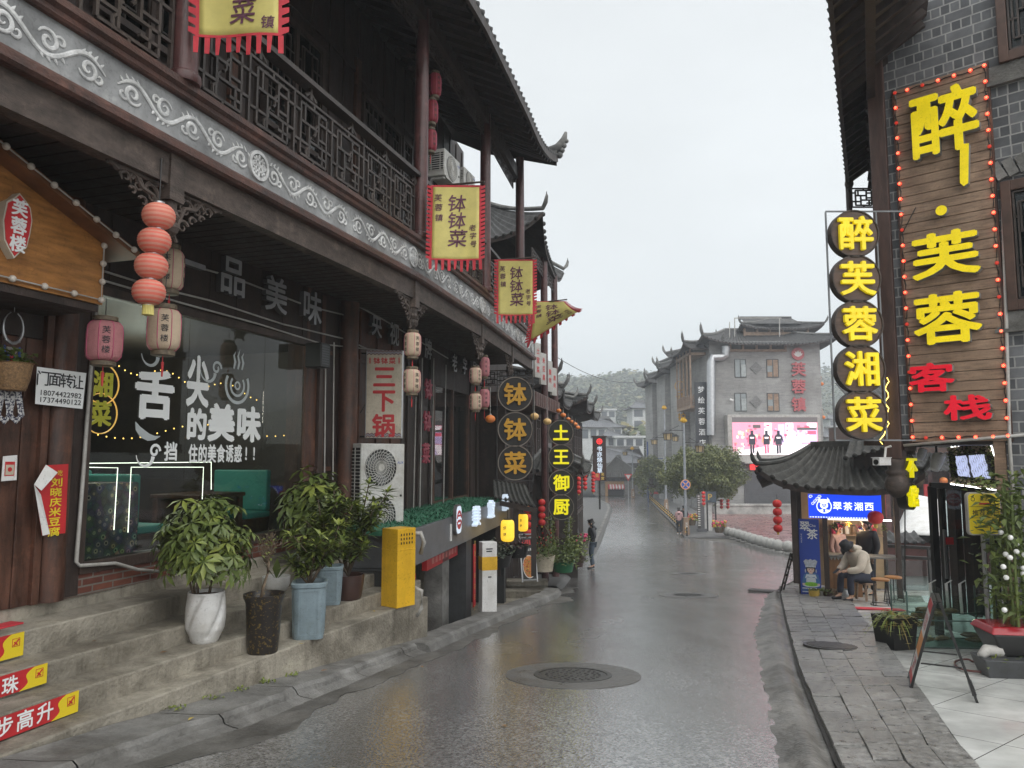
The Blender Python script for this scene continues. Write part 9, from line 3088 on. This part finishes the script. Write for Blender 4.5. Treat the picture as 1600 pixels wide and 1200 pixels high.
 for i in range(len(P)-1):
  a,b,c,d=P[max(0,i-1)],P[i],P[i+1],P[min(len(P)-1,i+2)]
  for k in range(6):
   f=k/6
   S.append(.5*((2*b)+(c-a)*f+(2*a-5*b+4*c-d)*f*f+(3*b-a-3*c+d)*f**3))
 for i,s in enumerate(S):s.z+=.012*(1 if 48<i<80 else 0)
 mb=MB();mb.tube(S,.012,8);tag(mb.build('hose',mat('brown_hose',(.11,.035,.03),.35,.2),smooth='all'),'reddish brown water hose lying in loops on the white tiles','hose')
 # glass doors in the porch
 Y=11.0
 t=thing('glass_door','black framed glass door standing open in the porch behind the fish tank','door',at(1490,930,Y))
 a,b,c=at(1456,760,10.9),at(1546,762,10.5),at(1466,920,10.9)
 zb=tz(11)+.01
 mb=MB()
 for px,Yp,w_ in((1456,10.7,.09),(1470,11.1,.07),(1548,10.4,.08)):
  q=at(px,760,Yp);mb.box(q.x-w_/2,Yp-.04,zb,q.x+w_/2,Yp+.04,q.z)
 q0,q1=at(1456,758,10.7),at(1548,762,10.4);mb.bar(q0,q1,.08);q2=at(1470,760,11.1);mb.bar(q0,q2,.07)
 mb.build('door_frame','black',t)
 mb=MB();q1=at(1546,765,10.42);q0=at(1472,765,11.05)
 mb.add([(q0.x,q0.y,zb),(q1.x,q1.y,zb),(q1.x,q1.y,q1.z),(q0.x,q0.y,q1.z)],[(0,1,2,3)])
 o=mb.build('pane','shop_glass',t);mod=o.modifiers.new('thick','SOLIDIFY');mod.thickness=.01
 mb=MB();q=at(1476,865,10.95);mb.box(q.x-.03,q.y-.06,q.z-.35,q.x+.0,q.y-.03,q.z+.35);mb.build('handle','steel',t)
 mb=MB();q=at(1486,845,10.9);mb.box(q.x-.09,q.y-.03,q.z-.05,q.x+.02,q.y-.022,q.z+.05);mb.build('red_sticker','red_paint',t)
 mb=MB()
 for px,Yp,z0,z1 in((1497,11.4,-.9,1.0),(1521,11.2,-.9,1.0),(1533,10.8,-.8,1.3)):
  q=at(px,800,Yp);mb.box(q.x-.05,Yp,z0,q.x+.05,Yp+.2,z1)
 mb.build('inner_posts','door_wood',t)
 # porch ceiling display: silver streamers and leaves
 A,B,C,D=at(1484,700,10.4),at(1551,690,9.6),at(1576,769,9.2),at(1490,757,10.2)
 t=thing('ceiling_display','slanting leafy panel with silvery streamers edged by white light under the porch','decoration',(A+C)/2)
 mb=MB();mb.add([A,B,C,D],[(0,1,2,3)]);o=mb.build('back_panel','dark_wood',t);mod=o.modifiers.new('thick','SOLIDIFY');mod.thickness=.03
 nrm=(B-A).cross(D-A).normalized()
 if nrm.y>0:nrm=-nrm
 nrm*=.04
 bil=lambda u,v:(A.lerp(B,u)).lerp(D.lerp(C,u),v)
 mb=MB();pts=[]
 for _ in range(900):
  u,v=rn.random(),rn.random()
  if .18<u<.80 and .25<v<.8 and rn.random()<.95:continue
  pts.append(bil(u,v)+nrm)
 leafcloud(mb,pts,.028);mb.build('leaves',[M_['leaf2']],t)
 mb=MB()
 for _ in range(110):
  b=bil(rn.random(),rn.choice((rn.uniform(0,.22),rn.uniform(.82,1))))+nrm*1.2;mb.ball(b,.016,6,4)
 mb.build('flowers','cream_lantern',t)
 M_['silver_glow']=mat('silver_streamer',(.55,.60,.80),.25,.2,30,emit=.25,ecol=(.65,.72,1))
 mb=MB()
 for k in range(15):
  u=.20+.042*k
  if k in(6,):continue
  mb.tube([bil(u+.012*math.sin(j*2+k),.27+.5*j/7)+nrm*1.2 for j in range(8)],.012,5)
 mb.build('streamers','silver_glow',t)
 M_['white_strip']=mat('white_strip',(1,1,1),.5,.01,emit=3.0,ecol=(.96,.98,1))
 mb=MB();mb.tube([bil(.1,0)+nrm,bil(1,0)+nrm,bil(1,1)+nrm,bil(0,1)+nrm],.010,6);mb.build('light_strip','white_strip',t)
 # yellow recommendation board
 Y=8.25
 a,b=at(1511,769,Y),at(1562,836,Y)
 t=thing('yellow_board','rounded yellow board with black characters on a thin steel post beside the bamboo','sign',((a.x+b.x)/2,Y,tz(Y)),4)
 w_,z0,z1=b.x-a.x+.06,b.z-tz(Y),a.z-tz(Y)
 def rr(x0,y0,x1,y1,r):
  out=[]
  for cx,cy,a0 in((x1-r,y1-r,0),(x0+r,y1-r,90),(x0+r,y0+r,180),(x1-r,y0+r,270)):
   for k in range(6):out.append((cx+r*math.cos(R(a0+18*k)),cy+r*math.sin(R(a0+18*k))))
  return out
 mb=MB();mb.prism(rr(-w_/2,z0,w_/2,z1,.05),-.02,.02,MF0);mb.build('rim','conduit',t,world=False)
 mb=MB();mb.prism(rr(-w_/2+.015,z0+.015,w_/2-.015,z1-.015,.04),.02,.024,MF0);mb.build('face',mat('sign_yellow',(.78,.60,.02),.4,.03),t,world=False)
 mb=MB();h=z1-z0
 Mt=lambda x,z:TR(x,-.0255,z)@MF0
 mb.text('推荐商户',h*.155,Mt(.01,z0+h*.52),0,.015,dx=h*.17);mb.text('美团',h*.1,Mt(.0,z0+h*.84),0,.02,dx=h*.115);mb.text('美团团购',h*.075,Mt(.05,z0+h*.30),0,.01,dx=h*.085);mb.text('店好多，省钱',h*.075,Mt(.03,z0+h*.21),0,.01,dx=h*.085)
 for s,z in((-1,.66),(-1,.40)):mb.box(-w_*.44,z0+h*z,.0245,w_*.44,z0+h*z+.004,.0258,MF0)
 mb.ring(-.13,z0+h*.84,.0245,.026,.018,.024,12,MF0)
 mb.build('lettering','black_ink',t,world=False)
 mb=MB();mb.box(-.06,z0+h*.71,.0245,.08,z0+h*.755,.026,MF0);mb.build('red_tag','red_paint',t,world=False)
 mb=MB();mb.tube([(.0,.03,0),(.0,.03,z1-.1)],.022,10);mb.lathe([(.14,0),(.14,.015),(.03,.02)],20);mb.build('post','steel',t,world=False)
 # artificial bamboo with white balls
 for k,(px,Y,ya,lab)in enumerate(((1581,7.95,742,'artificial bamboo with white balls at the right edge, nearest clump'),(1558,8.5,790,'thin artificial bamboo behind the yellow board'))):
  p=at(px,900,Y);p.z=tz(Y);h=at(px,ya,Y).z-p.z
  t=thing('bamboo',lab,'bamboo',p,0,'artificial bamboo by the porch')
  mb=MB()
  for j in range(5):
   a=Vector((rn.uniform(-.12,.2),rn.uniform(-.12,.12),0));q=a+Vector((rn.uniform(-.06,.06),0,h*rn.uniform(.8,1)))
   mb.tube([a.lerp(q,f/10)for f in range(11)],[.014+.003*(f%2)for f in range(11)],8)
  mb.build('canes','leaf',t,world=False)
  mb=MB();pts=[Vector((rn.gauss(0,.14)if k==0 else rn.gauss(0,.09),rn.gauss(0,.12),h*(.28+.72*rn.random())))for _ in range(640 if k==0 else 130)]
  leafcloud(mb,pts,.06,elong=2.0);mb.build('leaves',[M_['leaf']],t,world=False)
  if k==0:
   for _ in range(13):
    mb=MB();q=Vector((rn.uniform(-.26,.2),-.14+rn.uniform(-.08,.08),h*rn.uniform(.32,.75)));mb.ball(q,.027,12,8);mb.build('ball','white_ball',t,smooth='all',world=False)
    # firewood by the door
 p=at(1446,905,11.6);p.z=tz(11.6)
 for k in range(6):
  mb=MB();a=p+Vector((-.12+.07*k,.05*(k%2),.05+.10*(k%3)));mb.tube([a+Vector((-.16,0,0)),a,a+Vector((.17,.03,.02))],[.045,.05,.042],9)
  tag(mb.build('log',mat('log_wood',(.24,.13,.07),.8,.4,8)if 'log_wood' not in MATS else MATS['log_wood'],smooth=True),'short split log in the little woodpile beside the porch door','log','woodpile logs')
terrace_things()
# behind the terrace
def behind():
# black railing with glass panels
 t=thing('terrace_railing','black metal railing with glass panels along the back of the terrace','railing',at(1415,905,17.5))
 Y=18.2
 zg=gz(Y)
 a,b=at(1372,900,Y).x,at(1475,900,Y-2).x
 mb=MB()
 for z in(at(0,852,Y).z,at(0,868,Y).z):mb.bar((a,Y,z),(b+1,Y-.8,z),.07)
 mb.build('top_rail','black',t)
 for k in range(4):
  x=a+(b+1-a)*k/3
  mb=MB();mb.bar((x,Y-.8*k/3,zg-.2),(x,Y-.8*k/3,at(0,852,Y).z),.06);mb.build('post','black',t)
 mb=MB();mb.box(a,Y-.42,zg,b+1,Y-.41,at(0,872,Y).z);mb.build('glass_panel','shop_glass',t)
 # tile capped garden wall
 Y=24
 t=thing('garden_wall','low dark red garden wall with a capping of grey roof tiles behind the railing','wall',at(1410,860,Y))
 a,b=at(1366,838,Y),at(1500,838,Y)
 mb=MB();mb.box(a.x,Y,gz(Y)-.5,b.x+2,Y+.3,at(0,846,Y).z);mb.build('wall',mat('dark_red_wall',(.10,.035,.03),.7,.3),t)
 mb=MB();z=at(0,846,Y).z
 tiled(mb,lambda u:Vector((a.x+(b.x+2-a.x)*u,Y-.3,z)),lambda u:Vector((a.x+(b.x+2-a.x)*u,Y+.2,z+.26)),.26,.07,3,.02);mb.build('tile_capping','tile',t,smooth='all')
 # white awning sheets
 Y=27
 t=thing('white_canopy','sloping white canvas canopy beyond the garden wall','canopy',at(1470,830,Y))
 P=[at(1425,772,Y),at(1560,800,Y-3),at(1565,842,Y-6),at(1398,835,Y-2)]
 n=12;vs=[]
 for i in range(n+1):
  for j in range(n+1):
   p=P[0].lerp(P[1],i/n).lerp(P[3].lerp(P[2],i/n),j/n);vs.append(p+Vector((0,0,.10*math.sin(i*.9)*math.sin(math.pi*j/n))))
 mb=MB().add(vs,[(i*(n+1)+j,(i+1)*(n+1)+j,(i+1)*(n+1)+j+1,i*(n+1)+j+1)for i in range(n)for j in range(n)])
 o=mb.build('canvas',M_['white'],t,smooth='all');mod=o.modifiers.new('thick','SOLIDIFY');mod.thickness=.02
 mb=MB()
 for p in(P[0],P[1],P[3]):mb.tube([p,Vector((p.x,p.y,gz(p.y)-.3))],.05,8)
 mb.build('post','white',t)
 # timber hall far behind
 Y=40
 zg=gz(40)-.5
 t=thing('timber_hall','dark brown timber hall with tiled roofs and red couplets, seen through the porch','building',at(1460,800,Y))
 a,b=at(1375,800,Y).x,at(1640,800,Y).x
 ze=at(0,735,Y).z
 mb=MB();mb.box(a,Y,zg,b,Y+6,ze+2.5);mb.build('wall','door_wood',t)
 mb=MB()
 for k in range(9):
  x=a+(b-a)*k/8;mb.box(x-.12,Y-.9,zg,x+.12,Y-.66,ze+.1)
 mb.build('columns','column_wood',t)
 for k in range(8):
  x=a+(b-a)*(k+.5)/8
  mb=MB();lattice(mb,FR((x-.8,Y-.02),0),0,1.0,ze-2.6,ze-.9,.02,.05,.5,False);mb.build('lattice_window','lattice_wood',t)
  if k%2==0:
   mb=MB();mb.box(x-.95,Y-.96,ze-2.4,x-.72,Y-.92,ze-.7);mb.build('couplet','red_paint',t)
 mb=MB();tiled(mb,lambda u:Vector((a-.5+(b-a+1)*u,Y-1.7,ze)),lambda u:Vector((a-.5+(b-a+1)*u,Y+.1,ze+1.0)),.3,.07,5,.08);mb.build('lower_roof','tile',t,smooth='all')
 mb=MB();tiled(mb,lambda u:Vector((a-.8+(b-a+1.6)*u,Y-1.2,ze+2.6)),lambda u:Vector((a-.8+(b-a+1.6)*u,Y+3,ze+5)),.3,.07,6,.1);mb.build('upper_roof','tile',t,smooth='all')
 for px,py in((1436,745),(1474,746)):
  q=at(px,py,Y-1.5);round_string('round_lantern','small orange lantern under the eave of the timber hall, %s one'%('left' if px<1450 else 'right'),q,.2,1,'orange_lantern','lanterns on the timber hall',tassel=.4)
  # the house across the road from the shop window (seen only in its reflections)
  # parked blue car glimpsed through the door is far behind: a low slab of garden hedge
 mb=MB();pts=[]
 rn=random.Random(3)
 for _ in range(2600):
  x=rn.uniform(at(1376,0,30).x,at(1640,0,30).x);pts.append(Vector((x,30+rn.uniform(-.5,.5),gz(30)+rn.uniform(-.2,1.1))))
 leafcloud(mb,pts,.16);t=thing('hedge','clipped dark hedge in front of the timber hall','hedge',at(1470,850,30));mb.build('foliage','leaf',t)
behind()
# people
def skin_mesh(name,joints,edges,mats,parent,sub=2):
 """joints: {key: (pos, rx, ry)}; the first key is the root"""
 ks=list(joints)
 me=bpy.data.meshes.new(name)
 me.from_pydata([joints[k][0]for k in ks],[(ks.index(a),ks.index(b))for a,b in edges],[])
 o=link(bpy.data.objects.new(name,me))
 mod=o.modifiers.new('skin','SKIN');mod.use_smooth_shade=True
 sv=me.skin_vertices[0].data
 for i,k in enumerate(ks):
  sv[i].radius=joints[k][1:3];sv[i].use_root=i==0
 m2=o.modifiers.new('sub','SUBSURF');m2.levels=sub;m2.render_levels=sub
 dg=bpy.context.evaluated_depsgraph_get()
 ev=bpy.data.meshes.new_from_object(o.evaluated_get(dg))
 bpy.data.objects.remove(o);bpy.data.meshes.remove(me)
 ev.name=name
 ev.materials.clear()
 for m in mats:ev.materials.append(M_[m]if isinstance(m,str)else m)
 for p in ev.polygons:p.use_smooth=True
 o=link(bpy.data.objects.new(name,ev));o.parent=parent
 FULLM[o.name]=FULLM[parent.name].copy()
 return o
def person(label,loc,rz,J,cols,hairstyle='short',extra=None,group=None,k=1.0):
 """J: joint positions in metres; facing -y"""
 t=thing('person',label,'person',loc,rz,group)
 S=lambda p:(p[0]*k,p[1]*k,p[2]*k)
 V=lambda n:Vector(J[n])
 # body: head, neck, torso, limbs as one surface, with hands of five fingers
 jt={}
 def add(n,p,r,r2=None):jt[n]=(S(p),r*k,(r2 or r)*k)
 add('pelvis',V('pelvis'),.13,.10);add('waist',V('pelvis').lerp(V('chest'),.45),.115,.085);add('chest',V('chest'),.135,.095);add('neck',V('neck'),.05);add('head0',V('neck').lerp(V('head'),.45),.06,.065)
 add('head',V('head'),.078,.092);add('crown',V('head')+(V('head')-V('neck')).normalized()*.085,.055,.065)
 ed=[('pelvis','waist'),('waist','chest'),('chest','neck'),('neck','head0'),('head0','head'),('head','crown')]
 for s in 'LR':
  add('sh'+s,V('sh'+s),.06);add('el'+s,V('el'+s),.042);add('wr'+s,V('wr'+s),.027);
  d=(V('wr'+s)-V('el'+s)).normalized()
  add('hd'+s,V('wr'+s)+d*.055,.034,.018)
  ed+=[('chest','sh'+s),('sh'+s,'el'+s),('el'+s,'wr'+s),('wr'+s,'hd'+s)]
  add('hp'+s,V('hp'+s),.085);add('kn'+s,V('kn'+s),.055);add('an'+s,V('an'+s),.038);f=V('an'+s)+Vector(J.get('toe'+s,(0,-.14,-.05)));add('to'+s,f,.035,.025)
  ed+=[('pelvis','hp'+s),('hp'+s,'kn'+s),('kn'+s,'an'+s),('an'+s,'to'+s)]
 body=skin_mesh('body',jt,ed,['skin'],t,2)
 # fingers joined into the same surface mesh, nose and ears too
 mb=MB()
 for s in 'LR':
  d=(V('wr'+s)-V('el'+s)).normalized()
  u=d.cross(Vector((0,0,1)));u=u.normalized()if u.length>.05 else Vector((1,0,0))
  c=u.cross(d)
  base=V('wr'+s)+d*.085
  for i in range(4):
   a=base+u*(-.027+.018*i);l=(.07,.08,.075,.058)[i]
   mb.tube([S(a-d*.02),S(a+d*l*.45-c*.008),S(a+d*l*.8-c*.03),S(a+d*l*.9-c*.045)],[.009*k,.0085*k,.008*k,.006*k],6)
  a=V('wr'+s)+d*.04+u*.03*(1 if s=='L' else-1)
  w_=u*(1 if s=='L' else-1)
  mb.tube([S(a),S(a+w_*.022+d*.03-c*.012),S(a+w_*.026+d*.058-c*.025)],[.011*k,.0095*k,.007*k],6)
 fw=Vector(J.get('face',(0,-1,0))).normalized();up=(V('head')-V('neck')).normalized();rt=fw.cross(up).normalized()
 H=V('head')
 mb.tube([S(H+fw*.075+up*.01),S(H+fw*.105-up*.02),S(H+fw*.085-up*.035)],[.010*k,.016*k,.010*k],6)
 for q in(-1,1):mb.ball(S(H+rt*.078*q-fw*-.0-up*.01),.022*k,8,6,None,0,.03*k)
 tmp=mb.build('tmp','skin',t,smooth='all',world=False)
 import bmesh
 bm=bmesh.new();bm.from_mesh(body.data);bm.from_mesh(tmp.data);bm.to_mesh(body.data);bm.free()
 for p in body.data.polygons:p.use_smooth=True
 bpy.data.objects.remove(tmp)
 # face
 mb=MB()
 for q in(-1,1):mb.ball(S(H+fw*.088+rt*.03*q+up*.012),.011*k,8,6);mb.bar(S(H+fw*.092+rt*.045*q+up*.034),S(H+fw*.096+rt*.014*q+up*.036),.008*k)
 mb.build('eyes','hair',t,world=False)
 mb=MB();mb.tube([S(H+fw*.088+rt*-.025-up*.056),S(H+fw*.096-up*.054),S(H+fw*.088+rt*.025-up*.056)],[.004*k,.008*k,.004*k],6);mb.build('lips',mat('lips',(.32,.09,.08),.5)if 'lips' not in MATS else MATS['lips'],t,world=False)
 # hair
 hj={'a':(S(H+up*.045-fw*.012),.094*k,.106*k),'b':(S(H+up*.09-fw*.01),.07*k,.085*k),'c':(S(H-fw*.045-up*.015),.084*k,.07*k)}
 he=[('a','b'),('a','c')]
 if hairstyle=='bob':hj['d']=(S(H-fw*.05-up*.09),.088*k,.06*k);he.append(('c','d'))
 if hairstyle=='long':hj['d']=(S(H-fw*.06-up*.12),.08*k,.05*k);hj['e']=(S(H-fw*.085-up*.30),.06*k,.03*k);he+=[('c','d'),('d','e')]
 if hairstyle=='bun':hj['d']=(S(H-fw*.10+up*.06),.045*k,.045*k);he.append(('b','d'))
 if hairstyle!='hat':skin_mesh('hair',hj,he,['hair'],t,2)
 # jacket
 jt={}
 fat=cols.get('fat',1.0)
 lowr=V('pelvis')+Vector(cols.get('hem',(0,0,-.05)))
 add('hem',lowr,.165*fat,.135*fat);add('waist',V('pelvis').lerp(V('chest'),.45),.16*fat,.13*fat);add('chest',V('chest'),.17*fat,.135*fat);add('collar',V('neck')-(V('neck')-V('chest')).normalized()*.03,.085*fat,.08*fat)
 ed=[('hem','waist'),('waist','chest'),('chest','collar')]
 for s in 'LR':
  add('sh'+s,V('sh'+s),.088*fat);add('el'+s,V('el'+s),.068*fat);add('cu'+s,V('el'+s).lerp(V('wr'+s),.9),.05*fat)
  ed+=[('chest','sh'+s),('sh'+s,'el'+s),('el'+s,'cu'+s)]
 jk=skin_mesh('jacket',jt,ed,[cols['jacket']],t,2)
 if cols.get('hood'):
  skin_mesh('hood',{'a':(S(V('neck')+(V('neck')-V('chest')).normalized()*.0-fw*.10),.12*k,.07*k),'b':(S(V('neck')-fw*.14-up*.10),.11*k,.05*k),'c':(S(V('neck')+up*.05-fw*.02),.10*k,.09*k)},[('a','b'),('a','c')],[cols['jacket']],t,2)
  # trousers
 jt={}
 add('p',V('pelvis')-Vector((0,0,.0)),.15,.12)
 ed=[]
 for s in 'LR':
  add('hp'+s,V('hp'+s),.105);add('kn'+s,V('kn'+s),.075);add('an'+s,V('kn'+s).lerp(V('an'+s),.93),.062)
  ed+=[('p','hp'+s),('hp'+s,'kn'+s),('kn'+s,'an'+s)]
 skin_mesh('trousers',jt,ed,[cols['trousers']],t,2)
 for s in 'LR':
  f=V('an'+s)+Vector(J.get('toe'+s,(0,-.14,-.05)))
  d=(f-V('an'+s));d.z=0;d.normalize()
  b=V('an'+s)
  g=min(b.z,f.z)
  skin_mesh('shoe',{'a':(S(Vector((b.x,b.y,b.z-.035))-d*.03),.05*k,.05*k),'b':(S(Vector((f.x,f.y,b.z-.05))-d*.02),.048*k,.036*k),'c':(S(Vector((f.x,f.y,b.z-.055))+d*.05),.042*k,.03*k)},[('a','b'),('b','c')],[cols['shoes']],t,2)
 if extra:extra(t,V,S,fw,up,rt)
 return t
STAND=dict(pelvis=(0,0,.93),chest=(0,.0,1.30),neck=(0,.01,1.48),head=(0,-.02,1.60),shL=(.17,.01,1.40),shR=(-.17,.01,1.40),elL=(.23,.03,1.12),elR=(-.23,.03,1.12),wrL=(.20,-.08,.90),wrR=(-.20,-.08,.90),hpL=(.09,0,.88),hpR=(-.09,0,.88),knL=(.10,-.01,.48),knR=(-.10,-.01,.48),anL=(.10,.02,.09),anR=(-.10,.02,.09))
M_['down_black']=mat('black_down',(.020,.021,.026),.5,.3,8,bump=.5,bscale=9)
M_['jeans']=mat('blue_jeans',(.055,.075,.10),.8,.25,14)
M_['pink_coat']=mat('pink_coat',(.42,.26,.26),.8,.15,10)
M_['black_cloth']=mat('black_cloth',(.014,.014,.017),.7,.3)
M_['cream_down']=mat('cream_down',(.50,.44,.36),.6,.14,7,bump=.6,bscale=7)
M_['navy']=mat('navy_cloth',(.022,.026,.045),.8,.25,14)
# woman standing on the left kerb, seen from her left side
p=gnd(925,889)
J=dict(STAND);J.update(elL=(.21,.06,1.14),wrL=(.12,-.12,1.02),elR=(-.21,.06,1.14),wrR=(-.12,-.12,1.02),anL=(.08,-.02,.09),anR=(-.09,.10,.09),knL=(.09,-.04,.49),head=(0,-.03,1.61),neck=(0,.0,1.49))
person('person in black padded jacket and blue jeans standing on the left edge of the road',(p.x,p.y,gz(p.y)+.01),-80,J,dict(jacket='down_black',trousers='jeans',shoes='black_cloth',fat=1.05,hood=True),'bun',k=1.02)
# two walkers on the far right pavement
p=at(1062,867,42.5);
J=dict(STAND);J.update(elL=(.22,-.02,1.14),wrL=(.12,-.2,1.12),elR=(-.22,-.0,1.14),wrR=(-.12,-.18,1.10),anL=(.09,-.14,.10),knL=(.10,-.14,.50),anR=(-.09,.16,.12),knR=(-.10,.02,.5))
person('person in pink coat and dark trousers walking up the far pavement beside the railing',(at(1061.5,840,49.6).x,49.6,gz(49.6)+.09),168,J,dict(jacket='pink_coat',trousers='black_cloth',shoes='white',fat=1.08,hem=(0,0,-.12),hood=True),'long',k=1.02)
person('person in long dark coat walking close beside the one in pink',(at(1069.5,840,50.4).x,50.4,gz(50.4)+.09),175,J,dict(jacket='black_cloth',trousers='black_cloth',shoes='black_cloth',fat=1.05,hem=(0,0,-.32)),'short',k=1.06)
# man sitting hunched before the kiosk, looking down at his phone, facing left
Yp=15.3
p=at(1352,930,Yp);zg=gz(Yp)+.05
SIT=dict(pelvis=(0,.02,.47),chest=(0,-.16,.80),neck=(0,-.27,.97),head=(0,-.36,1.06),face=(0,-.75,-.65),shL=(.19,-.15,.88),shR=(-.19,-.15,.88),elL=(.25,-.28,.62),elR=(-.25,-.28,.62),wrL=(.10,-.50,.58),wrR=(-.10,-.50,.58),hpL=(.10,-.02,.46),hpR=(-.10,-.02,.46),knL=(.14,-.42,.48),knR=(-.14,-.42,.48),anL=(.13,-.40,.09),anR=(-.13,-.46,.09))
def hat_phone(t,V,S,fw,up,rt):
 H=V('head')
 M=Matrix.Translation(H+up*.03)@up.to_track_quat('Z','Y').to_matrix().to_4x4()
 mb=MB();mb.lathe([(.15,-.02),(.155,-.012),(.11,.0),(.105,.06),(.095,.11),(.05,.135),(.001,.138)],22,M);mb.build('hat','black_cloth',t,smooth='all',world=False)
def phone(t):
 pass
man=person('person in cream hooded jacket and black hat sitting hunched over a phone',(p.x,Yp,zg),-78,SIT,dict(jacket='cream_down',trousers='navy',shoes='black_cloth',fat=1.22,hem=(0,.05,-.10),hood=True),'hat',hat_phone,k=1.04)
q=FULLM[man.name]@Vector((0,-.64,.60))
mb=MB();mb.box(-.04,-.075,-.005,.04,.075,.005,TR(q.x,q.y,q.z,-78,35));tag(mb.build('phone','black',bevel=.004),'dark phone held in both hands by the seated person','phone')
pp=FULLM[man.name]@Vector((0,.02,0))
t=thing('low_stool','low wooden stool under the seated person in the cream jacket','stool',(pp.x,pp.y,zg),-78)
mb=MB();mb.box(-.18,-.14,.32,.18,.14,.36);mb.build('seat','plank_wood',t,bevel=.008,world=False)
for a in(-1,1):
 for b in(-1,1):
  mb=MB();mb.bar((a*.15,b*.11,0),(a*.13,b*.1,.32),.04);mb.build('leg','plank_wood',t,world=False)
  # shop people inside the kiosk
J=dict(STAND);J.update(face=(0,-.8,-.4))
k0=FK@Vector((1.45,KZ,-.75))
person('dark haired person in black leaning over the kiosk counter behind the seated one',(k0.x,k0.y,KZ-.05),-60,J,dict(jacket='black_cloth',trousers='black_cloth',shoes='black_cloth',fat=1.15),'bob',k=.98)
M_['flower_top']=mat('flowered_top',(.20,.15,.15),.8,.4,30,col2=(.34,.22,.22))
k1=FK@Vector((.9,KZ,-1.45))
person('person in pale flowered top working at the back of the kiosk',(k1.x,k1.y,KZ-.1),20,J,dict(jacket='flower_top',trousers='black_cloth',shoes='black_cloth',fat=1.0),'bun',k=.90)
# everyday dirt on the plain painted and glazed things
for k_ in('ac_white','pot_white','pot_blue','conduit','screen_grey','cream'):stain(M_[k_],(.70,.67,.62),2.2,9,.55,True,1.04)
for k_ in('yel_letter','red_letter2','ochre_letter'):stain(M_[k_],(.80,.76,.7),1.6,5,.5,True,1.03)
